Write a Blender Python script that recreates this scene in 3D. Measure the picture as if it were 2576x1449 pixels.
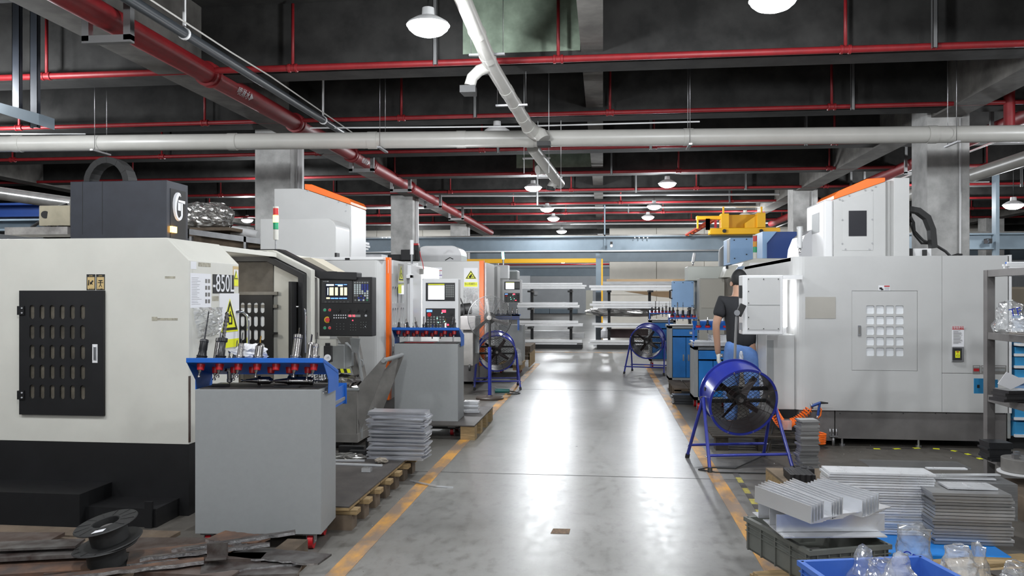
import bpy, bmesh, math, random
from mathutils import Vector, Matrix, noise
R = math.radians
C = bpy.context.scene.collection
for o in list(bpy.data.objects): bpy.data.objects.remove(o)
sc = bpy.context.scene
# ---------------------------------------------------------------- camera
H = 1.5                                  # eye height
TH = math.atan(229/2003); cT = math.cos(TH); sT = math.sin(TH); FPX = 2003.0
cam = bpy.data.cameras.new('camera'); cam.lens = 28.0; cam.sensor_width = 36.0
cam.shift_y = 17.5/2576; cam.clip_start = .05; cam.clip_end = 300
co = bpy.data.objects.new('camera', cam); C.objects.link(co)
co.location = (0, 0, H); co.rotation_euler = (R(90), 0, TH); sc.camera = co
# ---------------------------------------------------------------- world, exposure
w = bpy.data.worlds.new('world'); sc.world = w; w.use_nodes = True
w.node_tree.nodes['Background'].inputs[0].default_value = (.75, .82, .95, 1)
w.node_tree.nodes['Background'].inputs[1].default_value = .12
sc.view_settings.view_transform = 'Standard'; sc.view_settings.look = 'None'
sc.view_settings.gamma = 1; sc.view_settings.use_curve_mapping = False
sc.view_settings.exposure = 0.0
LAMP_W = 165.0

# ---------------------------------------------------------------- where things stand (metres)
def X(px, Y):                            # world X of what is seen at column px and stands at depth Y
    t = (px-1288)/FPX; return Y*(t*cT-sT)/(cT+t*sT)
def D(x, y): return -x*sT + y*cT
def Z(py, x, y): return H-(py-742)*D(x, y)/FPX
def at(px, py, Y):
    x = X(px, Y); return Vector((x, Y, Z(py, x, Y)))
def Yf(px, x):
    t = (px-1288)/FPX; return x*(cT+t*sT)/(t*cT-sT)
def fl(px, py, z=0):                     # point at height z
    d = (H-z)*FPX/(py-742); r = (px-1288)/FPX*d
    return Vector((r*cT-d*sT, r*sT+d*cT, z))

# ---------------------------------------------------------------- materials
MATS = {}
def mat(name, col, rough=.5, metal=0, var=.0, scale=6, bump=0, emit=0, col2=None, alpha=1, stretch=None, ecol=None, coat=0, detail=4, lo=.35, hi=.65, rvar=0):
    if name in MATS: return MATS[name]
    m = bpy.data.materials.new(name); m.use_nodes = True; nt = m.node_tree; N = nt.nodes; L = nt.links
    b = N['Principled BSDF']; c = tuple(col)+(1,)
    b.inputs['Base Color'].default_value = c; b.inputs['Roughness'].default_value = rough; b.inputs['Metallic'].default_value = metal
    if coat: b.inputs['Coat Weight'].default_value = coat; b.inputs['Coat Roughness'].default_value = .15
    if var or bump or rvar:
        tc = N.new('ShaderNodeTexCoord'); mp = N.new('ShaderNodeMapping'); L.new(tc.outputs['Object'], mp.inputs[0])
        if stretch: mp.inputs['Scale'].default_value = stretch
        nz = N.new('ShaderNodeTexNoise'); nz.inputs['Scale'].default_value = scale; nz.inputs['Detail'].default_value = detail; nz.inputs['Roughness'].default_value = .6
        L.new(mp.outputs[0], nz.inputs['Vector'])
        if var:
            rp = N.new('ShaderNodeValToRGB'); rp.color_ramp.elements[0].position = lo; rp.color_ramp.elements[1].position = hi
            d = col2 if col2 else tuple(x*(1-var) for x in col)
            rp.color_ramp.elements[0].color = tuple(d)+(1,); rp.color_ramp.elements[1].color = c
            L.new(nz.outputs['Fac'], rp.inputs[0]); L.new(rp.outputs[0], b.inputs['Base Color'])
        if rvar:
            mr = N.new('ShaderNodeMapRange'); mr.inputs['From Min'].default_value = .3; mr.inputs['From Max'].default_value = .7
            mr.inputs['To Min'].default_value = rough-rvar; mr.inputs['To Max'].default_value = rough+rvar
            L.new(nz.outputs['Fac'], mr.inputs[0]); L.new(mr.outputs[0], b.inputs['Roughness'])
        if bump:
            bp = N.new('ShaderNodeBump'); bp.inputs['Strength'].default_value = bump; bp.inputs['Distance'].default_value = .01
            L.new(nz.outputs['Fac'], bp.inputs['Height']); L.new(bp.outputs[0], b.inputs['Normal'])
    if emit:
        b.inputs['Emission Color'].default_value = tuple(ecol or col)+(1,); b.inputs['Emission Strength'].default_value = emit
    if alpha < 1: b.inputs['Alpha'].default_value = alpha
    MATS[name] = m; return m
def film(name, tint=(.9, .93, .95), dens=.25):
    m = bpy.data.materials.new(name); m.use_nodes = True; nt = m.node_tree; N = nt.nodes; L = nt.links; N.clear()
    out = N.new('ShaderNodeOutputMaterial'); tr = N.new('ShaderNodeBsdfTransparent'); gl = N.new('ShaderNodeBsdfGlossy'); df = N.new('ShaderNodeBsdfDiffuse')
    gl.inputs['Roughness'].default_value = .12; df.inputs['Color'].default_value = tint+(1,)
    fr = N.new('ShaderNodeLayerWeight'); fr.inputs['Blend'].default_value = .45
    a = N.new('ShaderNodeMixShader'); a.inputs[0].default_value = dens; L.new(tr.outputs[0], a.inputs[1]); L.new(df.outputs[0], a.inputs[2])
    b = N.new('ShaderNodeMixShader'); L.new(fr.outputs['Facing'], b.inputs[0]); L.new(a.outputs[0], b.inputs[1]); L.new(gl.outputs[0], b.inputs[2])
    L.new(b.outputs[0], out.inputs[0]); return m
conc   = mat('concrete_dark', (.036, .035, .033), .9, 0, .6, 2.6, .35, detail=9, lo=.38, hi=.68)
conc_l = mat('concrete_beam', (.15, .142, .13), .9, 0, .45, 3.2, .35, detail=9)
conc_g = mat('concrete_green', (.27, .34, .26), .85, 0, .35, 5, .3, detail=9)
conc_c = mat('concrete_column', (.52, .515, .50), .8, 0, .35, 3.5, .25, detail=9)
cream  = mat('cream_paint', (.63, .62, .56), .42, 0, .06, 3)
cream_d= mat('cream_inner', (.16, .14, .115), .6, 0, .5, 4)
blackp = mat('black_paint', (.007, .007, .008), .5, 0, .4, 5)
navy   = mat('navy_paint', (.026, .030, .042), .5, 0, .35, 4)
white  = mat('white_paint', (.53, .53, .52), .38, 0, .05, 2.5)
whitel = mat('white_gloss', (.72, .72, .72), .35)
greyb  = mat('grey_base', (.17, .16, .155), .5, 0, .3, 3)
greyc  = mat('grey_cart', (.28, .29, .29), .5, 0, .04, 30)
greyd  = mat('grey_worn', (.22, .21, .195), .5, 0, .3, 5)
orange = mat('orange_paint', (.95, .17, .01), .4)
blue   = mat('blue_paint', (.012, .12, .50), .4, 0, .1, 6)
blue2  = mat('blue_cabinet', (.01, .17, .52), .45, 0, .2, 4)
lblue  = mat('light_blue_paint', (.28, .46, .72), .45, 0, .06, 4)
dblue  = mat('deep_blue_paint', (.012, .055, .25), .45)
fanb   = mat('fan_blue', (.022, .035, .30), .3, 0, .2, 5, coat=.3)
steel  = mat('steel', (.42, .42, .43), .35, .9, .2, 8)
chrome = mat('chrome', (.72, .72, .74), .14, 1)
toolst = mat('tool_steel', (.45, .43, .42), .22, 1, .3, 12)
toolbk = mat('tool_black', (.02, .02, .022), .35, .3)
alum   = mat('aluminium', (.84, .85, .87), .34, .55, .07, 14, stretch=(1, 1, 6), rvar=.1)
alumb  = mat('aluminium_bright', (.86, .87, .89), .27, .75, .05, 4)
alumw  = mat('aluminium_white', (.84, .84, .84), .4, .25, .06, 8)
alumd  = mat('aluminium_dull', (.55, .55, .55), .38, .8, .25, 5, stretch=(1, 1, 12))
rust   = mat('rusty_steel', (.125, .10, .088), .55, .35, .5, 7, .25, col2=(.06, .035, .025))
rust2  = mat('scrap_steel', (.20, .19, .18), .4, .6, .5, 9, .2, col2=(.07, .05, .045))
rust3  = mat('flame_cut_steel', (.19, .10, .06), .6, .2, .5, 6, .2, col2=(.06, .045, .04))
cutm   = mat('cut_edge', (.5, .49, .49), .4, .7, .5, 25, .8)
red    = mat('red_pipe_paint', (.25, .012, .016), .5, 0, .2, 9)
redd   = mat('red_plastic', (.42, .01, .015), .35)
pvc    = mat('pvc_duct', (.44, .43, .40), .35, 0, .08, 3)
gird   = mat('girder_paint', (.19, .24, .28), .5, 0, .12, 3)
yellow = mat('yellow_paint', (.85, .45, .01), .45)
yel2   = mat('sign_yellow', (.78, .80, .02), .5)
wood   = mat('pallet_wood', (.36, .25, .12), .8, 0, .4, 6, .3, stretch=(1, 8, 8))
woodd  = mat('old_wood', (.15, .11, .075), .85, 0, .5, 5, .3)
sheet  = mat('dark_sheet', (.075, .066, .06), .55, .1, .35, 6, .2)
rubber = mat('black_rubber', (.015, .015, .015), .6)
paper  = mat('paper', (.75, .75, .77), .7)
gold   = mat('sticker_gold', (.55, .40, .18), .5)
card   = mat('cardboard', (.42, .29, .17), .85)
glassd = mat('dark_glass', (.03, .03, .035), .12, 0)
pane_d = mat('dirty_pane', (.13, .115, .09), .3, 0, .5, 10)
pane_w = mat('bright_pane', (.80, .82, .84), .25)
walls  = mat('wall_cream', (.78, .74, .66), .8, 0, .08, 1.5)
wallg  = mat('wall_grey', (.62, .64, .66), .8, 0, .08, 1.5)
foil   = mat('foil_wrap', (.55, .54, .52), .22, .8, .3, 10)
skin   = mat('skin', (.42, .24, .16), .55)
shirt  = mat('black_shirt', (.014, .015, .018), .85)
jeans  = mat('blue_jeans', (.11, .22, .50), .8, 0, .25, 10)
hair   = mat('black_hair', (.008, .008, .008), .7)
glove  = mat('white_glove', (.68, .68, .62), .9, 0, .15, 30, .4)
crateg = mat('crate_grey', (.13, .135, .12), .5)
crateb = mat('crate_blue', (.05, .14, .48), .45)
plblue = mat('pallet_blue', (.01, .19, .58), .45)
lamp_e = mat('lamp_glow', (1, 1, 1), .5, emit=40, ecol=(.93, .96, 1))
tube_e = mat('tube_glow', (1, 1, 1), .5, emit=13, ecol=(.95, .97, 1))
scr_w  = mat('screen_white', (.9, .9, .9), .4, emit=1.6, ecol=(.9, .95, 1))
scr_b  = mat('screen_black', (.01, .012, .03), .25)
g_on   = mat('green_glow', (.1, 1, .5), .4, emit=9, ecol=(.15, 1, .55))
o_on   = mat('amber_glow', (1, .5, .1), .4, emit=9, ecol=(1, .5, .08))
r_led  = mat('red_led', (1, .03, .05), .4, emit=5, ecol=(1, .03, .06))
r_off  = mat('red_lens', (.55, .02, .02), .3)
g_off  = mat('green_lens', (.02, .33, .15), .3)
y_off  = mat('amber_lens', (.70, .30, .02), .3)
def per_object(m, lo, hi):
    nt = m.node_tree; b = nt.nodes['Principled BSDF']; l = b.inputs['Base Color'].links[0]; src = l.from_socket
    oi = nt.nodes.new('ShaderNodeObjectInfo'); mr = nt.nodes.new('ShaderNodeMapRange'); mr.inputs['To Min'].default_value = lo; mr.inputs['To Max'].default_value = hi
    nt.links.new(oi.outputs['Random'], mr.inputs[0]); mx = nt.nodes.new('ShaderNodeVectorMath'); mx.operation = 'SCALE'
    nt.links.new(src, mx.inputs[0]); nt.links.new(mr.outputs[0], mx.inputs['Scale']); nt.links.new(mx.outputs[0], b.inputs['Base Color'])
per_object(alum, .72, 1.05); per_object(alumd, .6, 1.15); per_object(rust, .7, 1.5); per_object(rust2, .7, 1.4)
def nth(k): return f"{k}{'st' if k % 10 == 1 and k != 11 else 'nd' if k % 10 == 2 and k != 12 else 'rd' if k % 10 == 3 and k != 13 else 'th'}"
film_c = film('plastic_film', dens=.15); film_w = film('milky_film', (.85, .86, .86), .32)
film_d = film('dull_film', (.6, .58, .52), .35)

# ---------------------------------------------------------------- mesh builder
class G:
    def __init__(s): s.v = []; s.f = []; s.sm = []
    def add(s, vs, fs, smooth=False):
        b = len(s.v); s.v += [tuple(v) for v in vs]; s.f += [tuple(i+b for i in f) for f in fs]; s.sm += [smooth]*len(fs); return s
    def box(s, x0, x1, y0, y1, z0, z1, m=None):
        if x0 > x1: x0, x1 = x1, x0
        if y0 > y1: y0, y1 = y1, y0
        if z0 > z1: z0, z1 = z1, z0
        v = [Vector(p) for p in ((x0,y0,z0),(x1,y0,z0),(x1,y1,z0),(x0,y1,z0),(x0,y0,z1),(x1,y0,z1),(x1,y1,z1),(x0,y1,z1))]
        if m is not None: v = [m @ p for p in v]
        return s.add(v, [(0,3,2,1),(4,5,6,7),(0,1,5,4),(1,2,6,5),(2,3,7,6),(3,0,4,7)])
    def cb(s, c, w, d, h, m=None):      # centred box, c = centre
        return s.box(c[0]-w/2, c[0]+w/2, c[1]-d/2, c[1]+d/2, c[2]-h/2, c[2]+h/2, m)
    def pb(s, px0, px1, py0, py1, Y, dy):
        x0 = X(px0, Y); x1 = X(px1, Y); xm = (x0+x1)/2
        return s.box(x0, x1, Y, Y+dy, Z(py1, xm, Y), Z(py0, xm, Y))
    def prism(s, pts, ax, lo, hi):
        n = len(pts)
        if ax == 'x': a = [(lo, p, q) for p, q in pts]; b = [(hi, p, q) for p, q in pts]
        elif ax == 'y': a = [(p, lo, q) for p, q in pts]; b = [(p, hi, q) for p, q in pts]
        else: a = [(p, q, lo) for p, q in pts]; b = [(p, q, hi) for p, q in pts]
        return s.add(a+b, [tuple(range(n))[::-1], tuple(range(n, 2*n))]+[(i, (i+1) % n, (i+1) % n+n, i+n) for i in range(n)])
    def band(s, pts, th, ax, lo, hi):   # open polyline with thickness (th to the left side), extruded
        P = [Vector(p) for p in pts]; out = []
        for i, p in enumerate(P):
            a = (P[i]-P[i-1]).normalized() if i else (P[1]-P[0]).normalized()
            b = (P[i+1]-P[i]).normalized() if i < len(P)-1 else a
            n = Vector((-a.y-b.y, a.x+b.x)).normalized(); k = th/max(.4, n.dot(Vector((-a.y, a.x)))); out.append(p+n*k)
        for i in range(len(P)-1):
            s.prism([tuple(P[i]), tuple(P[i+1]), tuple(out[i+1]), tuple(out[i])], ax, lo, hi)
        return s
    def cyl(s, p, q, r, r2=None, n=12, cap=True):
        p = Vector(p); q = Vector(q); r2 = r if r2 is None else r2; d = (q-p).normalized()
        u = d.orthogonal().normalized(); w_ = d.cross(u)
        vs = [c+(u*math.cos(2*math.pi*i/n)+w_*math.sin(2*math.pi*i/n))*rr for c, rr in ((p, r), (q, r2)) for i in range(n)]
        s.add(vs, [(i, (i+1) % n, (i+1) % n+n, i+n) for i in range(n)], n > 5)
        if cap: s.add(vs[:n], [tuple(range(n))[::-1]]); s.add(vs[n:], [tuple(range(n))])
        return s
    def tube(s, pts, r, n=8, closed=False):
        P = [Vector(p) for p in pts]; N = len(P); rs = r if isinstance(r, (list, tuple)) else [r]*N
        t0 = (P[1]-P[0]).normalized(); u = t0.orthogonal().normalized(); vs = []
        for i in range(N):
            if closed: t = (P[(i+1) % N]-P[i-1]).normalized()
            else: t = (P[min(i+1, N-1)]-P[max(i-1, 0)]).normalized()
            u = (u-t*u.dot(t)).normalized(); w_ = t.cross(u)
            vs += [P[i]+(u*math.cos(2*math.pi*k/n)+w_*math.sin(2*math.pi*k/n))*rs[i] for k in range(n)]
        fs = []
        for i in range(N if closed else N-1):
            j = (i+1) % N
            fs += [(i*n+k, i*n+(k+1) % n, j*n+(k+1) % n, j*n+k) for k in range(n)]
        s.add(vs, fs, n > 4)
        if not closed: s.add(vs[:n], [tuple(range(n))[::-1]]); s.add(vs[-n:], [tuple(range(n))])
        return s
    def lathe(s, prof, o=(0, 0, 0), d=(0, 0, 1), n=20, ring=False):
        o = Vector(o); d = Vector(d).normalized(); u = d.orthogonal().normalized(); w_ = d.cross(u); vs = []
        for r, h in prof: vs += [o+d*h+(u*math.cos(2*math.pi*k/n)+w_*math.sin(2*math.pi*k/n))*r for k in range(n)]
        fs = [(i*n+k, i*n+(k+1) % n, (i+1)*n+(k+1) % n, (i+1)*n+k) for i in range(len(prof)-1) for k in range(n)]
        s.add(vs, fs, True)
        if ring or tuple(prof[0]) == tuple(prof[-1]): return s
        if prof[0][0] > 0: s.add(vs[:n], [tuple(range(n))[::-1]])
        if prof[-1][0] > 0: s.add(vs[-n:], [tuple(range(n))])
        return s
    def mesh(s, name):
        me = bpy.data.meshes.new(name); me.from_pydata(s.v, [], s.f)
        me.polygons.foreach_set('use_smooth', s.sm); me.update()
        return me
def fixn(me, sharp=True):
    bm = bmesh.new(); bm.from_mesh(me); bmesh.ops.remove_doubles(bm, verts=bm.verts, dist=1e-5); bmesh.ops.recalc_face_normals(bm, faces=bm.faces)
    if sharp:
        for e in bm.edges:
            if len(e.link_faces) == 2 and e.calc_face_angle(0) > .7: e.smooth = False
    bm.to_mesh(me); bm.free()
def tagit(o, label=None, cat=None, group=None, kind=None):
    if label: o['label'] = label
    if cat: o['category'] = cat
    if group: o['group'] = group
    if kind: o['kind'] = kind
    return o
def mk(name, g, m, parent=None, bev=0, label=None, mw=None, kind=None):
    """ONE mesh object from a builder; with a parent its vertices (world metres) become local to it"""
    me = g.mesh(name) if isinstance(g, G) else g
    if isinstance(g, G): fixn(me)
    if parent is not None and not getattr(parent, 'is_local', False):
        inv = WORLD[parent.name].inverted(); me.transform(inv)
    o = bpy.data.objects.new(name, me); C.objects.link(o); me.materials.clear(); me.materials.append(m)
    if parent is not None:
        o.parent = parent; WORLD[o.name] = WORLD[parent.name]
    else: WORLD[o.name] = Matrix.Identity(4)
    if bev:
        b = o.modifiers.new('bevel', 'BEVEL'); b.width = bev; b.segments = 2; b.limit_method = 'ANGLE'; b.angle_limit = R(40)
    if label: o['label'] = label
    if kind: o['kind'] = kind
    return o
WORLD = {}
def thing(name, label, cat, loc=(0, 0, 0), rz=0, group=None, rot=None):
    o = bpy.data.objects.new(name, None); C.objects.link(o); o.empty_display_size = .1
    o.location = loc; o.rotation_euler = rot if rot else (0, 0, rz)
    mw = Matrix.Translation(Vector(loc)) @ (Matrix.Rotation(rz, 4, 'Z') if not rot else __import__('mathutils').Euler(rot).to_matrix().to_4x4())
    WORLD[o.name] = mw
    return tagit(o, label, cat, group)
def lthing(name, label, cat, loc=(0, 0, 0), rz=0, group=None, rot=None):
    o = thing(name, label, cat, loc, rz, group, rot); WORLD[o.name] = Matrix.Identity(4); return o   # parts given in local metres
def solo(name, g, m, label, cat, group=None, bev=0, kind=None, base=None):
    """a thing that is one mesh, with its origin at its own base"""
    me = g.mesh(name); fixn(me)
    if base is None:
        xs = [v.co.x for v in me.vertices]; ys = [v.co.y for v in me.vertices]; zs = [v.co.z for v in me.vertices]
        base = Vector(((min(xs)+max(xs))/2, (min(ys)+max(ys))/2, min(zs)))
    me.transform(Matrix.Translation(-Vector(base)))
    o = bpy.data.objects.new(name, me); C.objects.link(o); me.materials.append(m); o.location = base
    WORLD[o.name] = Matrix.Translation(Vector(base))
    if bev:
        b = o.modifiers.new('bevel', 'BEVEL'); b.width = bev; b.segments = 2; b.limit_method = 'ANGLE'; b.angle_limit = R(40)
    return tagit(o, label, cat, group, kind)
def dup(o, loc, rot=None, label=None, group=None, scale=None):
    def cp(a, par):
        c = a.copy(); C.objects.link(c)
        if par: c.parent = par
        WORLD[c.name] = WORLD[a.name]
        for ch in [x for x in KIDS.get(a.name, [])]: cp(ch, c)
        return c
    KIDS.clear()
    for x in bpy.data.objects:
        if x.parent: KIDS.setdefault(x.parent.name, []).append(x)
    c = cp(o, None); c.location = loc
    if rot is not None: c.rotation_euler = rot if isinstance(rot, (tuple, list)) else (0, 0, rot)
    if scale: c.scale = scale
    if label: c['label'] = label
    if group: c['group'] = group
    return c
KIDS = {}
def struct(name, g, m, parent=None, bev=0):
    o = mk(name, g, m, parent, bev)
    if parent is None: o['kind'] = 'structure'
    return o
def curve_mesh(cu, name):
    o = bpy.data.objects.new('tmp', cu); C.objects.link(o); dg = bpy.context.evaluated_depsgraph_get(); dg.update()
    me = bpy.data.meshes.new_from_object(o.evaluated_get(dg)); bpy.data.objects.remove(o); bpy.data.curves.remove(cu); me.name = name
    return me
def plate(outline, holes, th):
    """flat plate in local XY with real holes, thickness th centred on 0"""
    cu = bpy.data.curves.new('c', 'CURVE'); cu.dimensions = '2D'; cu.fill_mode = 'BOTH'; cu.extrude = th/2
    for loop in [outline]+holes:
        sp = cu.splines.new('POLY'); sp.points.add(len(loop)-1)
        for i, (a, b) in enumerate(loop): sp.points[i].co = (a, b, 0, 1)
        sp.use_cyclic_u = True
    me = curve_mesh(cu, 'plate'); me.materials.clear(); return me
def rrect(cx, cy, w, h, r, n=4):
    o = []
    for (sx, sy, a0) in ((1, 1, 0), (-1, 1, 90), (-1, -1, 180), (1, -1, 270)):
        for k in range(n+1):
            a = R(a0+90*k/n); o.append((cx+sx*(w/2-r)+r*math.cos(a), cy+sy*(h/2-r)+r*math.sin(a)))
    return o
def text(s, h, m, name='lettering', parent=None, mw=None, squash=1, align='CENTER', th=.0006, kind_world=True):
    cu = bpy.data.curves.new('t', 'FONT'); cu.body = s; cu.size = h*1.35; cu.extrude = th; cu.align_x = align; cu.align_y = 'CENTER'
    o = bpy.data.objects.new('tmp', cu); C.objects.link(o); dg = bpy.context.evaluated_depsgraph_get(); dg.update()
    me = bpy.data.meshes.new_from_object(o.evaluated_get(dg)); bpy.data.objects.remove(o); bpy.data.curves.remove(cu)
    me.materials.clear(); me.name = name
    me.transform(Matrix.Diagonal((squash, 1, 1, 1)))
    if mw is not None: me.transform(mw)
    return mk(name, me, m, parent)
def face(loc, n='-y', rz=0):
    """matrix that puts local XY text/plates at loc facing the given way"""
    b = Matrix.Translation(Vector(loc))
    if n == '-y': r = Matrix.Rotation(R(90), 4, 'X')
    elif n == '+x': r = Matrix.Rotation(R(90), 4, 'Z') @ Matrix.Rotation(R(90), 4, 'X')
    elif n == '-x': r = Matrix.Rotation(R(-90), 4, 'Z') @ Matrix.Rotation(R(90), 4, 'X')
    elif n == '+y': r = Matrix.Rotation(R(180), 4, 'Z') @ Matrix.Rotation(R(90), 4, 'X')
    else: r = Matrix.Identity(4)
    return b @ r @ Matrix.Rotation(rz, 4, 'Z')
def skinm(name, verts, edges, rad, m, parent=None, root=0, sub=2, label=None):
    me = bpy.data.meshes.new(name); me.from_pydata(verts, edges, []); o = bpy.data.objects.new('tmp', me); C.objects.link(o)
    sk = o.modifiers.new('s', 'SKIN'); sk.use_smooth_shade = True
    for i, r_ in enumerate(rad):
        sv = me.skin_vertices[0].data[i]; sv.radius = r_ if isinstance(r_, tuple) else (r_, r_); sv.use_root = (i == root)
    ss = o.modifiers.new('u', 'SUBSURF'); ss.levels = sub; ss.render_levels = sub
    dg = bpy.context.evaluated_depsgraph_get(); dg.update(); me2 = bpy.data.meshes.new_from_object(o.evaluated_get(dg))
    bpy.data.objects.remove(o); me2.name = name
    me2.polygons.foreach_set('use_smooth', [True]*len(me2.polygons))
    return mk(name, me2, m, parent, label=label)
rnd = random.Random(7)
def wrinkle(o, u, v, n, amp, seed=0, N=22, M=18, taper=.0):
    """wrinkled film: grid spanned by u and v from corner o, pushed along n by noise"""
    o, u, v, n = map(Vector, (o, u, v, n)); vs = []; fs = []
    for j in range(M+1):
        for i in range(N+1):
            a, b = i/N, j/M; e = math.sin(math.pi*a)**.5*math.sin(math.pi*b)**.5
            p = o+u*(.5+(a-.5)*(1-taper*(1-b)))+v*b; q = Vector((a*5, b*4, seed)); d_ = abs(noise.noise(q))+.5*abs(noise.noise(q*2.3))
            vs.append(p+n*amp*(.15+e*1.6*d_)+u*.03*noise.noise(q+Vector((9, 0, 0)))+v*.03*noise.noise(q+Vector((0, 9, 0))))
    for j in range(M):
        for i in range(N): k = j*(N+1)+i; fs.append((k, k+1, k+N+2, k+N+1))
    return G().add(vs, fs)
# ================================================================ the hall
# floor: polished concrete
fm = bpy.data.materials.new('floor_concrete'); fm.use_nodes = True; nt = fm.node_tree; N = nt.nodes; L = nt.links; b = N['Principled BSDF']
tc = N.new('ShaderNodeTexCoord')
def nz(scale, detail, st=(1, 1, 1)):
    mp = N.new('ShaderNodeMapping'); mp.inputs['Scale'].default_value = st; L.new(tc.outputs['Object'], mp.inputs[0])
    n = N.new('ShaderNodeTexNoise'); n.inputs['Scale'].default_value = scale; n.inputs['Detail'].default_value = detail; n.inputs['Roughness'].default_value = .65; L.new(mp.outputs[0], n.inputs['Vector']); return n
n1 = nz(.9, 8); n2 = nz(14, 8, (1, .5, 1)); n3 = nz(45, 3)
rp = N.new('ShaderNodeValToRGB'); rp.color_ramp.elements[0].position = .3; rp.color_ramp.elements[1].position = .7
rp.color_ramp.elements[0].color = (.16, .155, .14, 1); rp.color_ramp.elements[1].color = (.27, .265, .25, 1); L.new(n1.outputs['Fac'], rp.inputs[0])
r2 = N.new('ShaderNodeValToRGB'); r2.color_ramp.elements[0].position = .28; r2.color_ramp.elements[1].position = .5
r2.color_ramp.elements[0].color = (.55, .53, .5, 1); r2.color_ramp.elements[1].color = (1, 1, 1, 1); L.new(n2.outputs['Fac'], r2.inputs[0])
mx = N.new('ShaderNodeMixRGB'); mx.blend_type = 'MULTIPLY'; mx.inputs[0].default_value = .85; L.new(rp.outputs[0], mx.inputs[1]); L.new(r2.outputs[0], mx.inputs[2])
L.new(mx.outputs[0], b.inputs['Base Color'])
# the trodden aisle is polished; the ground beside it, under machines, is dirtier and dull
sx = N.new('ShaderNodeSeparateXYZ'); L.new(tc.outputs['Object'], sx.inputs[0])
ma = N.new('ShaderNodeMath'); ma.operation = 'ADD'; ma.inputs[1].default_value = .28; L.new(sx.outputs['X'], ma.inputs[0])
mb = N.new('ShaderNodeMath'); mb.operation = 'ABSOLUTE'; L.new(ma.outputs[0], mb.inputs[0])
mr = N.new('ShaderNodeMapRange'); mr.inputs['From Min'].default_value = 1.05; mr.inputs['From Max'].default_value = 1.5; L.new(mb.outputs[0], mr.inputs[0])
mr2 = N.new('ShaderNodeMapRange'); mr2.inputs['To Min'].default_value = .32; mr2.inputs['To Max'].default_value = .5; L.new(mr.outputs[0], mr2.inputs[0])
ad = N.new('ShaderNodeMath'); ad.operation = 'MULTIPLY_ADD'; ad.inputs[1].default_value = .26; L.new(n2.outputs['Fac'], ad.inputs[0]); L.new(mr2.outputs[0], ad.inputs[2])
sb = N.new('ShaderNodeMath'); sb.operation = 'SUBTRACT'; sb.inputs[1].default_value = .12; L.new(ad.outputs[0], sb.inputs[0]); L.new(sb.outputs[0], b.inputs['Roughness'])
dk = N.new('ShaderNodeMixRGB'); dk.blend_type = 'MULTIPLY'; dk.inputs[2].default_value = (.42, .39, .36, 1); L.new(mr.outputs[0], dk.inputs[0]); L.new(mx.outputs[0], dk.inputs[1]); L.new(dk.outputs[0], b.inputs['Base Color'])
bp = N.new('ShaderNodeBump'); bp.inputs['Strength'].default_value = .06; bp.inputs['Distance'].default_value = .004; L.new(n3.outputs['Fac'], bp.inputs['Height']); L.new(bp.outputs[0], b.inputs['Normal'])
b.inputs['Specular IOR Level'].default_value = .6
floor = struct('floor', G().box(-26, 26, -6, 75, -.2, 0), fm)
# painted aisle lines (thin coats on the floor)
lm = mat('line_paint', (.62, .30, .05), .5, 0, 1, 5, 0, col2=(.24, .17, .12), stretch=(1, .4, 1), lo=.42, hi=.6, detail=8)
mk('floor_line', G().box(-1.475, -1.366, -2, 17.4, 0, .0025), lm, floor)
mk('floor_line', G().box(.868, .975, -2, 17.4, 0, .0025), lm, floor)
mk('floor_line', G().box(-4, 4, 20.8, 20.92, 0, .0025), lm, floor)
jm = mat('joint_dark', (.06, .06, .055), .8)
mk('floor_joint', G().box(-8, 8, 6.63, 6.638, 0, .0012), jm, floor)
mk('floor_joint', G().box(-8, 8, 12.6, 12.61, 0, .0012), jm, floor)
pt = fl(1410, 1337); mk('floor_patch', G().prism([(pt.x-.06, pt.y-.05), (pt.x+.055, pt.y-.045), (pt.x+.06, pt.y+.06), (pt.x-.05, pt.y+.055)], 'z', 0, .002), mat('tape_brown', (.22, .14, .08), .8, 0, 1, 60, 0, col2=(.10, .07, .05)), floor)
# ceiling: slab, cross beams, long beams
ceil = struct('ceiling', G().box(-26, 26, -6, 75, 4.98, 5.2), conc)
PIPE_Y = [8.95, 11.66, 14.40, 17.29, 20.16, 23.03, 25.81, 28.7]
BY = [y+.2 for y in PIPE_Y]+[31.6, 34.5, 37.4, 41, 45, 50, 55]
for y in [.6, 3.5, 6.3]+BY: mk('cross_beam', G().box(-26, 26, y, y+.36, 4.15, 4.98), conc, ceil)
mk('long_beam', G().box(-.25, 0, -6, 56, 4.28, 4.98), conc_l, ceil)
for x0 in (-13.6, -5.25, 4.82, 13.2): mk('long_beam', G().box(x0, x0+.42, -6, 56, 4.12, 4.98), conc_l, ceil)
# lighter green patches on the beams left of the middle beam, behind the first and fifth pipe
for k, (xa, xb) in ((0, (-1.62, -.26)), (3, (-1.9, -.26))):
    y = BY[k]; mk('beam_patch', G().box(xa, xb, y-.012, y, 4.3, 4.97), conc_g, ceil)
# columns
n = 0
for x0 in (-5.63, 4.76, -14.1, 13.1):
    for y0 in (4.05, 12.4, 20.75, 29.1, 37.5):
        if y0 < 5 and abs(x0) < 6: continue
        c = struct('column', G().box(x0, x0+.6, y0, y0+.6, 0, 4.98), conc_c, None, .012)
        if x0 == -5.63:
            mk('conduit', G().cyl((x0+.635, y0+.25, 0), (x0+.635, y0+.25, 4.1), .02, n=8), whitel, c); mk('conduit', G().box(x0+.6, x0+.66, y0+.36, y0+.44, 0, 4.1), whitel, c)
        if x0 == 4.76: mk('conduit', G().cyl((x0+.45, y0-.03, 0), (x0+.45, y0-.03, 4.1), .016, n=8), whitel, c)
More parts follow.
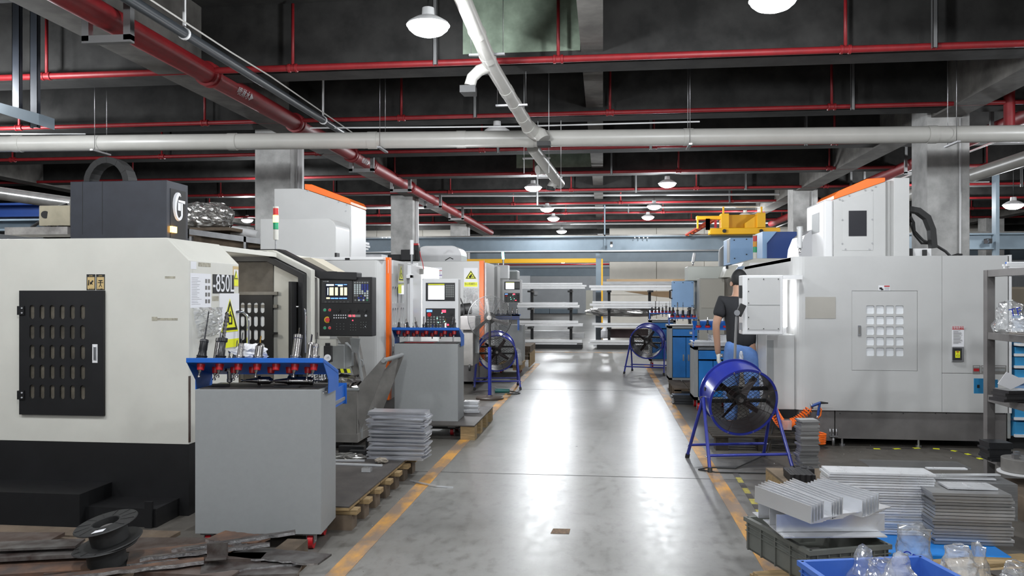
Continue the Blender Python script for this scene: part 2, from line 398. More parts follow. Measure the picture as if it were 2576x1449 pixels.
# walls
struct('wall_left', G().box(-26.2, -26, -6, 75, 0, 5), wallg); struct('wall_right', G().box(26, 26.2, -6, 75, 0, 5), wallg)
struct('wall_back', G().box(-26, 26, 66, 66.2, 0, 5), wallg); struct('wall_front', G().box(-26, 26, -6.2, -6, 0, 5), wallg)
def panel_wall(name, x0, x1, y, z1):
    wl = struct(name, G().box(x0, x1, y+.03, y+.2, 0, z1), mat('joint_wall', (.38, .35, .30), .9))
    nx = max(1, round((x1-x0)/2.0)); dx = (x1-x0)/nx
    for j in range(3):
        for i in range(nx):
            mk('panel', G().box(x0+i*dx+.012, x0+(i+1)*dx-.012, y, y+.04, j*z1/3+.01, (j+1)*z1/3-.01), walls, wl)
panel_wall('wall_inner_right', X(1533, 34), 16, 34, 4.5)
panel_wall('wall_inner_left', -16, X(1180, 34), 34, 4.5)
# ================================================================ pipes and ducts overhead
for i, y in enumerate(PIPE_Y):
    nth_ = ['nearest', 'second nearest', 'third nearest', 'fourth nearest', 'fifth nearest', 'sixth nearest', 'seventh nearest', 'farthest'][i]
    p = thing('sprinkler_pipe', f'red sprinkler pipe crossing the hall under the ceiling, {nth_} of eight', 'pipe', (0, y, 4.15), group='red cross pipes under the ceiling')
    slope = .0
    mk('pipe_run', G().cyl((-20, y, 4.15), (20, y, 4.15), .032 if i else .038, n=12), red, p)
    off = [(-3.6, 0), (-3.0, 0), (-2.2, .4), (-1.5, 0), (-.8, 0), (-2.6, 0), (-1.2, 0), (0, 0)][i][0]
    for k in range(-3, 5):
        x = off+k*3.1
        if abs(x) > 17: continue
        mk('riser', G().cyl((x, y, 4.15), (x, y, 4.9), .019, n=8), red, p)
        mk('coupling', G().lathe([(.036, -.06), (.05, -.055), (.05, -.03), (.042, -.025), (.042, .025), (.05, .03), (.05, .055), (.036, .06)], (x, y, 4.15), (1, 0, 0), 12, True), red, p)
mp_ = thing('main_pipe', 'thick red fire main running along the left ceiling beam', 'pipe', (-4.66, 8, 4.1))
mk('pipe_run', G().cyl((-4.66, -2, 4.12), (-4.66, 33, 4.12), .118, n=24), red, mp_)
for y in (6.0, 9.0, 11.7, 14.4, 15.6, 18.9, 22.2):
    mk('coupling', G().lathe([(.12, -.07), (.148, -.065), (.148, -.03), (.13, -.025), (.13, .025), (.148, .03), (.148, .065), (.12, .07)], (-4.66, y, 4.12), (0, 1, 0), 24, True), red, mp_)
for y in (7.02, 15.0, 18.0, 21.5, 25): mk('hanger', G().box(-4.9, -4.83, y, y+.07, 3.9, 4.5).box(-4.48, -4.41, y, y+.07, 3.9, 4.5).box(-4.9, -4.41, y, y+.07, 3.88, 3.95), mat('galv', (.22, .22, .22), .45, .6), mp_)
def arrow_txt(s, y, h, par, x=-4.66, z=4.12, r=.12):
    a = R(-28); nrm = Vector((math.cos(a), 0, math.sin(a)))
    M_ = Matrix.Translation(Vector((x, y, z))+nrm*(r+.002)) @ Matrix.Rotation(R(90), 4, 'Z') @ Matrix.Rotation(R(90+28), 4, 'X')
    text(s, h, paper, 'lettering', par, M_)
arrow_txt('喷淋水►', 9.75, .085, mp_); arrow_txt('喷淋水►', 14.95, .085, mp_)
bp_ = thing('drain_pipe', 'black drain pipe hung above the red main on the left', 'pipe', (-4, 8, 4.0))
mk('pipe_run', G().cyl((-3.98, -2, 4.0), (-3.98, 13, 4.0), .05, n=14), mat('pipe_black', (.03, .035, .04), .35), bp_)
for y in (7.2, 11.0): mk('clamp', G().cyl((-3.98, y, 4.0), (-3.98, y+.03, 4.0), .06, n=14).box(-3.99, -3.97, y, y+.03, 4.0, 4.98), whitel, bp_)
solo('cable_conduit', G().tube([(-3.9, -2, 4.06), (-3.9, 8, 4.06), (-3.9, 9, 4.08), (-3.92, 12.6, 4.05)], .009, 6), pvc, 'thin white conduit lying along the black drain pipe', 'conduit')
rp_ = thing('side_main_pipe', 'thick red fire main along the right side behind the concrete column', 'pipe', (6.1, 12, 4.1))
mk('pipe_run', G().cyl((6.1, 3, 4.1), (6.1, 30, 4.1), .11, n=20), red, rp_)
mk('riser', G().cyl((5.55, 11.66, 3.8), (5.55, 11.66, 4.7), .07, n=14), red, rp_)
for y in (9.5, 13, 16.5, 20): mk('hanger', G().box(5.92, 5.97, y, y+.05, 3.9, 4.98).box(6.23, 6.28, y, y+.05, 3.9, 4.98).box(5.92, 6.28, y, y+.05, 3.88, 3.93), MATS['galv'], rp_)
solo('pipe_conduit', G().tube([(6.3, 4, 3.98), (6.3, 30, 3.98)], .018, 6), whitel, 'white conduit running beside the right-hand red main', 'conduit')
# ventilation duct across the hall
d = thing('cross_duct', 'white plastic ventilation duct spanning the whole hall overhead', 'duct', (-1, 10.3, 3.5))
A = Vector((-8.3, 9.98, 3.555)); Bq = Vector((7.5, 10.93, 3.55))
mk('duct_run', G().cyl(A, Bq, .108, n=28), pvc, d)
u = (Bq-A).normalized()
for px in (90, 600, 940, 1160, 1330, 1735, 2375):
    t = (X(px, 10.35)-A.x)/u.x; c0 = A+u*t; mk('duct_sleeve', G().cyl(c0-u*.06, c0+u*.06, .114, n=28), pvc, d)
for px in (285, 965, 1737, 2430):
    t = (X(px, 10.35)-A.x)/u.x; c0 = A+u*t
    mk('hanger_rod', G().cyl(c0+Vector((0, -.13, -.13)), c0+Vector((0, -.13, 1.42)), .0035, n=6).cyl(c0+Vector((0, .13, -.13)), c0+Vector((0, .13, 1.42)), .0035, n=6).box(c0.x-.02, c0.x+.02, c0.y-.2, c0.y+.2, c0.z-.135, c0.z-.115), steel, d)
# long duct: comes from over the camera, meets the cross duct, then drops away
d2 = thing('aisle_duct', 'white plastic duct running over the aisle towards the camera with a side outlet', 'duct', (-1, 9, 3.8))
q0 = at(1165, 0, 7.2); q1 = at(1236, 165, 8.55); q2 = at(1335, 330, 10.2)
q00 = q0+(q0-q1)*1.5
mk('duct_run', G().tube([q00, q0, q1, q2], .078, 24), pvc, d2)
mk('duct_elbow', G().tube([q2-(q2-q1)*.08, q2+Vector((.04, .02, -.01)), q2+Vector((.13, .02, -.05)), q2+Vector((.17, .0, -.12))], .092, 20), pvc, d2)
for f in (-.55, -.15, .35, .55, .78):
    c0 = q1+(q2-q1)*f if f > 0 else q1+(q1-q0)*f; uu = (q2-q1).normalized()
    mk('duct_sleeve', G().cyl(c0-uu*.05, c0+uu*.05, .083, n=24), pvc, d2)
e = [q1, at(1205, 178, 8.5), at(1188, 195, 8.5), at(1182, 216, 8.5)]
mk('side_branch', G().tube(e, .062, 16), pvc, d2)
h_ = at(1180, 228, 8.5); mk('outlet_hood', G().prism([(h_.x-.085, h_.y-.1), (h_.x+.085, h_.y-.1), (h_.x+.07, h_.y+.1), (h_.x-.07, h_.y+.1)], 'z', h_.z-.04, h_.z+.035), rubber, d2)
h2 = q2+Vector((.17, .02, -.17)); mk('outlet_hood', G().cb(h2, .17, .16, .06), rubber, d2)
for (px, py, Yy) in ((1225, 135, 8.3), (1287, 263, 9.4)):
    c0 = at(px, py, Yy); mk('hanger_rod', G().cyl((c0.x-.17, Yy, c0.z-.02), (c0.x-.17, Yy, 4.98), .0035, n=6).cyl((c0.x+.17, Yy, c0.z-.02), (c0.x+.17, Yy, 4.98), .0035, n=6).box(c0.x-.19, c0.x+.19, Yy-.02, Yy+.02, c0.z-.02, c0.z+.0), steel, d2)
d3 = thing('drop_duct', 'short white duct slanting down past the crossing to an open end', 'duct', tuple(at(1380, 420, 12)))
p0 = at(1340, 372, 10.7); p1 = at(1372, 420, 11.6); p2 = at(1408, 462, 12.6)
mk('duct_run', G().cyl(p0, p2, .082, n=22), pvc, d3); mk('side_branch', G().cyl(at(1352, 428, 11.7), p1+Vector((0, .2, 0)), .07, n=16), pvc, d3)
mk('duct_elbow', G().tube([p2+(p1-p2)*.25, at(1392, 462, 12.4), at(1386, 472, 12.4)], .07, 14), pvc, d3); mk('outlet_hood', G().cyl(at(1386, 470, 12.4), at(1385, 478, 12.4), .072, n=14), rubber, d3)
for (px, py, Yy) in ((1345, 400, 11.2), (1378, 449, 12.1)):
    c0 = at(px, py, Yy); mk('hanger_rod', G().cyl((c0.x-.15, Yy, c0.z-.2), (c0.x-.15, Yy, 4.98), .005, n=6).cyl((c0.x+.2, Yy, c0.z-.2), (c0.x+.2, Yy, 4.98), .005, n=6).box(c0.x-.17, c0.x+.22, Yy-.02, Yy+.02, c0.z, c0.z+.02), whitel, d3)
# duct bend at the far right
d4 = thing('side_duct', 'white duct along the right side beyond the big column', 'duct', (5.9, 12, 3.4))
mk('duct_run', G().tube([(6.2, 10.1, 3.5), (6.15, 11.5, 3.5), (6.1, 20, 3.5)], .11, 20), pvc, d4)
for y in (11.7, 14): mk('hanger_rod', G().cyl((5.95, y, 3.35), (5.95, y, 4.98), .0035, n=6).box(5.9, 6.35, y-.02, y+.02, 3.36, 3.38), whitel, d4)
d5 = thing('foil_duct', 'shiny metal duct slanting down behind the black machine head at far left', 'duct', tuple(at(80, 490, 9)))
mk('duct_run', G().cyl(at(-60, 478, 9.5), at(185, 513, 9.5), .085, n=20), foil, d5)
# conduits
def conduit(pts, r, label): solo('conduit', G().tube(pts, r, 6), whitel, label, 'conduit')
conduit([at(780, 322, 11.4), at(1100, 320, 11.4), at(1300, 318, 11.4), at(1760, 306, 11.4)], .011, 'thin white conduit with saddle clips above the cross duct, middle of the hall')
conduit([at(0, 337, 11.3), at(215, 337, 11.3)], .011, 'thin white conduit stub at the left edge above the cross duct')
for py, Yy, lab in ((491, 22.6, 'upper'), (522, 25.4, 'middle'), (563, 31, 'lowest')):
    conduit([at(900 if py > 500 else 1060, py+2, Yy), at(1515, py, Yy), at(1960, py-2, Yy)], .03, f'long pale conduit far back under the ceiling, {lab} of three')
# steel channel struts hanging from the ceiling
def strut(px, py1, Y, lab, wd=.05, m=None):
    p = at(px, py1, Y); solo('channel_strut', G().box(p.x-wd/2, p.x+wd/2, Y-.02, Y-.015, p.z, 4.98).box(p.x-wd/2, p.x-wd/2+.006, Y-.02, Y+.03, p.z, 4.98).box(p.x+wd/2-.006, p.x+wd/2, Y-.02, Y+.03, p.z, 4.98), m or MATS['galv'], lab, 'strut')
strut(1095, 163, 8.88, 'galvanised channel strut beside the near left lamp'); strut(2351, 120, 8.88, 'tall galvanised channel strut at upper right')
strut(1195, 296, 11.6, 'galvanised channel strut behind the square outlet hood'); strut(2145, 276, 11.6, 'galvanised channel strut on the second pipe, right side')
strut(1637, 376, 14.3, 'short channel strut under the cross duct right of the duct crossing'); strut(1253, 385, 14.3, 'short channel strut left of the duct crossing')
strut(2028, 366, 14.3, 'channel strut hanging right of centre on the third pipe'); strut(1600, 485, 20.1, 'small channel strut beside the far right lamp row')
strut(1876, 478, 20.1, 'pale channel strut above the yellow crane'); strut(2570, 470, 20.1, 'channel strut at the right edge')
strut(1352, 517, 20.1, 'small channel strut near the far left lamps'); strut(1538, 440, 17.2, 'channel strut close to the middle beam')
strut(1581, 536, 25.7, 'tiny channel strut left of the far right lamps'); strut(1835, 511, 23, 'tiny channel strut over the crane ladder')
for (px, a) in ((43, 0), (88, 1)): strut(px, 292+a*30, 8.2, ['dark steel drop hanger at upper left, outer of two', 'dark steel drop hanger at upper left, inner of two'][a], .09, mat('hanger_navy', (.02, .025, .035), .5))
solo('steel_beam', G().prism([(at(-30, 250, 8).x, at(-30, 250, 8).z), (at(98, 286, 8).x, at(98, 286, 8).z), (at(98, 315, 8).x, at(98, 315, 8).z), (at(-30, 275, 8).x, at(-30, 275, 8).z)], 'y', 8.0, 8.25), gird, 'grey-blue steel beam end under the ceiling at upper left', 'beam')
# ================================================================ lamps
LAMPS = []
def lamp(x, y, z, on, label, group=None):
    if not LAMPS:
        o = lthing('high_bay_lamp', label, 'lamp', (x, y, z), group=group)
        mk('reflector', G().lathe([(.20, -.02), (.19, .0), (.12, .045), (.06, .07), (.055, .14), (0.0, .14)], n=28, ring=True), whitel, o)
        mk('diffuser', G().lathe([(.192, -.018), (.18, -.05), (.14, -.085), (.08, -.108), (.0, -.115)], n=28), lamp_e, o)
        mk('cord', G().cyl((0, 0, .14), (0, 0, 4.98-4.0), .006, n=6), rubber, o)
        l = bpy.data.lights.new('lamp_light', 'POINT'); l.shadow_soft_size = .11; l.energy = LAMP_W; l.color = (.93, .965, 1.0)
        lo_ = bpy.data.objects.new('lamp_light', l); C.objects.link(lo_); lo_.location = (0, 0, -.235); lo_.parent = o; WORLD[lo_.name] = WORLD[o.name]
        LAMPS.append(o)
    else: o = dup(LAMPS[0], (x, y, z), label=label, group=group)
    if not on:
        for ch in list(bpy.data.objects):
            if ch.parent is o and ch.name.startswith('diffuser'): ch.data = ch.data.copy(); ch.data.materials.clear(); ch.data.materials.append(white)
            elif ch.parent is o and ch.type == 'LIGHT': bpy.data.objects.remove(ch)
    return o
rows = {(-1.6): [(7.2, 1, 'bright high-bay lamp with white reflector at the top, left of the aisle duct'), (12.0, 0, 'unlit dome lamp just above the cross duct left of the crossing'), (18.3, 1, 'glowing high-bay lamp by the open end of the slanting duct'), (22.9, 1, 'glowing far lamp of the left row, second after the duct end'), (25.8, 1, 'glowing far lamp of the left row, third after the duct end'), (31, 1, 'last glowing lamp of the left row, over the material racks')],
        1.42: [(6.9, 1, 'bright high-bay lamp cut by the top edge, right of the aisle'), (18.0, 1, 'glowing high-bay lamp of the right row, nearest of the far ones'), (22.6, 1, 'glowing far lamp of the right row, middle'), (25.7, 1, 'glowing far lamp of the right row, last')]}
for x, ls in rows.items():
    for y, on, lab in ls: lamp(x, y, 4.0, on, lab)
q = at(622, 482, 21); lamp(q.x, 21, q.z, 1, 'glowing lamp left of the first concrete column, upper')
q = at(622, 552, 26); lamp(q.x, 26, q.z, 1, 'glowing lamp left of the first concrete column, lower and farther')
q = at(2549, 513, 17.5); lamp(q.x, 17.5, q.z, 1, 'glowing lamp at the right edge beyond the big column')
# lamps added out of view, off frame and behind columns and girders, for brightness
for i, (x, y) in enumerate([(-1.6, 2.2), (1.42, 2.2), (-1.6, -3), (1.42, -3), (-6.8, 1.5), (6.8, 1.5), (-9.5, 11), (7.4, 14), (-9.5, 6.5), (9.5, 7), (9, 22), (5, 30), (0, 38), (-7, 38), (7, 38), (0, 48), (-8, 48), (0, 57), (-3, 44), (3, 44), (-4, 53), (4, 53), (-3, 60), (3, 60), (-7, 8), (6.9, 8.4), (-7.8, 31), (-4.2, 2.6), (4.2, 2.6), (-7.2, 17), (7.2, 19), (4.4, 25.5), (-6.3, 24)]):
    lamp(x, y, 4.0, 1, 'high-bay lamp with white reflector added out of view to light the hall', 'lamps of the same kind added out of view')
# ================================================================ left row: machine 1 (cream and black machining centre)
def sign_tri(cx, cz, w, h, par, mw, glyph=True):
    """yellow warning triangle with black border; mw maps local XY (centred) to the surface"""
    def tri(w, h, dz): return [(-w/2, -h/2+dz), (w/2, -h/2+dz), (0, h/2+dz)]
    def flat(poly, z, m, name):
        g = G().prism(poly, 'z', z, z+.0006); me = g.mesh(name); me.transform(mw); fixn(me); return mk(name, me, m, par)
    flat(tri(w, h, 0), .001, yel2, 'sign_field'); flat(tri(w*.9, h*.9, -.0), .002, rubber, 'sign_border'); flat(tri(w*.64, h*.66, -h*.04), .003, yel2, 'sign_field')
    if glyph:
        g = G()
        for a, b, c_, d_ in ((-.10, .10, -.28, -.22), (.06, .12, -.28, -.02), (-.12, .08, -.04, .02), (-.16, -.06, -.22, -.06), (-.02, .03, .0, .12)):
            g.box(a*w, b*w, c_*h, d_*h, .004, .0045)
        me = g.mesh('pictogram'); me.transform(mw); mk('pictogram', me, rubber, par)
def flatbox(name, x0, x1, y0, y1, m, par, mw, z0=0, z1=.001):
    me = G().box(x0, x1, y0, y1, z0, z1).mesh(name); me.transform(mw); fixn(me); return mk(name, me, m, par)
M1X, M1Y0, M1Y1, M1Y2, M1Y3 = -2.79, 5.116, 5.86, 7.11, 7.92
m1 = thing('machining_centre', 'cream and black machining centre at left with -850L plate and open door', 'machine', (-3.9, 6.5, 0))
prof = [(-5.6, .486), (M1X, .486), (M1X, 1.735), (-2.95, 1.89), (-5.6, 1.89)]
mk('side_panel', G().prism(prof, 'y', M1Y0, M1Y0+.05), cream, m1, .003)
mk('front_panel', G().prism([(-3.0, .486), (M1X, .486), (M1X, 1.735), (-2.95, 1.89), (-3.0, 1.89)], 'y', M1Y0+.05, M1Y1), cream, m1, .003)
mk('roof_panel', G().box(-5.6, -3.0, M1Y0+.05, M1Y3, 1.85, 1.89), cream, m1)
mk('end_panel', G().prism([(-5.6, .30), (M1X, .30), (M1X, 1.71), (-3.0, 1.86), (-5.6, 1.86)], 'y', M1Y3-.04, M1Y3), cream, m1)
mk('front_panel', G().prism([(-3.05, .30), (M1X, .30), (M1X, 1.71), (-3.0, 1.86), (-3.05, 1.86)], 'y', M1Y2+.01, M1Y3-.04), cream, m1, .003)
mk('base_skirt', G().box(-5.6, M1X-.004, M1Y0+.004, M1Y1, .0, .484).box(-5.6, M1X-.004, M1Y1, M1Y3, 0, .30), blackp, m1)
mk('base_plate', G().box(-5.5, -3.35, 4.78, M1Y0+.004, .0, .215), blackp, m1); mk('base_plate', G().box(-3.35, -2.86, 4.84, M1Y0+.004, .0, .12).box(M1X-.14, M1X-.09, 4.82, 4.84, .0, .17), blackp, m1)  # front tank; the low second box is added to darken the floor
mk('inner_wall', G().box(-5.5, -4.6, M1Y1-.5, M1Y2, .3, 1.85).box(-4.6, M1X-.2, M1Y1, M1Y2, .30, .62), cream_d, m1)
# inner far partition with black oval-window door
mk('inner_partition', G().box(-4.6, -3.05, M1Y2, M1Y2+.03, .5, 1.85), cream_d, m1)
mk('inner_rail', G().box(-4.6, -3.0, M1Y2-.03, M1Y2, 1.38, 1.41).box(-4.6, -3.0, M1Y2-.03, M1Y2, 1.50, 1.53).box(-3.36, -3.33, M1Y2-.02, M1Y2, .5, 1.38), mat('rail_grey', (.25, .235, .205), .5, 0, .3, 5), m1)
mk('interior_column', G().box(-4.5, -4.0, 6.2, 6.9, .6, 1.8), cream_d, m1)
def oval_door(par, xa, xb, za, zb, y, nx, nz_, ox, oz, ow, oh, sx, sz, m, pm, flip=1):
    dr = G(); out = [(xa, za), (xb, za), (xb, zb), (xa, zb)]
    holes = [rrect(ox+i*sx, oz+j*sz, ow, oh, min(ow, oh)/2-.0005, 5) for i in range(nx) for j in range(nz_)]
    me = plate(out, holes, .02); me.transform(Matrix.Translation((0, y, 0)) @ Matrix.Rotation(R(90), 4, 'X'))
    dd = mk('door', me, m, par)
    for i in range(nx):
        for j in range(nz_):
            mk('pane', G().box(ox+i*sx-ow/2-.005, ox+i*sx+ow/2+.005, y+.004, y+.012, oz+j*sz-oh/2-.005, oz+j*sz+oh/2+.005), pm, dd)
    return dd
# near side service door: px 50-263, y 730-1050
yd = M1Y0-.012
xa, xb = X(51, yd), X(263, yd); zt, zb = Z(731, xa, yd), Z(1046, xb, yd)
x0 = X(83, yd); x5 = X(210, yd); sx_ = (x5-x0)/5; z_top = Z(785, x0, yd); z_bot = Z(985, x0, yd); sz_ = (z_top-z_bot)/4
dr = oval_door(m1, xa, xb, zb, zt, yd, 6, 5, x0, z_bot, .036, .098, sx_, sz_, blackp, pane_d)
mk('handle', G().pb(232, 245, 866, 913, yd-.014, .008), whitel, dr, .002); mk('handle_slot', G().pb(235, 242, 872, 906, yd-.02, .006), chrome, dr, .002)
for py in (781, 994): mk('hinge', G().pb(43, 60, py-11, py+11, yd-.02, .02), blackp, dr)
for py in (781, 994): mk('hinge_screw', G().cyl(at(55, py-6, yd-.026), at(55, py-6, yd-.018), .006, n=8).cyl(at(55, py+6, yd-.026), at(55, py+6, yd-.018), .006, n=8), steel, dr)
# two gold caution stickers above the door
for k, (a, b_) in enumerate(((218, 240), (242, 264))):
    st = mk('sticker', G().pb(a, b_, 690, 730, M1Y0-.0015, .0015), rubber, m1); mk('sticker_field', G().pb(a+2, b_-2, 697, 728, M1Y0-.0025, .001), gold, st)
    p = at((a+b_)/2, 711, M1Y0-.003)
    if k: g = G().cb(p+Vector((0, 0, .014)), .03, .0006, .007).cb(p, .04, .0006, .005).cb(p+Vector((0, 0, -.002)), .006, .0006, .03).cyl(p+Vector((0, 0, -.012)), p+Vector((-.010, 0, -.03)), .002, n=6).cyl(p+Vector((0, 0, -.012)), p+Vector((.010, 0, -.03)), .002, n=6)
    else: g = G().cyl(p+Vector((-.015, 0, .018)), p+Vector((-.018, 0, -.018)), .004, n=6).cyl(p+Vector((.015, 0, .014)), p+Vector((-.004, 0, -.01)), .005, n=6).cyl(p+Vector((-.006, 0, .004)), p+Vector((.012, 0, -.012)), .003, n=6)
    mk('pictogram', g, rubber, st)
    text('心 夹 手 注' if not k else '小心碰头', .0085, rubber, 'lettering', st, face(p+Vector((0, -.0005, -.045)))); text('▲ 警告', .006, gold, 'lettering', st, face(at((a+b_)/2, 694, M1Y0-.003)))
# old tape remains on the side panel
tape = mat('old_tape', (.45, .42, .33), .7, 0, .4, 40)
mk('tape_strip', G().pb(415, 441, 695, 701, M1Y0-.001, .001), tape, m1); mk('tape_strip', G().pb(393, 447, 800, 806, M1Y0-.001, .001), tape, m1); mk('tape_strip', G().pb(382, 396, 797, 807, M1Y0-.0015, .001), tape, m1)
mk('seam_rust', G().box(M1X-.002, M1X+.003, M1Y0-.003, M1Y0+.02, .5, .95), rust, m1)
# front plate: lettering, papers, signs (face +x)
FX = M1X+.001
def fY(px): return Yf(px, M1X)
def fZ(py, px): return Z(py, M1X, fY(px))
def fbox(name, p0, p1, y0, y1, m, t=.0015, par=m1, o=0):
    zc = (p0+p1)/2; return mk(name, G().box(M1X+o, M1X+o+t, fY(p0), fY(p1), fZ(y1, zc), fZ(y0, zc)), m, par)
pl = fbox('name_plate', 535, 588, 691, 738, blackp, .003)
text('-850L', .135, paper, 'lettering', pl, face((M1X+.0035, (fY(538)+fY(585))/2, fZ(715, 560)), '+x'), .80)
sh = fbox('paper_sheet', 479, 531, 688, 774, paper, .001)
for i in range(17):
    z = fZ(700+i*4.1, 505); w_ = rnd.uniform(.4, .85)
    mk('print_line', G().box(M1X+.0012, M1X+.0015, fY(482), fY(482)+(fY(514)-fY(482))*w_, z, z+.002), greyb, sh)
for i in range(4):
    for a in (0, 7): mk('print_photo', G().box(M1X+.0012, M1X+.0015, fY(516+a), fY(521+a), fZ(705+i*17+7, 520), fZ(705+i*17-3, 520)), greyd, sh)
fbox('paper_note', 480, 494, 658, 677, paper, .001); fbox('paper_note', 499, 530, 661, 671, tape, .001)
s1 = fbox('warning_sign', 586, 600, 670, 721, gold, .0012); fbox('sign_field', 588, 599, 678, 702, paper, .0006, s1, .0013); fbox('sign_field', 588, 599, 704, 719, yel2, .0006, s1, .0013)
sign_tri(0, 0, .07, .07, s1, face((M1X+.002, fY(593), fZ(691, 593)), '+x'), False)
s2 = fbox('warning_sign', 552, 601, 738, 875, paper, .003); fbox('sign_field', 556, 600, 853, 874, yel2, .0006, s2, .0033)
sign_tri(0, 0, (fY(599)-fY(556)), .25, s2, face((M1X+.0035, fY(577), fZ(793, 577)), '+x'))
fbox('tape_strip', 534, 550, 745, 757, tape, .001)
# plastic document pocket
def crumple(name, c, sx, sy, sz, m, amp=.25, seed=0, nu=26, nv=18, par=None, pinch=.0, fq=3.0, hf=.5):
    vs = []; fs = []
    for j in range(nv+1):
        v = j/nv; ph = math.pi*v
        for i in range(nu):
            a = 2*math.pi*i/nu; r = math.sin(ph)**.6
            p = Vector((r*math.cos(a), r*math.sin(a), math.cos(ph)))
            if pinch:
                k = 1-pinch*max(0, (p.z+.6)/1.6)**.7; base_r = r; p.x = math.cos(a)*k*min(1, math.sin(ph)*3 if p.z < 0 else 1)*(.95 if p.z < .9 else .4); p.y = math.sin(a)*k*min(1, math.sin(ph)*3 if p.z < 0 else 1)*(.95 if p.z < .9 else .4)
            nn = noise.noise_vector(p*fq+Vector((seed*7.3, seed, 0)))+hf*noise.noise_vector(p*fq*2.7+Vector((seed, 3, 1)))
            p += nn*amp; vs.append((c[0]+p.x*sx, c[1]+p.y*sy, c[2]+p.z*sz))
    for j in range(nv):
        for i in range(nu): fs.append((j*nu+i, j*nu+(i+1) % nu, (j+1)*nu+(i+1) % nu, (j+1)*nu+i))
    g = G().add(vs, fs, False)
    return g
crp = wrinkle((M1X+.002, fY(479), fZ(850, 479)), (0, fY(556)-fY(479), .0), (0, 0, fZ(776, 500)-fZ(850, 500)), (1, 0, 0), .09, 3, taper=.35)
mk('plastic_pocket', crp, film_c, m1)
# door leaves with chrome handles
mk('door_frame', G().band([(-3.5, 1.805), (-3.06, 1.805), (-2.76, 1.66), (-2.76, .5)], .05, 'y', 6.98, 7.10), blackp, m1, .004)
mk('door_frame', G().band([(-3.9, 1.865), (-3.05, 1.865), (-2.715, 1.70), (-2.715, .3)], .05, 'y', 7.07, 7.16), cream, m1, .004)
mk('door_leaf', G().box(-2.80, -2.77, 6.86, 7.05, .5, 1.62), blackp, m1, .003)
mk('front_panel', G().prism([(-2.86, .30), (M1X+.08, .30), (M1X+.08, 1.66), (-2.86, 1.72)], 'y', M1Y2+.06, M1Y2+.34), cream, m1, .003)
mk('caution_label', G().box(M1X+.0801, M1X+.0815, M1Y2+.10, M1Y2+.16, 1.28, 1.52), gold, m1)
for (px, Yy, xx) in ((546, 5.84, M1X+.05), (763, 7.0, M1X+.06)):
    zt = Z(772 if px > 700 else 785, xx, Yy); zb_ = Z(888, xx, Yy)
    mk('handle', G().tube([(xx-.06, Yy-.03, zt), (xx-.01, Yy, zt+.005), (xx+.02, Yy+.02, zt-.03), (xx+.025, Yy+.02, zt-.08), (xx+.025, Yy+.02, zb_)], .012, 10), chrome, m1)
mk('top_arm', G().band([(-4.3, 1.93), (-3.02, 1.93), (-2.60, 1.72), (-2.27, 1.71)], -.075, 'y', 7.17, 7.34), blackp, m1, .008)
mk('arm_bracket', G().prism([(-3.0, 1.86), (-2.80, 1.86), (-2.55, 1.72), (-2.75, 1.72)], 'y', 7.4, 7.75), mat('beige_trim', (.62, .57, .46), .5), m1)
mk('top_rail', G().box(-4.2, -3.05, 6.9, 6.97, 1.86, 1.90), blackp, m1)
# head, tool arm, cable chain on the roof
hy = 6.1; xa, xb = X(177, hy), X(420, hy); zt = Z(453, xb, hy)
hd = mk('head_cover', G().box(xa, xb, hy, hy+.33, 1.88, zt), navy, m1, .004)
for px in (207, 257): mk('cover_joint', G().pb(px, px+1, 455, 590, hy-.0015, .002), rubber, hd)
mk('logo_plate', G().box(xb, xb+.003, hy+.05, hy+.29, zt-.50, zt-.06), rubber, hd)
g = G(); cl = Vector((xb+.004, hy+.17, zt-.20)); arc = [(cl.x, cl.y+.085*math.cos(a)*.8, cl.z+.105*math.sin(a)) for a in [R(q) for q in range(60, 331, 18)]]
g.tube(arc, [.006, .012, .018, .022, .024, .024, .022, .02, .018, .017, .016, .015, .014, .012, .01, .006][:len(arc)], 6)
g.box(cl.x-.002, cl.x+.004, cl.y-.005, cl.y+.10, cl.z+.035, cl.z+.058).box(cl.x-.002, cl.x+.004, cl.y+.04, cl.y+.062, cl.z-.07, cl.z+.04).box(cl.x-.002, cl.x+.004, cl.y-.01, cl.y+.03, cl.z-.03, cl.z+.04)
mk('logo', g, paper, hd)
mk('amber_patch', G().box(xb+.003, xb+.02, hy+.04, hy+.12, zt-.42, zt-.37), o_on, hd)  # small emissive patch for the beacon's amber glow on the head
a0 = at(272, 455, 6.15); ch = G(); pts = []
for k in range(13):
    a = math.pi*k/12; pts.append((a0.x+.20*math.cos(a), a0.z-.03+.225*math.sin(a)))
for k in range(12): ch.band([pts[k], pts[k+1]], .05, 'y', 6.12+(k % 2)*.002, 6.25)
mk('cable_chain', ch, rubber, m1)
mk('tool_changer_box', G().pb(98, 176, 517, 568, 6.3, .25), mat('beige_cast', (.50, .45, .33), .6, 0, .2, 6), m1, .006); pc = at(110, 540, 6.3)
mk('bore', G().cyl(at(114, 540, 6.29), at(114, 540, 6.4), .032, n=18), blackp, m1); mk('mount_plate', G().pb(12, 170, 571, 590, 6.25, .3), mat('stained_plate', (.4, .38, .36), .6, 0, .5, 7), m1)
mk('bolt', G().cyl(at(125, 568, 6.28), at(125, 573, 6.28), .02, n=8).cyl(at(150, 568, 6.28), at(150, 573, 6.28), .02, n=8), blackp, m1)
mk('hose', G().tube([at(168, 515, 6.35), at(150, 520, 6.35), at(120, 545, 6.36), at(80, 572, 6.36)], .014, 8), rubber, m1)
# unseen point light added inside the open cabin to brighten the oval panes
wl = bpy.data.lights.new('cabin_fill_light', 'POINT'); wl.energy = 9; wl.shadow_soft_size = .06; wl.color = (1, .97, .9)
wo = bpy.data.objects.new('cabin_fill_light', wl); C.objects.link(wo); wo.location = (-3.5, 6.3, 1.72)
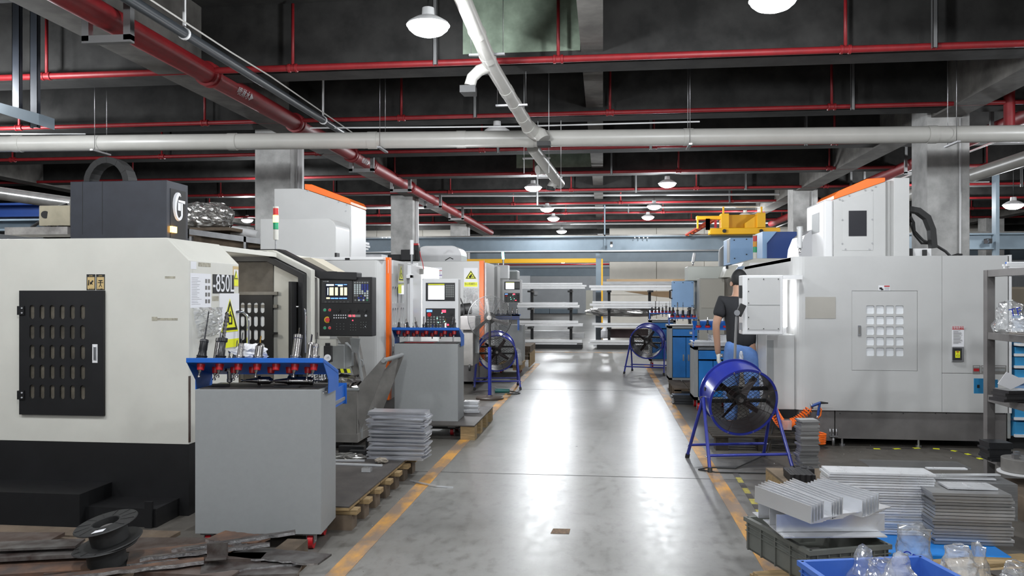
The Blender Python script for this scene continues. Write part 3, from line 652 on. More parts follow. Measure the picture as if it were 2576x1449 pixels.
# inner oval door (far partition)
yy = M1Y2-.03; xa, xb = X(604, yy), X(687, yy); x0 = X(611, yy); sx_ = (X(661, yy)-x0)/3; zc0 = Z(774, x0, yy); zc4 = Z(876, x0, yy); sz_ = (zc0-zc4)/3
dr = oval_door(m1, xa-.02, xb, zc4-.14, Z(743, xb, yy), yy, 4, 4, x0, zc4, .042, .1, sx_, sz_, blackp, pane_w)  # white panes stand in for the lit space behind the ovals
mk('latch', G().pb(686, 696, 836, 841, yy-.02, .03), blackp, dr)
mk('chip_heap', crumple('chip', (-3.35, 6.4, .62), .5, .5, .08, foil, .3, 5, 40, 16, fq=6), steel, m1, kind='stuff')
# hazard plate with characters low on the far front panel
vb = mk('name_plate', G().box(M1X+.082, M1X+.088, 7.22, 7.62, .62, .84), blackp, m1); text('湾晟群', .12, paper, 'lettering', vb, face((M1X+.0885, 7.42, .73), '+x'), .9)
mk('pendant_bracket', G().pb(780, 845, 853, 870, 7.25, .06), cream, m1)
# ---- operator panel of machine 1
PY = 7.2
cp = thing('operator_console', 'black operator panel with lit screen hanging from a black arm on the cream machine', 'control panel', (X(870, PY), PY, 1.12))
def pp(px, py, dy=0): return at(px, py, PY+dy)
mk('housing', G().pb(803, 936, 697, 846, PY, .14), blackp, cp, .006)
mk('pivot', G().cyl(pp(835, 699, .07), pp(835, 683, .07), .05, n=16), blackp, cp)
mk('screen_bezel', G().pb(809, 886, 703, 763, PY-.006, .006), mat('bezel', (.03, .03, .032), .35), cp, .003); mk('key_bezel', G().pb(888, 931, 704, 763, PY-.006, .006), MATS['bezel'], cp, .003)
sc_ = mk('screen', G().pb(819, 875, 713, 754, PY-.008, .002), scr_b, cp)
syel = mat('scr_yellow', (.9, .8, .4), .4, emit=1.3); sblu = mat('scr_blue', (.15, .35, .95), .4, emit=1.4); scy = mat('scr_cyan', (.7, .9, 1), .4, emit=1.6)
for a, b_, c_, d_, m_ in ((821, 840, 715, 719, scy), (843, 863, 715, 717, sblu), (865, 873, 715, 717, sblu), (850, 862, 717, 720, scy), (829, 839, 723, 743, syel), (843, 850, 723, 743, syel), (856, 863, 723, 743, syel), (866, 873, 723, 743, syel), (824, 826, 724, 742, scy), (821, 830, 748, 752, syel), (832, 841, 749, 752, sblu), (842, 851, 749, 752, sblu), (853, 862, 749, 752, sblu), (863, 873, 749, 752, sblu)):
    mk('screen_area', G().pb(a, b_, c_, d_, PY-.009, .001), m_, sc_)
text('MITSUBISHI', .006, paper, 'lettering', cp, face(pp(818, 708, -.0075)))
mk('lettering_dot', G().cyl(pp(825, 708, -.008), pp(825, 708, -.006), .005, n=10), paper, cp)
keyw = mat('key_white', (.55, .62, .62), .5); keyb = mat('key_blue', (.03, .05, .30), .5); keyg = mat('key_green', (.05, .25, .12), .5); keyd = mat('key_grey', (.22, .23, .22), .5)
def key(a, b_, m_, w_=4.2, h_=4.2): mk('key', G().pb(a-w_/2, a+w_/2, b_-h_/2, b_+h_/2, PY-.011, .005), m_, cp)
for c_ in range(6):
    key(892.8+c_*6.3, 710.8, keyd)
    for r_ in range(4): key(892.8+c_*6.3, 717+r_*5.2, keyb if (c_ > 2 and r_ < 3) or (c_ == 4 and r_ == 3) else keyw)
    key(892.8+c_*6.3, 737.8, keyw)
for (a, b_, m_) in ((893, 743.6, keyd), (899, 743.6, keyd), (918, 743.6, keyw), (924, 743.6, keyw), (908.5, 745, keyb), (902, 749.5, keyb), (915, 749.5, keyb), (908.5, 754, keyb), (924, 749.5, keyw), (894, 755, keyd), (903, 755, keyw), (914.5, 755, keyw), (923.5, 755, keyg)): key(a, b_, m_)
for k in range(7): key(819+k*9.4, 759.3, keyd, 4, 1)
def knob(px, py, r, m_, name='button', L_=.012, n=18): return mk(name, G().cyl(pp(px, py, -.001), pp(px, py, -L_), r, r*.9, n), m_, cp)
for px in (817.5, 829.8):
    for py in (780, 825): knob(px, py, .017, keyd, 'button_ring', .004); knob(px, py, .0135, (g_off if px < 820 else r_off), 'button')
knob(824, 804.5, .031, mat('estop_yellow', (.75, .5, .02), .4), 'stop_ring', .005); knob(824, 804.5, .022, r_off, 'stop_button', .03)
for px in (852, 877, 897.5, 917): o_ = knob(px, 781, .014, rubber, 'dial', .02); mk('dial_grip', G().cb(pp(px, 781, -.026), .008, .012, .03), rubber, cp)
for r_ in (793, 799.5):
    for c_ in range(6): knob(840.5+c_*5.8, r_, .0065, paper, 'button', .005, 8)
mk('digit_window', G().pb(874.5, 907, 791.5, 797.5, PY-.003, .003), keyd, cp); text('16 16', .022, r_led, 'lettering', cp, face(pp(885, 794.5, -.004)), .95)
knob(920.5, 794, .012, steel, 'key_switch', .006)
for gx, gy in ((847, 814.5), (882, 816.5), (908, 810.5)):
    for c_ in range(3):
        for r_ in range(3): mk('key', G().cb(pp(gx+c_*6.4*(1.4 if gx < 850 else 1), gy+r_*6.8, -.002), .005, .002, .005), keyd, cp)
knob(887.5, 806, .006, r_led, 'pilot_light', .004, 8); knob(919, 821.5, .004, paper, 'pilot_light', .004, 8)
for py in (716, 786): mk('latch', G().cyl(at(936, py, PY+.03), at(938, py, PY+.03), .008, n=8), rubber, cp)
# handwheel pendant
hw = thing('handwheel_pendant', 'black handwheel pendant with round white dial hanging under the operator panel', 'pendant', tuple(at(823, 912, 7.2)))
mk('pendant_body', G().pb(814, 834, 870, 911, 7.18, .04), rubber, hw, .006); mk('dial_wheel', G().cyl(at(824, 900, 7.18), at(824, 900, 7.16), .032, n=20), whitel, hw); mk('dial_knob', G().cyl(at(826, 898, 7.165), at(826, 898, 7.14), .007, n=10), steel, hw)
mk('hook', G().pb(818, 829, 863, 871, 7.2, .02), rubber, hw); mk('cable', G().tube([at(819, 911, 7.2), at(820, 935, 7.22), at(826, 980, 7.24), at(835, 1040, 7.26)], .006, 6).tube([at(828, 911, 7.2), at(827, 940, 7.22), at(823, 985, 7.22)], .005, 6), rubber, hw)
# signal tower
def tower(px, Y, ytop, lit, label, s=1, base=None):
    p = at(px, ytop, Y); L_ = .075*s; z = p.z
    zb_ = base if base is not None else p.z-.30
    t = thing('signal_tower', label, 'signal light', (p.x, p.y, zb_))
    mk('pole', G().cyl((p.x, p.y, zb_), (p.x, p.y, z-3*L_), .009*s, n=10), steel, t); 
    for k, (on, off_) in enumerate(((r_led, r_off), (o_on, y_off), (g_on, g_off))):
        mk('lens', G().cyl((p.x, p.y, z-(k+1)*L_), (p.x, p.y, z-k*L_-.004), .028*s, n=16), on if lit == k else off_, t)
    mk('tower_base', G().cyl((p.x, p.y, z-3*L_-.11*s), (p.x, p.y, z-3*L_-.003), .027*s, n=16), cream, t); mk('cap', G().cyl((p.x, p.y, z-.004), (p.x, p.y, z+.012), .029*s, n=16), cream, t)
    return t
tower(694, 7.4, 523, 1, 'signal tower with glowing amber middle lens on the cream machine', .92, 1.9)
# ================================================================ tool cart 1 and tool holders
def cart(name, label, cx, cy, rz, w_, d_, h_, top=None, casters=(1, 1, 1, 1), bodym=greyc, frontc=None):
    """tool cart in local metres: x along the width, near (camera) face at y=-d/2"""
    t = lthing(name, label, 'tool cart', (cx, cy, 0), rz)
    mk('body', G().box(-w_/2, w_/2, -d_/2, d_/2, .095, h_), bodym, t, .003)
    mk('top_mat', G().box(-w_/2+.02, w_/2-.02, -d_/2+.02, d_/2-.02, h_, h_+.004), sheet, t)
    mk('screw', G().cyl((w_/2, -d_/2+.035, h_-.02), (w_/2+.004, -d_/2+.035, h_-.02), .007, n=8).cyl((w_/2, -d_/2+.1, h_-.02), (w_/2+.004, -d_/2+.1, h_-.02), .007, n=8), chrome, t)
    for i, (sx, sy) in enumerate(((1, -1), (-1, -1), (1, 1), (-1, 1))):
        x, y = sx*(w_/2-.07), sy*(d_/2-.05)
        wh = mk('caster', G().cyl((x-.016, y, .045), (x+.016, y, .045), .045, n=20), redd, t)
        mk('fork', G().box(x-.024, x-.019, y-.03, y+.03, .035, .092).box(x+.019, x+.024, y-.03, y+.03, .035, .092).box(x-.04, x+.04, y-.045, y+.045, .088, .095).cyl((x-.026, y, .045), (x+.026, y, .045), .008, n=8), steel, wh)
    return t
def rack(t, w_, y0, y1, z0, z1, h_, n, m=blue, sock=True):
    """slanting tool shelf: near edge (y0,z0), far edge (y1,z1); sockets in two staggered rows"""
    sl = (z1-z0)/(y1-y0)
    mk('tool_shelf', G().prism([(y0, z0), (y1, z1), (y1, z1-.028), (y0, z0-.028)], 'x', -w_/2, w_/2), m, t, .002)
    for s in (-1, 1):
        x = s*w_/2; mk('shelf_bracket', G().prism([(y0, z0-.02), (y1, z1-.02), (y1, h_-.03), (y0+.13, h_-.03), (y0+.13, h_+.05)], 'x', min(x, x-s*.004), max(x, x-s*.004)), m, t)
    pos = []
    for k in range(n):
        for row in (0, 1):
            if row and k == n-1: continue
            x = -w_/2+w_*(k+.62+.45*row)/n*0.97; y = y0+.055+row*.10; z = z0+sl*(y-y0)
            if sock: mk('socket', G().lathe([(.026, .001), (.024, .003), (.024, -.03), (.019, -.062), (.0, -.062)], (x, y, z), (0, -sl, 1), 14), redd, t)
            pos.append((x, y, z, sl, row))
    return pos
CX, CY, CRZ = -2.03, 4.655, R(5.5)
c1 = cart('tool_cart', 'grey tool cart with blue slanting tool shelf, standing nearest at left', CX, CY, CRZ, .745, .36, .944)
dw = mk('drawer', G().box(.352, .356, .18, .50, .78, .90).box(-.35, .352, .18, .50, .78, .785).box(-.35, .37, .495, .50, .77, .91), blue, c1); mk('drawer_slide', G().box(.357, .364, .17, .48, .80, .822), steel, dw)
pos1 = rack(c1, .80, -.24, .14, 1.135, 1.03, .944, 7)
def cone(g, o, d, L_=.062, r0=.020, r1=.011):
    return g.lathe([(r0, -.002), (r0, 0), (r0, -.0), (r1, -L_), (.006, -L_-.004), (.006, -L_-.018), (.0095, -L_-.022), (.0095, -L_-.032), (.0, -L_-.033)], o, d, 14)
def holder(kind, label, loc, rot, group=None, sc_f=1):
    """tool holder: flange on the socket at the origin, taper and pull stud below, body and bit above"""
    t = lthing('tool_holder', label, 'tool holder', loc, rot=rot, group=group); t.scale = (sc_f,)*3
    body = toolbk if kind in ('drill', 'mill', 'small_black') else toolst
    mk('taper', G().lathe([(.018, .0), (.009, -.075), (.005, -.08), (.005, -.094), (.009, -.098), (.009, -.108), (.0, -.109)], n=14), toolst, t)
    mk('flange', G().lathe([(.0, .0), (.029, .0), (.031, .003), (.031, .008), (.027, .011), (.031, .014), (.031, .02), (.0, .02)], n=20), body, t)
    P = {'drill': [(.026, .02), (.022, .05), (.024, .055), (.023, .10), (.026, .102), (.024, .115), (.014, .12), (0, .12)],
         'mill': [(.022, .02), (.022, .055), (.019, .06), (.019, .10), (.026, .104), (.026, .125), (0, .126)],
         'slim': [(.016, .02), (.015, .07), (.017, .072), (.017, .09), (.008, .095), (0, .095)],
         'fat': [(.024, .02), (.024, .12), (.022, .122), (.026, .125), (.026, .145), (.01, .15), (0, .15)],
         'mid': [(.02, .02), (.02, .10), (.021, .105), (.019, .12), (.008, .125), (0, .125)],
         'small_black': [(.02, .02), (.017, .04), (.015, .06), (.017, .062), (.015, .085), (0, .085)],
         'short': [(.024, .02), (.024, .075), (.018, .08), (.010, .095), (0, .095)]}[kind]
    mk('holder_body', G().lathe(P, n=20), body, t)
    top = P[-1][1]; bl, br, bm_ = {'drill': (.17, .005, toolbk), 'mill': (.16, .013, toolst), 'slim': (.065, .003, toolbk), 'fat': (.04, .004, toolst), 'mid': (.05, .006, toolst), 'small_black': (.05, .004, toolst), 'short': (.045, .005, mat('brass', (.65, .38, .08), .3, 1))}[kind]
    g = G(); prev = None; n_ = 14
    for k in range(n_):                      # fluted bit: alternating radii twisted along the length
        z0 = top+bl*k/n_; z1 = top+bl*(k+1)/n_; r_ = br*(1 if k % 2 else .72)
        g.cyl((0, 0, z0), (0, 0, z1), r_, br*(.72 if k % 2 else 1) if k < n_-1 else r_*.3, 8)
    mk('bit', g, bm_, t); return t
mw1 = Matrix.Translation((CX, CY, 0)) @ Matrix.Rotation(CRZ, 4, 'Z')
tilt = math.atan(.276)
spec = [(505, 898, 0, 'drill', 'black tool holder with long dark drill, leftmost on the nearest blue shelf'), (560, 898, 2, 'mill', 'black tool holder with thick twist drill beside the yellow warning sign'), (662-125+3, 898, 1, 'fat', None),
        (585, 898, 4, 'slim', 'slim holder with thin drill in front of the crumpled paper'), (650, 898, 6, 'short', 'short holder with brass-coloured bit, middle of the nearest blue shelf'), (712, 898, 10, 'fat', 'tallest chrome holder on the nearest blue shelf'), (736, 898, 11, 'mid', 'narrow chrome holder between two thicker ones on the nearest shelf'), (752, 898, 12, 'slim', 'rightmost chrome holder on the nearest blue shelf')]
for px, py, k, kind, lab in spec:
    if lab is None: lab = 'tall chrome boring holder behind the two black holders on the nearest shelf'
    x, y, z, sl, row = pos1[k]; p = mw1 @ Vector((x, y, z+.004))
    holder(kind, lab, tuple(p), (-tilt+.02, R(3), CRZ))
for k, lab in ((3, 'black holder cone poking through the nearest shelf, second rear socket'), ):
    x, y, z, sl, row = pos1[k]; p = mw1 @ Vector((x, y, z+.004)); holder('small_black', lab, tuple(p), (-tilt, 0, CRZ))
# holders lying and standing on the cart top
p = mw1 @ Vector((-.20, -.06, .954+.105)); 
def lying(lx, ly, rz, lab, L_=1, kind='mid'):
    p = mw1 @ Vector((lx, ly, .944+.034)); t = holder(kind, lab, tuple(p), (R(90), 0, CRZ+rz), sc_f=L_); return t
lying(-.06, .0, R(96), 'chrome tool holder lying on the nearest cart, left of the long one', .95, 'short'); lying(.13, -.02, R(94), 'long chrome tool holder lying on the nearest cart top, right', 1.05, 'fat')
pz = mw1 @ Vector((-.22, -.04, .95)); holder('slim', 'tool holder standing upside down on the nearest cart top', (pz.x, pz.y, pz.z+.11), (R(180), 0, CRZ), sc_f=.95)
def onc(lx, ly, lz): return mw1 @ Vector((lx, ly, lz))
solo('flat_bar', G().cb((0, 0, .006), .15, .05, .012, Matrix.Translation(onc(.15, -.1, .949)) @ Matrix.Rotation(CRZ, 4, 'Z')), toolbk, 'black flat bar lying at the front edge of the nearest cart', 'bar')
solo('flat_bar', G().cb((0, 0, .006), .10, .04, .012, Matrix.Translation(onc(-.28, -.02, .949)) @ Matrix.Rotation(.3, 4, 'Z')), toolbk, 'dark flat bar lying at the left end of the nearest cart', 'bar')
pc = onc(-.07, -.12, 1.16); solo('crumpled_paper', crumple('p', pc, .10, .045, .045, paper, .4, 9, 18, 12, fq=2), paper, 'white crumpled paper on the nearest blue tool shelf', 'paper')
# ================================================================ machine 2 (white, orange stripe, sloped orange head)
M2X, M2Y = -2.35, 8.34
m2 = thing('machining_centre', 'white machining centre with vertical orange stripe and orange sloped top, second on the left', 'machine', (-3.6, 9.6, 0))
r_ = .09
prof = [(-4.0, M2Y), (M2X-r_, M2Y)]+[(M2X-r_+r_*math.sin(R(a)), M2Y+r_-r_*math.cos(R(a))) for a in (15, 30, 45, 60, 75, 90)]+[(M2X, M2Y+.13), (-4.0, M2Y+.13)]
mk('side_panel', G().prism(prof, 'z', .352, 1.875), white, m2, .002)
mk('top_trim', G().box(-3.3, M2X+.0, M2Y, M2Y+.12, 1.878, 1.91), whitel, m2, .003)
mk('base_skirt', G().box(-4.0, M2X-.03, M2Y+.02, 11.2, .06, .35), greyb, m2)
mk('roof_panel', G().box(-4.0, M2X-.02, M2Y+.13, 11.3, 1.85, 1.88), white, m2)
mk('rear_panel', G().box(-4.0, M2X, 11.2, 11.3, .35, 1.875).box(-4.05, -4.0, M2Y, 11.3, .3, 1.875), white, m2)
y0 = M2Y+.14
mk('stripe', G().box(M2X-.02, M2X+.035, y0, y0+.09, .352, 1.91), orange, m2, .004)
# slotted sliding door beside the stripe
ya, yb = y0+.09, Yf(1021, M2X); sl_ = (yb-ya)
holes = [rrect(ya+.12+i*.10+(.06 if i > 2 else 0), z, .055, .19, .027, 4) for i in range(5) for z in (.78, 1.02, 1.26, 1.50)]
me = plate([(ya, .352), (yb, .352), (yb, 1.89), (ya, 1.89)], holes, .03)
me.transform(Matrix(((0, 0, 1, M2X+.005), (1, 0, 0, 0), (0, 1, 0, 0), (0, 0, 0, 1)))); md = mk('sliding_door', me, white, m2)
mk('door_backing', G().box(M2X-.06, M2X-.03, ya+.03, yb-.03, .6, 1.7), glassd, md)
mk('sliding_door', G().box(M2X+.01, M2X+.06, yb+.02, 9.9, .352, 1.86), whitel, m2, .004)
mk('handle', G().box(M2X+.06, M2X+.10, yb-.05, yb-.02, .8, 1.75).box(M2X, M2X+.10, yb-.05, yb+.03, 1.70, 1.74), whitel, m2, .004)
def s2box(name, pxa, pxb, pya, pyb, m, par=m2, t=.002, x=M2X+.021, o=0):
    a, b_ = Yf(pxa, x), Yf(pxb, x); pm = (pxa+pxb)/2; ym = Yf(pm, x)
    return mk(name, G().box(x+o, x+o+t, a, b_, Z(pyb, x, ym), Z(pya, x, ym)), m, par)
st = s2box('sticker', 976, 989, 655, 688, paper); s2box('sticker_print', 977, 982, 654, 660, redd, st, .001, o=.002)
ws = thing('warning_sign', 'yellow triangle warning sign hanging by the slotted door of the orange-striped machine', 'sign', tuple(at(1009, 735, 9.0)))
xx = M2X+.07; ym = Yf(1009, xx); zc = Z(688, xx, ym)
sign_tri(0, 0, Yf(1015, xx)-Yf(1003, xx), .17, ws, face((xx, ym, zc), '+x'))
mk('sign_plate', G().box(xx-.003, xx, Yf(1002, xx), Yf(1016, xx), Z(740, xx, ym), Z(664, xx, ym)), film_d, ws); mk('sign_field', G().box(xx, xx+.001, Yf(1002, xx), Yf(1010, xx), Z(738, xx, ym), Z(716, xx, ym)), yel2, ws)
# fixed roof head
hy = 9.3
xa, xb, xc, xd = X(730, hy), X(753, hy), X(768, hy), X(900, hy)
mk('column_cover', G().box(xa-.2, xb, hy, hy+.8, 1.88, Z(474, xb, hy)), white, m2, .004)
def hx(px): return X(px, hy)
def hz(px, py): return Z(py, X(px, hy), hy)
prof = [(hx(752), 1.88), (hx(881), 1.88), (hx(881), hz(881, 515)), (hx(768), hz(768, 477)), (hx(752), hz(752, 474))]
mk('head_cover', G().prism(prof, 'y', hy, hy+.62), white, m2, .004)
mk('head_front', G().box(hx(881), hx(881)+.012, hy+.02, hy+.60, 1.88, hz(881, 518)), whitel, m2)
mk('orange_hood', G().prism([(hx(767), hz(767, 476)), (hx(883), hz(883, 515)), (hx(883), hz(883, 508)), (hx(877), hz(877, 499)), (hx(785), hz(785, 464)), (hx(767), hz(767, 463))], 'y', hy-.01, hy+.63), orange, m2, .006)
for px, py in ((775, 480), (820, 496), (852, 508), (872, 515), (870, 531)): mk('screw', G().cyl(at(px, py, hy-.006), at(px, py, hy), .010, n=8), steel, m2)
# rounded tool-magazine hood
py_ = 8.75
def px_(px): return X(px, py_)
def pz_(px, py): return Z(py, X(px, py_), py_)
c0 = (px_(820), pz_(820, 575)); rad = px_(845)-px_(820); top = pz_(820, 549)
pr = [(px_(655), 1.88), (px_(845), 1.88)]+[(c0[0]+rad*math.cos(R(a)), top-rad+rad*math.sin(R(a))) for a in range(0, 91, 10)]+[(px_(655), top)]
mk('magazine_hood', G().prism(pr, 'y', py_, py_+.5), white, m2, .004)
mk('roof_box', G().pb(842, 847, 636, 650, M2Y+.1, .1), blackp, m2); mk('roof_slot', G().box(X(868, M2Y), X(880, M2Y), M2Y-.002, M2Y+.05, 1.875, 1.90), blackp, m2)
# control panels facing the camera
def ctl(label, pxa, pxb, pya, pyb, Y, big=True):
    x0, x1 = X(pxa, Y), X(pxb, Y); xm = (x0+x1)/2; z1, z0 = Z(pya, xm, Y), Z(pyb, xm, Y); W, Hh = x1-x0, z1-z0
    t = thing('operator_console', label, 'control panel', (xm, Y, z0))
    mk('housing', G().box(x0, x1, Y, Y+.16, z0, z1), whitel, t, .008)
    def rel(a, b_, c_, d_, dy=.004, o=0): return G().box(x0+W*a, x0+W*b_, Y-dy-o, Y-o, z1-Hh*d_, z1-Hh*c_)
    mk('screen_bezel', rel(.10, .91, .08, .43), MATS['bezel'], t, .002); sc2 = mk('screen', rel(.17, .62, .13, .40, .002, .004), scr_w, t); mk('screen_area', rel(.17, .62, .10, .12, .002, .004), yel2, sc2)
    pn = mk('key_field', rel(.10, .91, .57, 1.0-.02), MATS['bezel'], t, .002)
    for r_ in range(7):
        for c_ in range(5): mk('key', rel(.655+c_*.048, .69+c_*.048, .12+r_*.035, .145+r_*.035, .002, .004), keyd, t)
    for r_ in range(5):
        for c_ in range(6): mk('key', rel(.14+c_*.085, .19+c_*.085, .72+r_*.05, .75+r_*.05, .002, .004), keyd, t)
    mk('stop_button', G().cyl((x0+W*.21, Y-.03, z1-Hh*.69), (x0+W*.21, Y, z1-Hh*.69), W*.055, n=16), r_off, t)
    mk('display', rel(.13, .28, .60, .64, .002, .004), sblu, t); mk('display', rel(.55, .66, .60, .65, .002, .004), r_led, t)
    for a, b_ in ((.42, .76), (.55, .66), (.62, .82), (.45, .84)): mk('pilot_light', G().cyl((x0+W*a, Y-.008, z1-Hh*b_), (x0+W*a, Y-.003, z1-Hh*b_), W*.012, n=8), g_on, t)
    mk('display', rel(.66, .74, .87, .90, .002, .004), r_led, t)
    for b_ in (.68, .77, .86): mk('dial', G().cyl((x0+W*.82, Y-.02, z1-Hh*b_), (x0+W*.82, Y-.004, z1-Hh*b_), W*.035, n=12), rubber, t)
    return t
ctl('white control panel with bright screen beside the second machine, behind the second tool cart', 1062, 1153, 701, 832, 9.9)
ctl('smaller white control panel with bright screen beside the material rack', 1264, 1312, 704, 762, 17.0)
ml = thing('console_fill_lamp', 'added glowing lamp hidden behind the second machine console to brighten the third machine', 'lamp', (-2.07, 10.9, 1.55)); mk('light_tube', G().cyl((-2.15, 10.9, 1.55), (-1.98, 10.9, 1.55), .02, n=10), tube_e, ml)
wl = bpy.data.lights.new('console_fill_light', 'POINT'); wl.energy = 85; wl.shadow_soft_size = .08; wl.color = (.95, .97, 1); wo = bpy.data.objects.new('console_fill_light', wl); C.objects.link(wo); wo.parent = ml; wo.location = (0, .08, 0)  # added lamp hidden behind the console, lights the side of the third machine
mk('stand', G().cyl((-2.07, 10.9, 0), (-2.07, 10.9, 1.54), .012, n=8), steel, ml)
lt = thing('work_light', 'white tubular light standing on the second machine door', 'lamp', tuple(at(1036, 662, 9.5))); mk('light_tube', G().cyl(at(1036, 604, 9.5), at(1036, 640, 9.5), .022, n=12), whitel, lt); mk('stand', G().cyl(at(1036, 640, 9.5), at(1036, 664, 9.5), .013, n=10), chrome, lt)
solo('door_column', G().pb(1020, 1048, 662, 1038, 9.95, .10), whitel, 'brightly lit white door column beside the control panel of the second machine', 'door column', bev=.004)
solo('signal_box', G().pb(1050, 1064, 676, 690, 9.8, .05), greyd, 'small grey switch box on the white door column', 'switch', bev=.003)
solo('air_hose', G().tube([at(1056, 632, 9.85), at(1058, 645, 9.85), at(1063, 660, 9.85), at(1066, 678, 9.85)], .005, 6), redd, 'thin red and clear hose dangling above the switch box', 'hose')
# ================================================================ machine 3
M3Y = 13.1
m3 = thing('machining_centre', 'white machining centre with yellow warning sign and orange edge, third on the left', 'machine', (-3.1, 14, 0))
xL, xR = X(1040, M3Y)-1.3, X(1206, M3Y); zt3 = Z(657, xR, M3Y)
mk('side_panel', G().box(xL, xR, M3Y, M3Y+.1, .50, zt3), white, m3, .004); mk('stripe', G().box(xR, xR+.075, M3Y-.01, M3Y+.1, .32, zt3+.01), orange, m3, .004)
mk('front_panel', G().box(xR-.5, xR+.10, M3Y+.1, M3Y+1.1, .45, zt3-.02), whitel, m3, .004); mk('base_skirt', G().box(xL, xR+.0, M3Y+.05, 15.4, .05, .5), greyb, m3)
mk('roof_panel', G().box(xL, xR, M3Y+.1, 15.5, zt3-.05, zt3-.01), white, m3); mk('rear_panel', G().box(xL, xR, 15.4, 15.5, .5, zt3), white, m3)
mk('front_panel', G().box(xR-.4, xR+.05, M3Y+1.9, 15.4, .4, zt3-.02), white, m3)
yh = 13.65; xs0, xs1 = X(1047, yh), X(1160, yh); zb = zt3-.02; zt_ = Z(618, xs1, yh); r_ = .17
pr = [(xs0, zb), (xs1, zb)]+[(xs1-r_+r_*math.cos(R(a)), zt_-r_+r_*math.sin(R(a))) for a in range(0, 91, 15)]+[(xs0+r_+r_*math.cos(R(a)), zt_-r_+r_*math.sin(R(a))) for a in range(90, 181, 15)]
mk('magazine_hood', G().prism(pr, 'y', yh, yh+.6), whitel, m3, .004)
mk('motor', G().pb(1008, 1042, 628, 655, 13.2, .4).pb(975, 1042, 640, 655, 13.3, .4), blackp, m3, .01); mk('red_cap', G().pb(1040, 1052, 612, 618, 13.3, .1), redd, m3); mk('motor', G().pb(1040, 1053, 617, 655, 13.3, .12), blackp, m3)
mk('hose', G().tube([at(1120, 655, 13.1), at(1132, 648, 13.1), at(1140, 652, 13.1)], .008, 6), rubber, m3)
s3 = mk('instruction_sheet', G().pb(1068, 1112, 673, 700, M3Y-.003, .002), paper, m3)
text('数控设备安全操作规程', .016, greyb, 'lettering', s3, face(at(1090, 677, M3Y-.004)), .9)
mk('print_area', G().pb(1079, 1112, 680, 681.5, M3Y-.005, .002), redd, s3); mk('print_area', G().pb(1087, 1112, 691.5, 693.5, M3Y-.005, .002), mat('print_purple', (.12, .05, .3), .6), s3)
for k in range(4): mk('print_line', G().pb(1079, 1108, 683+k*2, 683.7+k*2, M3Y-.005, .002), greyc, s3)
s4 = mk('warning_sign', G().pb(1167, 1202, 674, 722, M3Y-.003, .002), paper, m3); mk('sign_field', G().pb(1168, 1201, 710, 721, M3Y-.004, .002), yel2, s4)
sign_tri(0, 0, X(1199, M3Y)-X(1170, M3Y), .145, s4, face(at(1184.5, 691, M3Y-.006)), False)
pcn = at(1184.5, 694, M3Y-.0105); g = G()
for dx, dz, rr in ((-.012, -.014, .02), (.006, .012, .016)): g.lathe([(rr, 0), (rr, .001), (rr*.5, .001), (rr*.5, 0)], pcn+Vector((dx, 0, dz)), (0, -1, 0), 10)
g.box(pcn.x+.008, pcn.x+.04, pcn.y-.001, pcn.y, pcn.z-.02, pcn.z-.008); mk('pictogram', g, rubber, s4)
text('当心机械伤人', .034, rubber, 'lettering', s4, face(at(1184.5, 714.5, M3Y-.007)), .78)
solo('plastic_pocket', wrinkle(at(1166, 772, M3Y-.01), (at(1203, 772, M3Y)-at(1166, 772, M3Y)), (0, 0, .31), (0, -1, 0), .04, 5), film_w, 'wrinkled clear pocket below the yellow sign on the third machine', 'pocket')
solo('cable', G().tube([at(1158, 750, 12.0), at(1168, 775, 12.0), at(1166, 810, 12.0), at(1156, 828, 12.0)], .012, 6), rubber, 'black cable looping down right of the control panel', 'cable')
solo('cable_bundle', G().tube([at(1154, 785, 12.2), at(1165, 778, 12.2), at(1185, 776, 12.2)], .09, 10), rubber, 'dark cable bundle behind the pedestal fan', 'cable')
ck = thing('chip_conveyor', 'dark chip conveyor cabinet standing behind the second tool cart', 'conveyor', tuple(at(1176, 925, 11.6)))
mk('conveyor_body', G().pb(1165, 1190, 828, 920, 11.6, .6), greyd, ck, .006); mk('conveyor_head', G().pb(1158, 1196, 795, 830, 11.55, .5), greyb, ck, .006); mk('side_plate', G().pb(1180, 1205, 820, 888, 11.8, .05), greyc, ck); mk('caster', G().cyl(at(1180, 925, 11.6), at(1184, 925, 11.6), .05, n=14), rubber, ck)
# machine 4
m4 = thing('machining_centre', 'pale machine top with green-lit lamp, farthest on the left', 'machine', tuple(at(1260, 830, 17.6)))
mk('side_panel', G().pb(1215, 1278, 667, 911, 17.6, .1), white, m4, .004); mk('cabinet', G().pb(1248, 1278, 667, 700, 17.2, .3), whitel, m4, .006); mk('tank', G().pb(1278, 1302, 680, 705, 18.2, .5), greyc, m4, .03); mk('column', G().pb(1218, 1246, 668, 926, 16.0, .3), whitel, m4, .006); mk('duct', G().pb(1232, 1238, 680, 780, 15.9, .06), chrome, m4)
t = thing('signal_lamp', 'slim green glowing signal lamp on the farthest left machine', 'signal light', tuple(at(1266, 668, 17.3))); mk('lens', G().cyl(at(1264.5, 634, 17.3), at(1266, 652, 17.3), .028, n=12), g_on, t); mk('stand', G().cyl(at(1266, 652, 17.3), at(1266, 668, 17.3), .02, n=10), chrome, t)
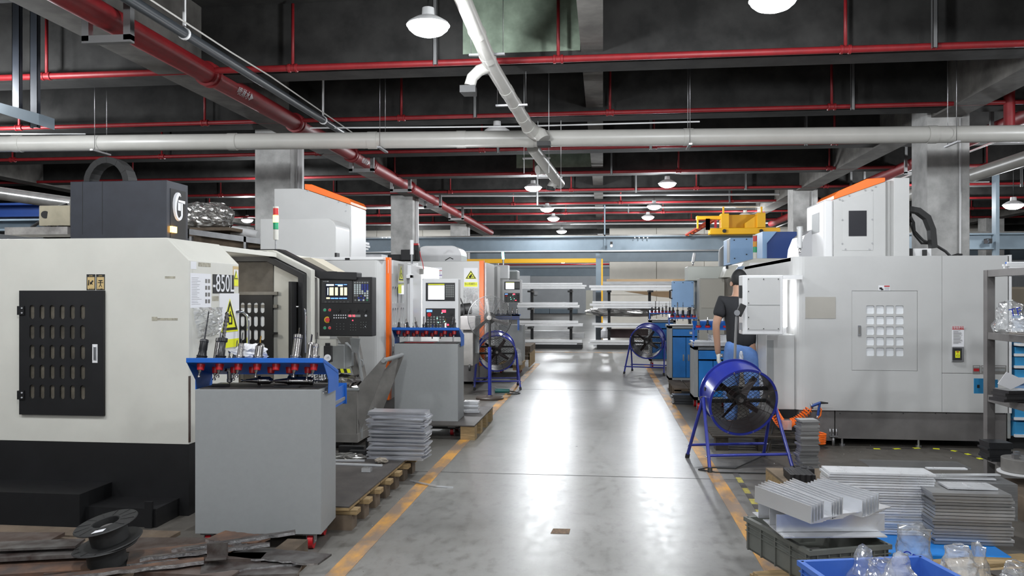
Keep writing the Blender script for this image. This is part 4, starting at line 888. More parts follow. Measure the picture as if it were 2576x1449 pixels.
# ================================================================ tool cart 2 and far-left cart
c2x0, c2x1 = X(992, 8.35), X(1151, 8.35)
c2 = cart('tool_cart', 'grey tool cart with blue shelf of dark holders, second in the left row', (c2x0+c2x1)/2, 8.35+.2, R(1), c2x1-c2x0, .40, Z(865, -1.9, 8.35))
cx2 = (c2x0+c2x1)/2; W2 = c2x1-c2x0; h2 = Z(865, -1.9, 8.35); zr = Z(824, -1.9, 8.3)
pos2 = rack(c2, W2+.04, -.24, .10, zr, zr-.09, h2, 7)
mk('base_plate', G().box(-W2/2, W2/2, -.19, .19, .07, .094), rubber, c2)
solo('tray', G().pb(1017, 1091, 861, 866, 8.45, .2), redd, 'red tray edge on top of the second tool cart', 'tray')
mw2 = Matrix.Translation((cx2, 8.55, 0)) @ Matrix.Rotation(R(1), 4, 'Z')
kinds = ['small_black', 'short', 'small_black', 'drill', 'slim', 'mill', 'small_black', 'slim', 'drill', 'small_black', 'short', 'mill', 'small_black']
names2 = 'holders on the second cart shelf'
HK = {}
order = ['leftmost', 'second from left', 'third from left', 'fourth from left', 'fifth from left', 'sixth from left', 'rightmost']
for k, kd in enumerate(kinds):
    x, y, z, sl, row = pos2[k]; p = mw2 @ Vector((x, y, z)); s_ = .55 if kd in ('drill', 'mill') else .8
    if row and k in (1, 3, 9): kd = 'slim'
    lab = f"{'dark' if kd in ('small_black','drill','mill') else 'shiny'} tool holder in the {'front' if not row else 'rear'} row of the second cart shelf, {order[k//2]}"
    key_ = (kd)
    if key_ not in HK: HK[key_] = holder(kd, lab, tuple(p), (-.2, 0, 0), names2, s_)
    else: dup(HK[key_], tuple(p), (-.2, 0, k*.5), lab, names2, (s_,)*3)
c3 = cart('tool_cart', 'grey tool cart with dark blue shelf, far left by the material rack', X(1283, 15.2), 15.4, 0, .50, .4, Z(818, -1.7, 15.2))
rz_ = Z(790, -1.9, 15.1); sh3 = lthing('tool_shelf', 'narrow dark blue tool shelf behind the pedestal fan', 'shelf', (X(1266, 15.0), 15.0, rz_-.1)); mk('shelf_board', G().box(-.32, .32, -.1, .1, .07, .1), blue, sh3); mk('shelf_board', G().box(-.32, .32, -.1, -.08, .0, .1), mat('shelf_navy', (.01, .03, .15), .4), sh3); mk('shelf_bracket', G().box(.28, .3, -.08, .1, -.2, .07).box(-.3, -.28, -.08, .1, -.2, .07), blue, sh3)
for k in range(7):
    kd = ['slim', 'small_black', 'short', 'slim', 'small_black', 'short', 'slim'][k]; lab = f'{nth(k+1)} small tool holder from the left on the narrow shelf behind the pedestal fan'
    p = (X(1231+k*11.5, 15.0), 15.0, rz_)
    if kd in HK: dup(HK[kd], p, (0, 0, k), lab, 'holders on the narrow far shelf', (.9,)*3)
# ================================================================ fans
def fan_legs(t, w_, m=fanb, hz_=.62, spread=.32):
    for s in (-1, 1):
        x = s*w_/2
        for q_ in (-1, 1):
            lg = mk('leg', G().cyl((x, 0, hz_), (x+s*.05, q_*spread, .012), .0155, n=10), m, t)
            mk('foot', G().cyl((x+s*.05, q_*spread, 0), (x+s*.046, q_*(spread-.012), .04), .021, n=10), rubber, lg)
            mk('bolt', G().cyl((x+s*.055, q_*spread*.82-.0, .13), (x+s*.035+s*.035, q_*spread*.82, .13), .008, n=8), chrome, lg)
    for q_ in (-1, 1): mk('crossbar', G().cyl((-w_/2-.04, q_*spread*.8, .135), (w_/2+.04, q_*spread*.8, .135), .013, n=10), m, t)
def drum_fan(label, loc, rz, tilt_, s=1, guard=True, yaw=0):
    """drum fan in local metres: open end faces -y"""
    t = lthing('drum_fan', label, 'fan', loc, rz); t.scale = (s,)*3
    M_ = Matrix.Translation((0, 0, .62)) @ Matrix.Rotation(yaw, 4, 'Z') @ Matrix.Rotation(tilt_, 4, 'X')
    def tr(g, name, m, par=t):
        me = g.mesh(name); me.transform(M_); fixn(me); return mk(name, me, m, par)
    rr = .305; dp = .14
    dr_ = tr(G().lathe([(rr, -dp), (rr+.018, -dp), (rr+.018, -dp+.012), (rr, -dp+.014), (rr, dp-.014), (rr+.018, dp-.012), (rr+.018, dp), (rr-.004, dp), (rr-.004, -dp), (rr, -dp)], (0, 0, 0), (0, 1, 0), 56), 'drum', fanb)
    tr(G().lathe([(rr-.005, -dp+.002), (rr-.005, dp-.002), (rr-.007, dp-.002), (rr-.007, -dp+.002), (rr-.005, -dp+.002)], (0, 0, 0), (0, 1, 0), 56), 'drum_liner', mat('drum_dark', (.035, .028, .03), .45, 0, .4, 6), dr_)  # dark inner face of the drum
    for k in range(8):
        a = R(22.5+45*k); tr(G().cyl((math.cos(a)*(rr+.006), -dp-.006, math.sin(a)*(rr+.006)), (math.cos(a)*(rr+.006), -dp+.002, math.sin(a)*(rr+.006)), .007, n=8), 'bolt', chrome, dr_)
    if guard:
        for yy_, dens in ((dp, 1),):
            g = G()
            for k in range(-9, 10):
                c_ = k*.031; h_ = math.sqrt(max(0, rr*rr-c_*c_))*.98
                for a in (R(38), R(-38)):
                    ux, uz = math.cos(a), math.sin(a); g.cyl((-uz*c_-ux*h_, yy_, ux*c_-uz*h_), (-uz*c_+ux*h_, yy_+.0, ux*c_+uz*h_), .0021, n=4, cap=False)
            tr(g, 'rear_guard', rubber)
        g = G()
        for k in range(8):
            a = R(45*k+22); g.cyl((math.cos(a)*.03, -dp+.015, math.sin(a)*.03), (math.cos(a)*rr, -dp+.006, math.sin(a)*rr), .003, n=5)
        for k in range(1, 7): g.tube([(math.cos(R(q_))*rr*k/7, -dp+.012, math.sin(R(q_))*rr*k/7) for q_ in range(0, 360, 12)], .0016, 4, True)
        tr(g, 'front_guard', mat('guard_dark', (.03, .02, .02), .5))
    tr(G().cyl((0, -.02, 0), (0, .10, 0), .075, n=20).cyl((0, -.06, 0), (0, -.02, 0), .05, n=18), 'motor', rubber); tr(G().cyl((0, -.085, 0), (0, -.06, 0), .022, n=14), 'hub', steel)
    tr(G().box(-rr, rr, .04, .07, .045, .075).box(-rr, rr, .04, .07, -.075, -.045), 'motor_bar', rubber)
    for k in range(4):
        a = R(90*k+35); mb_ = Matrix.Rotation(a, 4, 'Y') @ Matrix.Rotation(0, 4, 'X'); g = G()
        g.add([mb_ @ Vector(p) for p in ((.05, -.05, -.03), (.24, -.035, -.02), (.24, -.0, .02), (.05, -.02, .02), (.05, -.045, -.03), (.24, -.03, -.02), (.24, .005, .02), (.05, -.015, .03))], [(0, 1, 2, 3), (7, 6, 5, 4), (0, 4, 5, 1), (1, 5, 6, 2), (2, 6, 7, 3), (3, 7, 4, 0)])
        tr(g, 'blade', mat('blade_dark', (.03, .022, .022), .4, .3))
    fan_legs(t, 2*rr+.05)
    for s_ in (-1, 1): mk('pivot_bolt', G().cyl((s_*(rr-.01), 0, .62), (s_*(rr+.05), 0, .62), .012, n=10), chrome, t)
    return t
f1 = drum_fan('large blue drum fan standing nearest at the right line, tilted upwards', (1.19, 7.25, 0), R(12), R(15), .96)
f1c = at(1862, 1000, 7.2)
drum_fan('blue drum fan standing on the left behind the black pedestal fan', (-1.71, 12.78, 0), R(10), R(-14)*-1, .96)
drum_fan('blue drum fan far right of the aisle by the blue cabinets, turned sideways', (.85, 15.5, 0), R(-16), R(14), 1.0)
solo('fan_cable', G().tube([fl(1950, 1110)+Vector((0, 0, .25)), fl(1930, 1150)+Vector((0, 0, .03)), fl(1850, 1178, .006), fl(1780, 1176, .006), fl(1757, 1181, .006), fl(1800, 1188, .006), fl(1990, 1192, .006)], .006, 6), rubber, 'black power cable of the nearest drum fan lying over the orange line', 'cable')
pf = lthing('pedestal_fan', 'black pedestal fan with round wire guard and blue pole on the left', 'fan', (fl(1232, 1004).x, fl(1232, 1004).y, 0), R(5))
s_ = 1.0
mk('base', G().lathe([(.20, 0), (.20, .025), (.185, .04), (.05, .045), (.04, .06), (0, .06)], n=32), mat('cast_brown', (.06, .045, .035), .5), pf)
mk('pole', G().cyl((0, 0, .05), (0, 0, .75), .026, n=14), fanb, pf); mk('pole', G().cyl((0, 0, .75), (0, 0, 1.14), .018, n=12), rubber, pf)
mk('motor', G().cyl((0, .02, 1.17), (0, .2, 1.17), .085, .07, 20), rubber, pf); mk('hub', G().lathe([(0, -.06), (.03, -.055), (.042, -.03), (.042, .0)], (0, -.05, 1.17), (0, 1, 0), 18), greyd, pf)
g = G(); RR = .315
for sgn in (-1, 1):
    for k in range(1, 19): 
        rr = RR*k/18; yy_ = sgn*(.09*math.sqrt(max(0, 1-(k/18)**2.4)))
        g.tube([(rr*math.cos(R(q_)), yy_, 1.17+rr*math.sin(R(q_))) for q_ in range(0, 360, 15)], .0018 if k < 18 else .007, 4, True)
    for a in range(0, 360, 15):
        g.tube([(RR*f_*math.cos(R(a)), sgn*(.09*math.sqrt(max(0, 1-f_**2.4))), 1.17+RR*f_*math.sin(R(a))) for f_ in (.12, .35, .6, .8, .93, 1.0)], .002, 4)
mk('wire_guard', g, mat('wire_dark', (.05, .05, .05), .4), pf)
for k in range(3):
    a = R(120*k+20); mb_ = Matrix.Translation((0, 0, 1.17)) @ Matrix.Rotation(a, 4, 'Y')
    mk('blade', G().add([mb_ @ Vector(p) for p in ((.04, -.02, -.02), (.28, -.03, -.02), (.28, .02, .03), (.04, .01, .02), (.04, -.017, -.02), (.28, -.027, -.02), (.28, .023, .03), (.04, .013, .02))], [(0, 1, 2, 3), (7, 6, 5, 4), (0, 4, 5, 1), (1, 5, 6, 2), (2, 6, 7, 3), (3, 7, 4, 0)]), greyb, pf)
gr = lthing('angle_grinder', 'green angle grinder lying on the floor beside the pedestal fan base', 'grinder', tuple(fl(1262, 990)))
mk('body', G().cyl((-.1, 0, .04), (.12, 0, .04), .035, .03, 14), mat('tool_green', (.01, .10, .09), .5), gr); mk('grinding_disc', G().cyl((-.13, -.01, .05), (-.13, .005, .05), .06, n=20), steel, gr); mk('cord', G().tube([(.12, 0, .04), (.2, .05, .02), (.28, .0, .01), (.25, -.1, .01), (.1, -.12, .01)], .008, 6), rubber, gr)
# ================================================================ chip hopper and conveyor spout between machines 1 and 2
hp = thing('chip_hopper', 'grey steel chip hopper with slanted push handle between first and second machine', 'hopper', tuple(fl(880, 1120)))
hY = 7.45; x0, x1 = X(820, hY), X(898, hY); z0, z1 = .06, Z(977, x1, hY)
x1b = X(932, hY+.75)
bod = G()
bod.box(x0, x1, hY, hY+.006, z0+.06, z1).box(x1-.006, x1, hY, hY+.72, z0+.06, z1).box(x0, x0+.006, hY, hY+.72, z0+.06, z1).box(x0, x1, hY+.714, hY+.72, z0+.06, z1).box(x0, x1, hY, hY+.72, z0+.06, z0+.07)
mk('bin', bod, greyd, hp, .002)
mk('rim', G().box(x0-.01, x1+.01, hY-.01, hY+.01, z1-.02, z1+.002).box(x1-.01, x1+.012, hY, hY+.73, z1-.02, z1+.002).box(x0, x1, hY+.71, hY+.73, z1-.02, z1+.002), greyc, hp)
mk('base_frame', G().box(x0, x1+.01, hY-.008, hY+.73, z0+.02, z0+.10), greyd, hp); mk('step', G().box(x1, x1+.02, hY+.1, hY+.6, .30, .33).box(x1, x1+.015, hY+.1, hY+.14, .10, .33).box(x1, x1+.015, hY+.5, hY+.55, .10, .33), greyc, hp)
for yy_ in (hY+.04, hY+.66):
    mk('handle_arm', G().prism([(x1+.0, .30), (x1+.03, .20), (x1+.29, .86), (x1+.25, .90), (x1, .62)], 'y', yy_, yy_+.012), greyd, hp)
mk('handle_bar', G().cyl((x1+.26, hY+.0, .87), (x1+.26, hY+.72, .87), .022, n=12), greyc, hp)
for yy_ in (hY+.1, hY+.6): mk('wheel', G().cyl((x1-.12, yy_-.015, .045), (x1-.12, yy_+.015, .045), .045, n=14), rubber, hp)
mk('chip_heap', crumple('c', ((x0+x1)/2-.1, hY+.3, z1-.02), .22, .25, .10, foil, .35, 8, 36, 14, fq=7), toolst, hp, kind='stuff')
cv = thing('chip_conveyor', 'grey chip conveyor spout with yellow-black hazard stripes above the hopper', 'conveyor', tuple(at(880, 960, 8.0)))
cY = 7.75; mk('spout', G().pb(820, 866, 868, 928, cY, .3), greyc, cv, .004); mk('spout_side', G().prism([(X(866, cY), Z(862, -2.5, cY)), (X(882, cY), Z(880, -2.5, cY)), (X(882, cY), Z(922, -2.5, cY)), (X(866, cY), Z(928, -2.5, cY))], 'y', cY+.02, cY+.3), greyc, cv)
mk('spout_neck', G().prism([(X(838, cY), Z(848, -2.5, cY)), (X(878, cY), Z(848, -2.5, cY)), (X(900, cY), Z(960, -2.5, cY)), (X(888, cY), Z(965, -2.5, cY)), (X(860, cY), Z(880, -2.5, cY))], 'y', cY+.1, cY+.32), greyd, cv, .004)
mk('hinge_plate', G().prism([(X(880, cY), Z(850, -2.4, cY)), (X(905, cY), Z(852, -2.4, cY)), (X(902, cY), Z(890, -2.4, cY)), (X(885, cY), Z(885, -2.4, cY))], 'y', cY, cY+.02), greyc, cv); mk('lift_ring', G().tube([at(908+6*math.cos(a), 914+9*math.sin(a), cY+.1) for a in [R(q_) for q_ in range(0, 360, 30)]], .008, 6, True), greyc, cv)
mk('spout_bar', G().prism([(X(893, cY), Z(885, -2.4, cY)), (X(898, cY), Z(885, -2.4, cY)), (X(910, cY), Z(962, -2.4, cY)), (X(905, cY), Z(962, -2.4, cY))], 'y', cY+.05, cY+.08), greyc, cv)
for k in range(6):
    a = 835+k*8; mk('hazard_stripe', G().prism([(X(a, cY), Z(938, -2.5, cY)), (X(a+8, cY), Z(938, -2.5, cY)), (X(a+5, cY), Z(928, -2.5, cY)), (X(a-3, cY), Z(928, -2.5, cY))], 'y', cY-.006, cY), yel2 if k % 2 else rubber, cv)
# ================================================================ left timber platform with sheet top
pf_ = thing('timber_platform', 'low wooden platform with dark sheet top along the left aisle line', 'platform', (-2.1, 5.7, 0))
mk('deck_sheet', G().box(-2.6, -1.60, 4.9, 6.62, .150, .158), sheet, pf_); 
for k in range(7): mk('deck_board', G().box(-2.6, -1.605, 4.9+k*.246, 4.9+k*.246+.235, .130, .149), wood, pf_)
for k in range(7): b0 = 4.93+k*.27; mk('bearer', G().box(-1.78 if k else -1.85, -1.56, b0, b0+.09, .095, .128), wood, pf_, .003); mk('block', G().box(-1.76, -1.59, b0-.01, b0+.10, 0, .095), woodd, pf_)
def sheets(name, label, cat, group, c, w_, d_, th, n, m, rz=0, jit=.01, jr=.01, seed=1, gap=.0):
    rr = random.Random(seed); z = c[2]; base = None; g = G().box(-w_/2, w_/2, -d_/2, d_/2, 0, th)
    for i in range(n):
        j = jit*(1.6 if (i*7+seed) % 5 == 0 else .7)
        loc = (c[0]+rr.uniform(-j, j), c[1]+rr.uniform(-j, j), z); a = rz+rr.uniform(-jr, jr)
        lb_ = ('topmost ' if i == n-1 else 'lowest ' if i == 0 else nth(n-i)+' from the top, ')+label
        if base is None:
            base = solo(name, g, m, lb_, cat, group, base=(0, 0, 0)); base.location = loc; base.rotation_euler = (0, 0, a)
        else:
            o = base.copy(); C.objects.link(o); o.location = loc; o.rotation_euler = (0, 0, a); o['label'] = lb_
        z += th+gap
    return z
zs = sheets('aluminium_plate', 'thin plate in the untidy stack on the left platform', 'plate', 'plates stacked on the left platform', (X(1003, 6.4), 6.42, .159), .47, .20, .0105, 36, mat('plate_silver', (.66, .67, .71), .3, .7, .3, 6, stretch=(1, 1, 20)), R(-2), .028, .09, 3, .0003)
solo('glove', crumple('g', fl(960, 1158, .18), .05, .04, .02, glove, .3, 2, 14, 10), mat('dirty_glove', (.25, .22, .18), .9), 'dirty work glove with red cuff lying on the platform', 'glove')
for k, (px, py, L_, rz_) in enumerate(((868, 1160, .16, .1), (888, 1170, .24, -.05))): solo('aluminium_strip', G().box(-L_, L_, -.012, .012, 0, .012, Matrix.Translation(fl(px, py, .160)) @ Matrix.Rotation(rz_, 4, 'Z')), alum, ['short pale strip lying among chips on the platform', 'long pale strip lying among chips on the platform'][k], 'strip')
solo('clear_block', G().cb(fl(923, 1181, .175), .07, .05, .03), film_w, 'small clear plastic block on the dark platform sheet', 'block')
vc = thing('clamp_fixture', 'black clamp fixture lying on the platform by the hopper', 'fixture', tuple(fl(895, 1145, .16)))
p = fl(880, 1140, .16); mk('body', G().box(p.x-.1, p.x+.12, p.y, p.y+.05, .16, .22).box(p.x+.02, p.x+.16, p.y-.08, p.y-.03, .16, .20), blackp, vc, .004); mk('bolt', G().cyl((p.x+.15, p.y, .16), (p.x+.15, p.y, .27), .012, n=10), blackp, vc)
solo('metal_chip_pile', crumple('c', fl(860, 1150, .163), .18, .12, .02, foil, .6, 11, 40, 12, fq=9), foil, 'glittering heap of metal chips on the platform behind the nearest cart', 'chips', kind='stuff')
p = fl(1085, 1217); solo('metal_strip', G().tube([fl(1032, 1209, .004), fl(1060, 1215, .012), fl(1100, 1223, .01), fl(1140, 1226, .004)], .008, 4), alum, 'thin bent metal strip lying on the aisle floor near the orange line', 'strip')
# block of plates behind cart 2
sheets('aluminium_plate', 'small plate in the low stack right of the second cart', 'plate', 'small plates beside the second cart', (X(1182, 8.9), 9.0, .16), .17, .14, .013, 10, alum, .1, .015, .1, 5)
lb = thing('timber_platform', 'small wooden platform under the plates right of the second cart', 'platform', (X(1185, 8.6), 8.6, 0)); x_ = X(1212, 8.6)
mk('deck_sheet', G().box(x_-.5, x_, 8.1, 9.5, .145, .156), sheet, lb)
for k in range(4): mk('block', G().box(x_-.15, x_-.0, 8.12+k*.4, 8.27+k*.4, 0, .14), wood, lb)
# ================================================================ scrap pallet at bottom left
sp = thing('scrap_pallet', 'wooden pallet under the scrap steel at the bottom left corner', 'pallet', (-2.7, 3.9, 0))
for k in range(6): mk('deck_board', G().box(-4.2, -2.45, 3.35+k*.18, 3.35+k*.18+.15, .10, .122), woodd, sp, .002); mk('deck_board', G().box(-2.42, -1.52, 2.92+k*.18, 2.92+k*.18+.15, .10, .122), woodd, sp, .002)
for k in range(4): mk('block', G().box(-1.72, -1.54, 2.98+k*.27, 2.98+k*.27+.12, 0, .10), woodd if k else wood, sp); mk('bearer', G().box(-4.2+k*.8, -4.08+k*.8, 3.3, 4.4, .0, .10), woodd, sp)
rs = random.Random(21)
def scrap(px, py, z, L_, wd, th, rz, m, label, rough=True, tx=0, ty=0, holes=0):
    n = 14; up = []; dn = []
    for i in range(n+1):
        x = -L_/2+L_*i/n
        up.append((x, wd/2+(rs.uniform(-.006, .006) if rough else 0))); dn.append((x, -wd/2+(rs.uniform(-.012, .010) if rough else 0)))
    poly = dn+up[::-1]; g = G().prism(poly, 'z', 0, th)
    M_ = Matrix.Translation(fl(px, py, z)) @ Matrix.Rotation(rz, 4, 'Z') @ Matrix.Rotation(tx, 4, 'X') @ Matrix.Rotation(ty, 4, 'Y')
    me = g.mesh('scrap_plate'); me.transform(M_); fixn(me)
    base = fl(px, py, z); me.transform(Matrix.Translation(-base)); o = bpy.data.objects.new('scrap_plate', me); C.objects.link(o); me.materials.append(m); o.location = base; WORLD[o.name] = Matrix.Translation(base)
    if rough:
        e_ = G()
        for i in range(n): e_.add([M_ @ Vector(p) for p in ((dn[i][0], dn[i][1]-.001, th*.05), (dn[i+1][0], dn[i+1][1]-.001, th*.05), (dn[i+1][0], dn[i+1][1]-.001, th*.95), (dn[i][0], dn[i][1]-.001, th*.95))], [(0, 1, 2, 3)])
        mk('cut_edge', e_, cutm, o)
    return tagit(o, label, 'scrap', 'scrap steel pieces on the pallet')
scrap(60, 1375, .20, .55, .13, .012, .25, rust2, 'bright flat steel plate at the far left end of the scrap', False)
scrap(130, 1392, .165, .62, .20, .02, .28, rust2, 'wide dull grey steel plate under the bright plate', False)
scrap(10, 1368, .14, .5, .3, .02, .1, rust, 'brown plate at the left edge under the spool side', False)
scrap(170, 1432, .125, .7, .2, .025, .30, rust3, 'long rusty plate below the spool, left corner', False)
scrap(330, 1420, .124, .75, .18, .022, .42, rust, 'brown plate lying in front of the black spools', False)
scrap(470, 1395, .15, .55, .22, .02, .5, rust3, 'orange-rusted flame-cut plate right of the spools')
scrap(410, 1375, .13, .5, .25, .012, .1, rust, 'thin brown sheet behind the spool with a pale edge', False)
scrap(590, 1366, .20, .62, .03, .018, .30, rust2, 'long ragged cut strip leaning over the scrap towards the cart', True, 0, -.10)
scrap(520, 1392, .18, .62, .03, .018, .36, rust2, 'ragged cut strip lying parallel in front of the longest one', True, 0, -.04)
scrap(600, 1360, .17, .3, .16, .018, -.2, rust3, 'curved rusty sheet piece behind the ragged strips')
scrap(560, 1412, .14, .42, .10, .03, .12, rust, 'thick brown block-edged plate in the middle of the scrap', False)
scrap(700, 1400, .16, .52, .16, .010, -.12, rust2, 'grey flame-cut plate pointing to the aisle, rightmost', True)
scrap(640, 1422, .14, .5, .14, .012, .45, rust2, 'grey plate with bright ragged edge near the bottom', True)
scrap(480, 1440, .13, .5, .16, .02, -.02, rust, 'brown plate with rounded end at the bottom edge', False)
scrap(650, 1442, .128, .4, .12, .014, .2, rust2, 'small grey offcut at the bottom near the pallet end', False)
scrap(260, 1445, .16, .9, .05, .02, .5, rust3, 'narrow rusty bar crossing below the spools')
ang = solo('angle_offcut', G().box(-.05, .05, -.03, .03, 0, .006, Matrix.Translation(fl(545, 1405, .18)) @ Matrix.Rotation(.3, 4, 'Z')).box(-.05, .05, .024, .03, 0, .07, Matrix.Translation(fl(545, 1405, .18)) @ Matrix.Rotation(.3, 4, 'Z')), rust2, 'short bent angle offcut in the middle of the scrap pile', 'scrap', 'scrap steel pieces on the pallet')
# two black cable spools, one on the other
def spool(label, loc, rot):
    t = lthing('cable_spool', label, 'spool', loc, rot=rot)
    pr = [(.05, .0), (.155, .0), (.158, .004), (.155, .008), (.086, .010), (.083, .014)]
    mk('flange', G().lathe([(.062, 0), (.146, 0), (.150, .005), (.146, .010), (.062, .010), (.062, 0)], n=44), rubber, t)
    mk('flange', G().lathe([(.062, .098), (.146, .098), (.150, .103), (.146, .108), (.066, .110), (.062, .098)], n=44), rubber, t)
    mk('core', G().lathe([(.090, .010), (.090, .098), (.062, .108), (.062, 0), (.090, .010)], n=36), rubber, t); mk('hub', G().lathe([(.02, .0), (.036, .0), (.036, .085), (.0, .086)], n=20), greyb, t)
    for k in range(24):
        a = R(15*k); mk('rib', G().box(.075, .142, -.0015, .0015, .108, .111, Matrix.Rotation(a, 4, 'Z')), rubber, t) if k % 2 else None
    return t
b0 = fl(272, 1424, .14); s1_ = spool('lower black cable spool lying on the scrap', tuple(b0), (R(4), R(-6), 0))
s2_ = spool('upper black cable spool with a small white label', (b0.x+.01, b0.y+.01, b0.z+.118), (R(6), R(-12), .4))
mk('label', G().prism([(-.045, -.125), (.01, -.135), (.02, -.105), (-.03, -.098)], 'z', .1105, .1112), paper, s2_)
# ================================================================ background: girders, crane, racks
def ibeam(name, label, x0, x1, Y, zt, zb, dep=.3, m=gird):
    t = thing(name, label, 'girder', ((x0+x1)/2, Y, zb)); fl_ = .03
    mk('web', G().box(x0, x1, Y+dep/2-.01, Y+dep/2+.01, zb, zt), m, t); mk('flange', G().box(x0, x1, Y, Y+dep, zt-fl_, zt), m, t); mk('flange', G().box(x0, x1, Y, Y+dep, zb, zb+fl_), m, t); return t
zA = lambda py, Y: Z(py, 0, Y)
g1 = ibeam('crane_girder', 'long grey-blue crane girder crossing the hall behind the racks, upper front one', -17, X(1850, 24)+14, 24, zA(594, 24), zA(630, 24))
g2 = ibeam('crane_girder', 'long grey-blue crane girder just below and behind the upper one', -17, 17, 30, zA(632, 30), zA(658, 30))
g3 = ibeam('crane_girder', 'darker far girder seen under the yellow beam', -10, X(1533, 52), 52, zA(672, 52), zA(694, 52), .5)
mk('rail', G().box(-17, 17, 24.1, 24.18, zA(594, 24), zA(594, 24)+.05), greyd, g1)
mk('rail_bar', G().cyl((X(905, 23.9), 23.9, zA(631.5, 23.9)), (X(1830, 23.9), 23.9, zA(631.5, 23.9)), .02, n=8), whitel, g1)
for px in (1597, 1608, 1619, 1629, 962, 972): mk('bolt_hole', G().cyl(at(px, 598, 24.0), at(px, 598, 23.98), .02, n=8), paper, g1)
wl_ = thing('wall_lamp', 'small floodlight clamped on the upper crane girder', 'lamp', tuple(at(1538, 615, 23.9))); mk('head', G().pb(1535, 1541, 608, 614, 23.8, .15), rubber, wl_); mk('lens', G().cyl(at(1538, 617, 23.85), at(1538, 619, 23.78), .04, n=12), whitel, wl_)
wl2 = thing('wall_lamp', 'small floodlight on the girder at the far right edge', 'lamp', tuple(at(2484, 608, 19.9))); mk('head', G().pb(2482, 2496, 600, 612, 19.8, .15), rubber, wl2); mk('lens', G().cyl(at(2483, 607, 19.75), at(2480, 608, 19.7), .05, n=12), chrome, wl2)
g4 = ibeam('crane_girder', 'grey-blue girder at the right edge behind the big column', X(2400, 20), 22, 20, Z(587, 9, 20), Z(627, 9, 20))
mk('column', G().pb(2505, 2514, 440, 800, 19.9, .2), gird, g4)
pc_ = thing('steel_post', 'grey-blue steel post carrying the crane girders in the middle', 'post', tuple(fl(1505, 872)))
mk('post_web', G().box(X(1499, 24.1), X(1512, 24.1), 24.1, 24.27, 0, zA(630, 24)), gird, pc_); mk('base_plate', G().box(X(1495, 24.1), X(1516, 24.1), 24.0, 24.4, 0, .03), gird, pc_)
mk('upper_post', G().box(X(1519.5, 24.1), X(1523, 24.1), 24.1, 24.2, zA(630, 24), 4.28), gird, pc_)
mk('dark_foot', G().box(X(1498.5, 24.09), X(1512.5, 24.09), 24.08, 24.1, 0, zA(735, 24)), mat('foot_dark', (.045, .055, .065), .5), pc_)
yb_ = thing('crane_beam', 'bright yellow crane beam across the far bay with its yellow post', 'crane', (0, 36, 3))
mk('beam', G().box(-12, X(1500, 28.5), 28.5, 28.7, zA(660.5, 28.5), zA(650, 28.5)), yellow, yb_); mk('post', G().box(X(1512.5, 28.5), X(1516.5, 28.5), 28.5, 28.6, 0, zA(651, 28.5)), yellow, yb_)
solo('cable_rail', G().cyl((-9, 38, zA(666, 38)), (X(1533, 38), 38, zA(665, 38)), .03, n=6), redd, 'thin red conductor rail under the yellow beam', 'rail')
# yellow overhead crane trolley on the girder
cr = thing('crane_trolley', 'yellow overhead crane end truck standing on the grey girder, right of centre', 'crane', tuple(at(1855, 588, 24)))
Yc = 23.6
mk('end_truck', G().pb(1785, 1963, 573, 589, Yc, .35), yellow, cr, .02); mk('cross_beam', G().pb(1815, 1925, 540, 573, Yc+.4, .5), yellow, cr, .01)
mk('hoist_box', G().pb(1814, 1834, 537, 574, Yc, .4), yellow, cr, .01); mk('hoist_box', G().pb(1905, 1926, 535, 572, Yc, .4), yellow, cr, .01); mk('hoist_ramp', G().prism([(X(1876, Yc), Z(560, 4.5, Yc)), (X(1908, Yc), Z(538, 4.5, Yc)), (X(1908, Yc), Z(573, 4.5, Yc)), (X(1876, Yc), Z(573, 4.5, Yc))], 'y', Yc+.1, Yc+.5), yellow, cr)
mk('rail_guard', G().pb(1752, 1815, 543, 552, Yc+.1, .2), yellow, cr, .01)
for px in (1753, 1818, 1914): mk('guard_post', G().pb(px, px+4, 520 if px > 1760 else 543, 575, Yc+.15, .08), yellow, cr)
for px in (1822, 1915): mk('wheel', G().cyl(at(px, 581, Yc-.03), at(px, 581, Yc), .055, n=14), rubber, cr)
for k in range(8): mk('ladder_rung', G().pb(1727+k*9, 1733+k*9, 590-k*5.5, 593-k*5.5, Yc+.3, .7), orange, cr)
for q_ in (0, 1): mk('ladder_rail', G().cyl(at(1724+q_*10, 592, Yc+.3+q_*.6), at(1800+q_*10, 545+q_*3, Yc+.3+q_*.6), .035, n=6), mat('ladder_red', (.35, .05, .03), .5), cr); mk('bracket', G().pb(1776, 1786, 550, 578, Yc-.0, .1), orange, cr)
mk('lettering_plate', G().pb(1797, 1803, 554, 573, Yc-.05, .02), redd, cr)
# aluminium profile racks
def prack(label, pxs, Y, pyt, pyb, side):
    t = thing('profile_rack', label, 'rack', (X(sum(pxs)/2, Y), Y, 0))
    for px in pxs:
        mk('post', G().pb(px-3.2, px+3.6, pyt, pyb, Y, .1), blackp, t)
        for py in arms: mk('arm', G().box(X(px, Y)-.06, X(px, Y)+.06, Y-.75, Y+.1, Z(py, 0, Y)-.05, Z(py, 0, Y)), blackp, t)
    mk('foot_bar', G().box(X(pxs[0]-30, Y), X(pxs[-1]+30, Y), Y-.7, Y+.1, .0, .12), blackp, t)
    return t
arms = (731, 774.5, 821)
prack('black cantilever rack with long aluminium profiles, left of the steel post', (1338, 1436), 22.9, 728, 872, 0)
prack('black cantilever rack with long aluminium profiles, right of the steel post', (1532, 1634, 1735), 22.9, 728, 872, 1)
gA, gB = 'long profiles on the left rack', 'long profiles on the right rack'
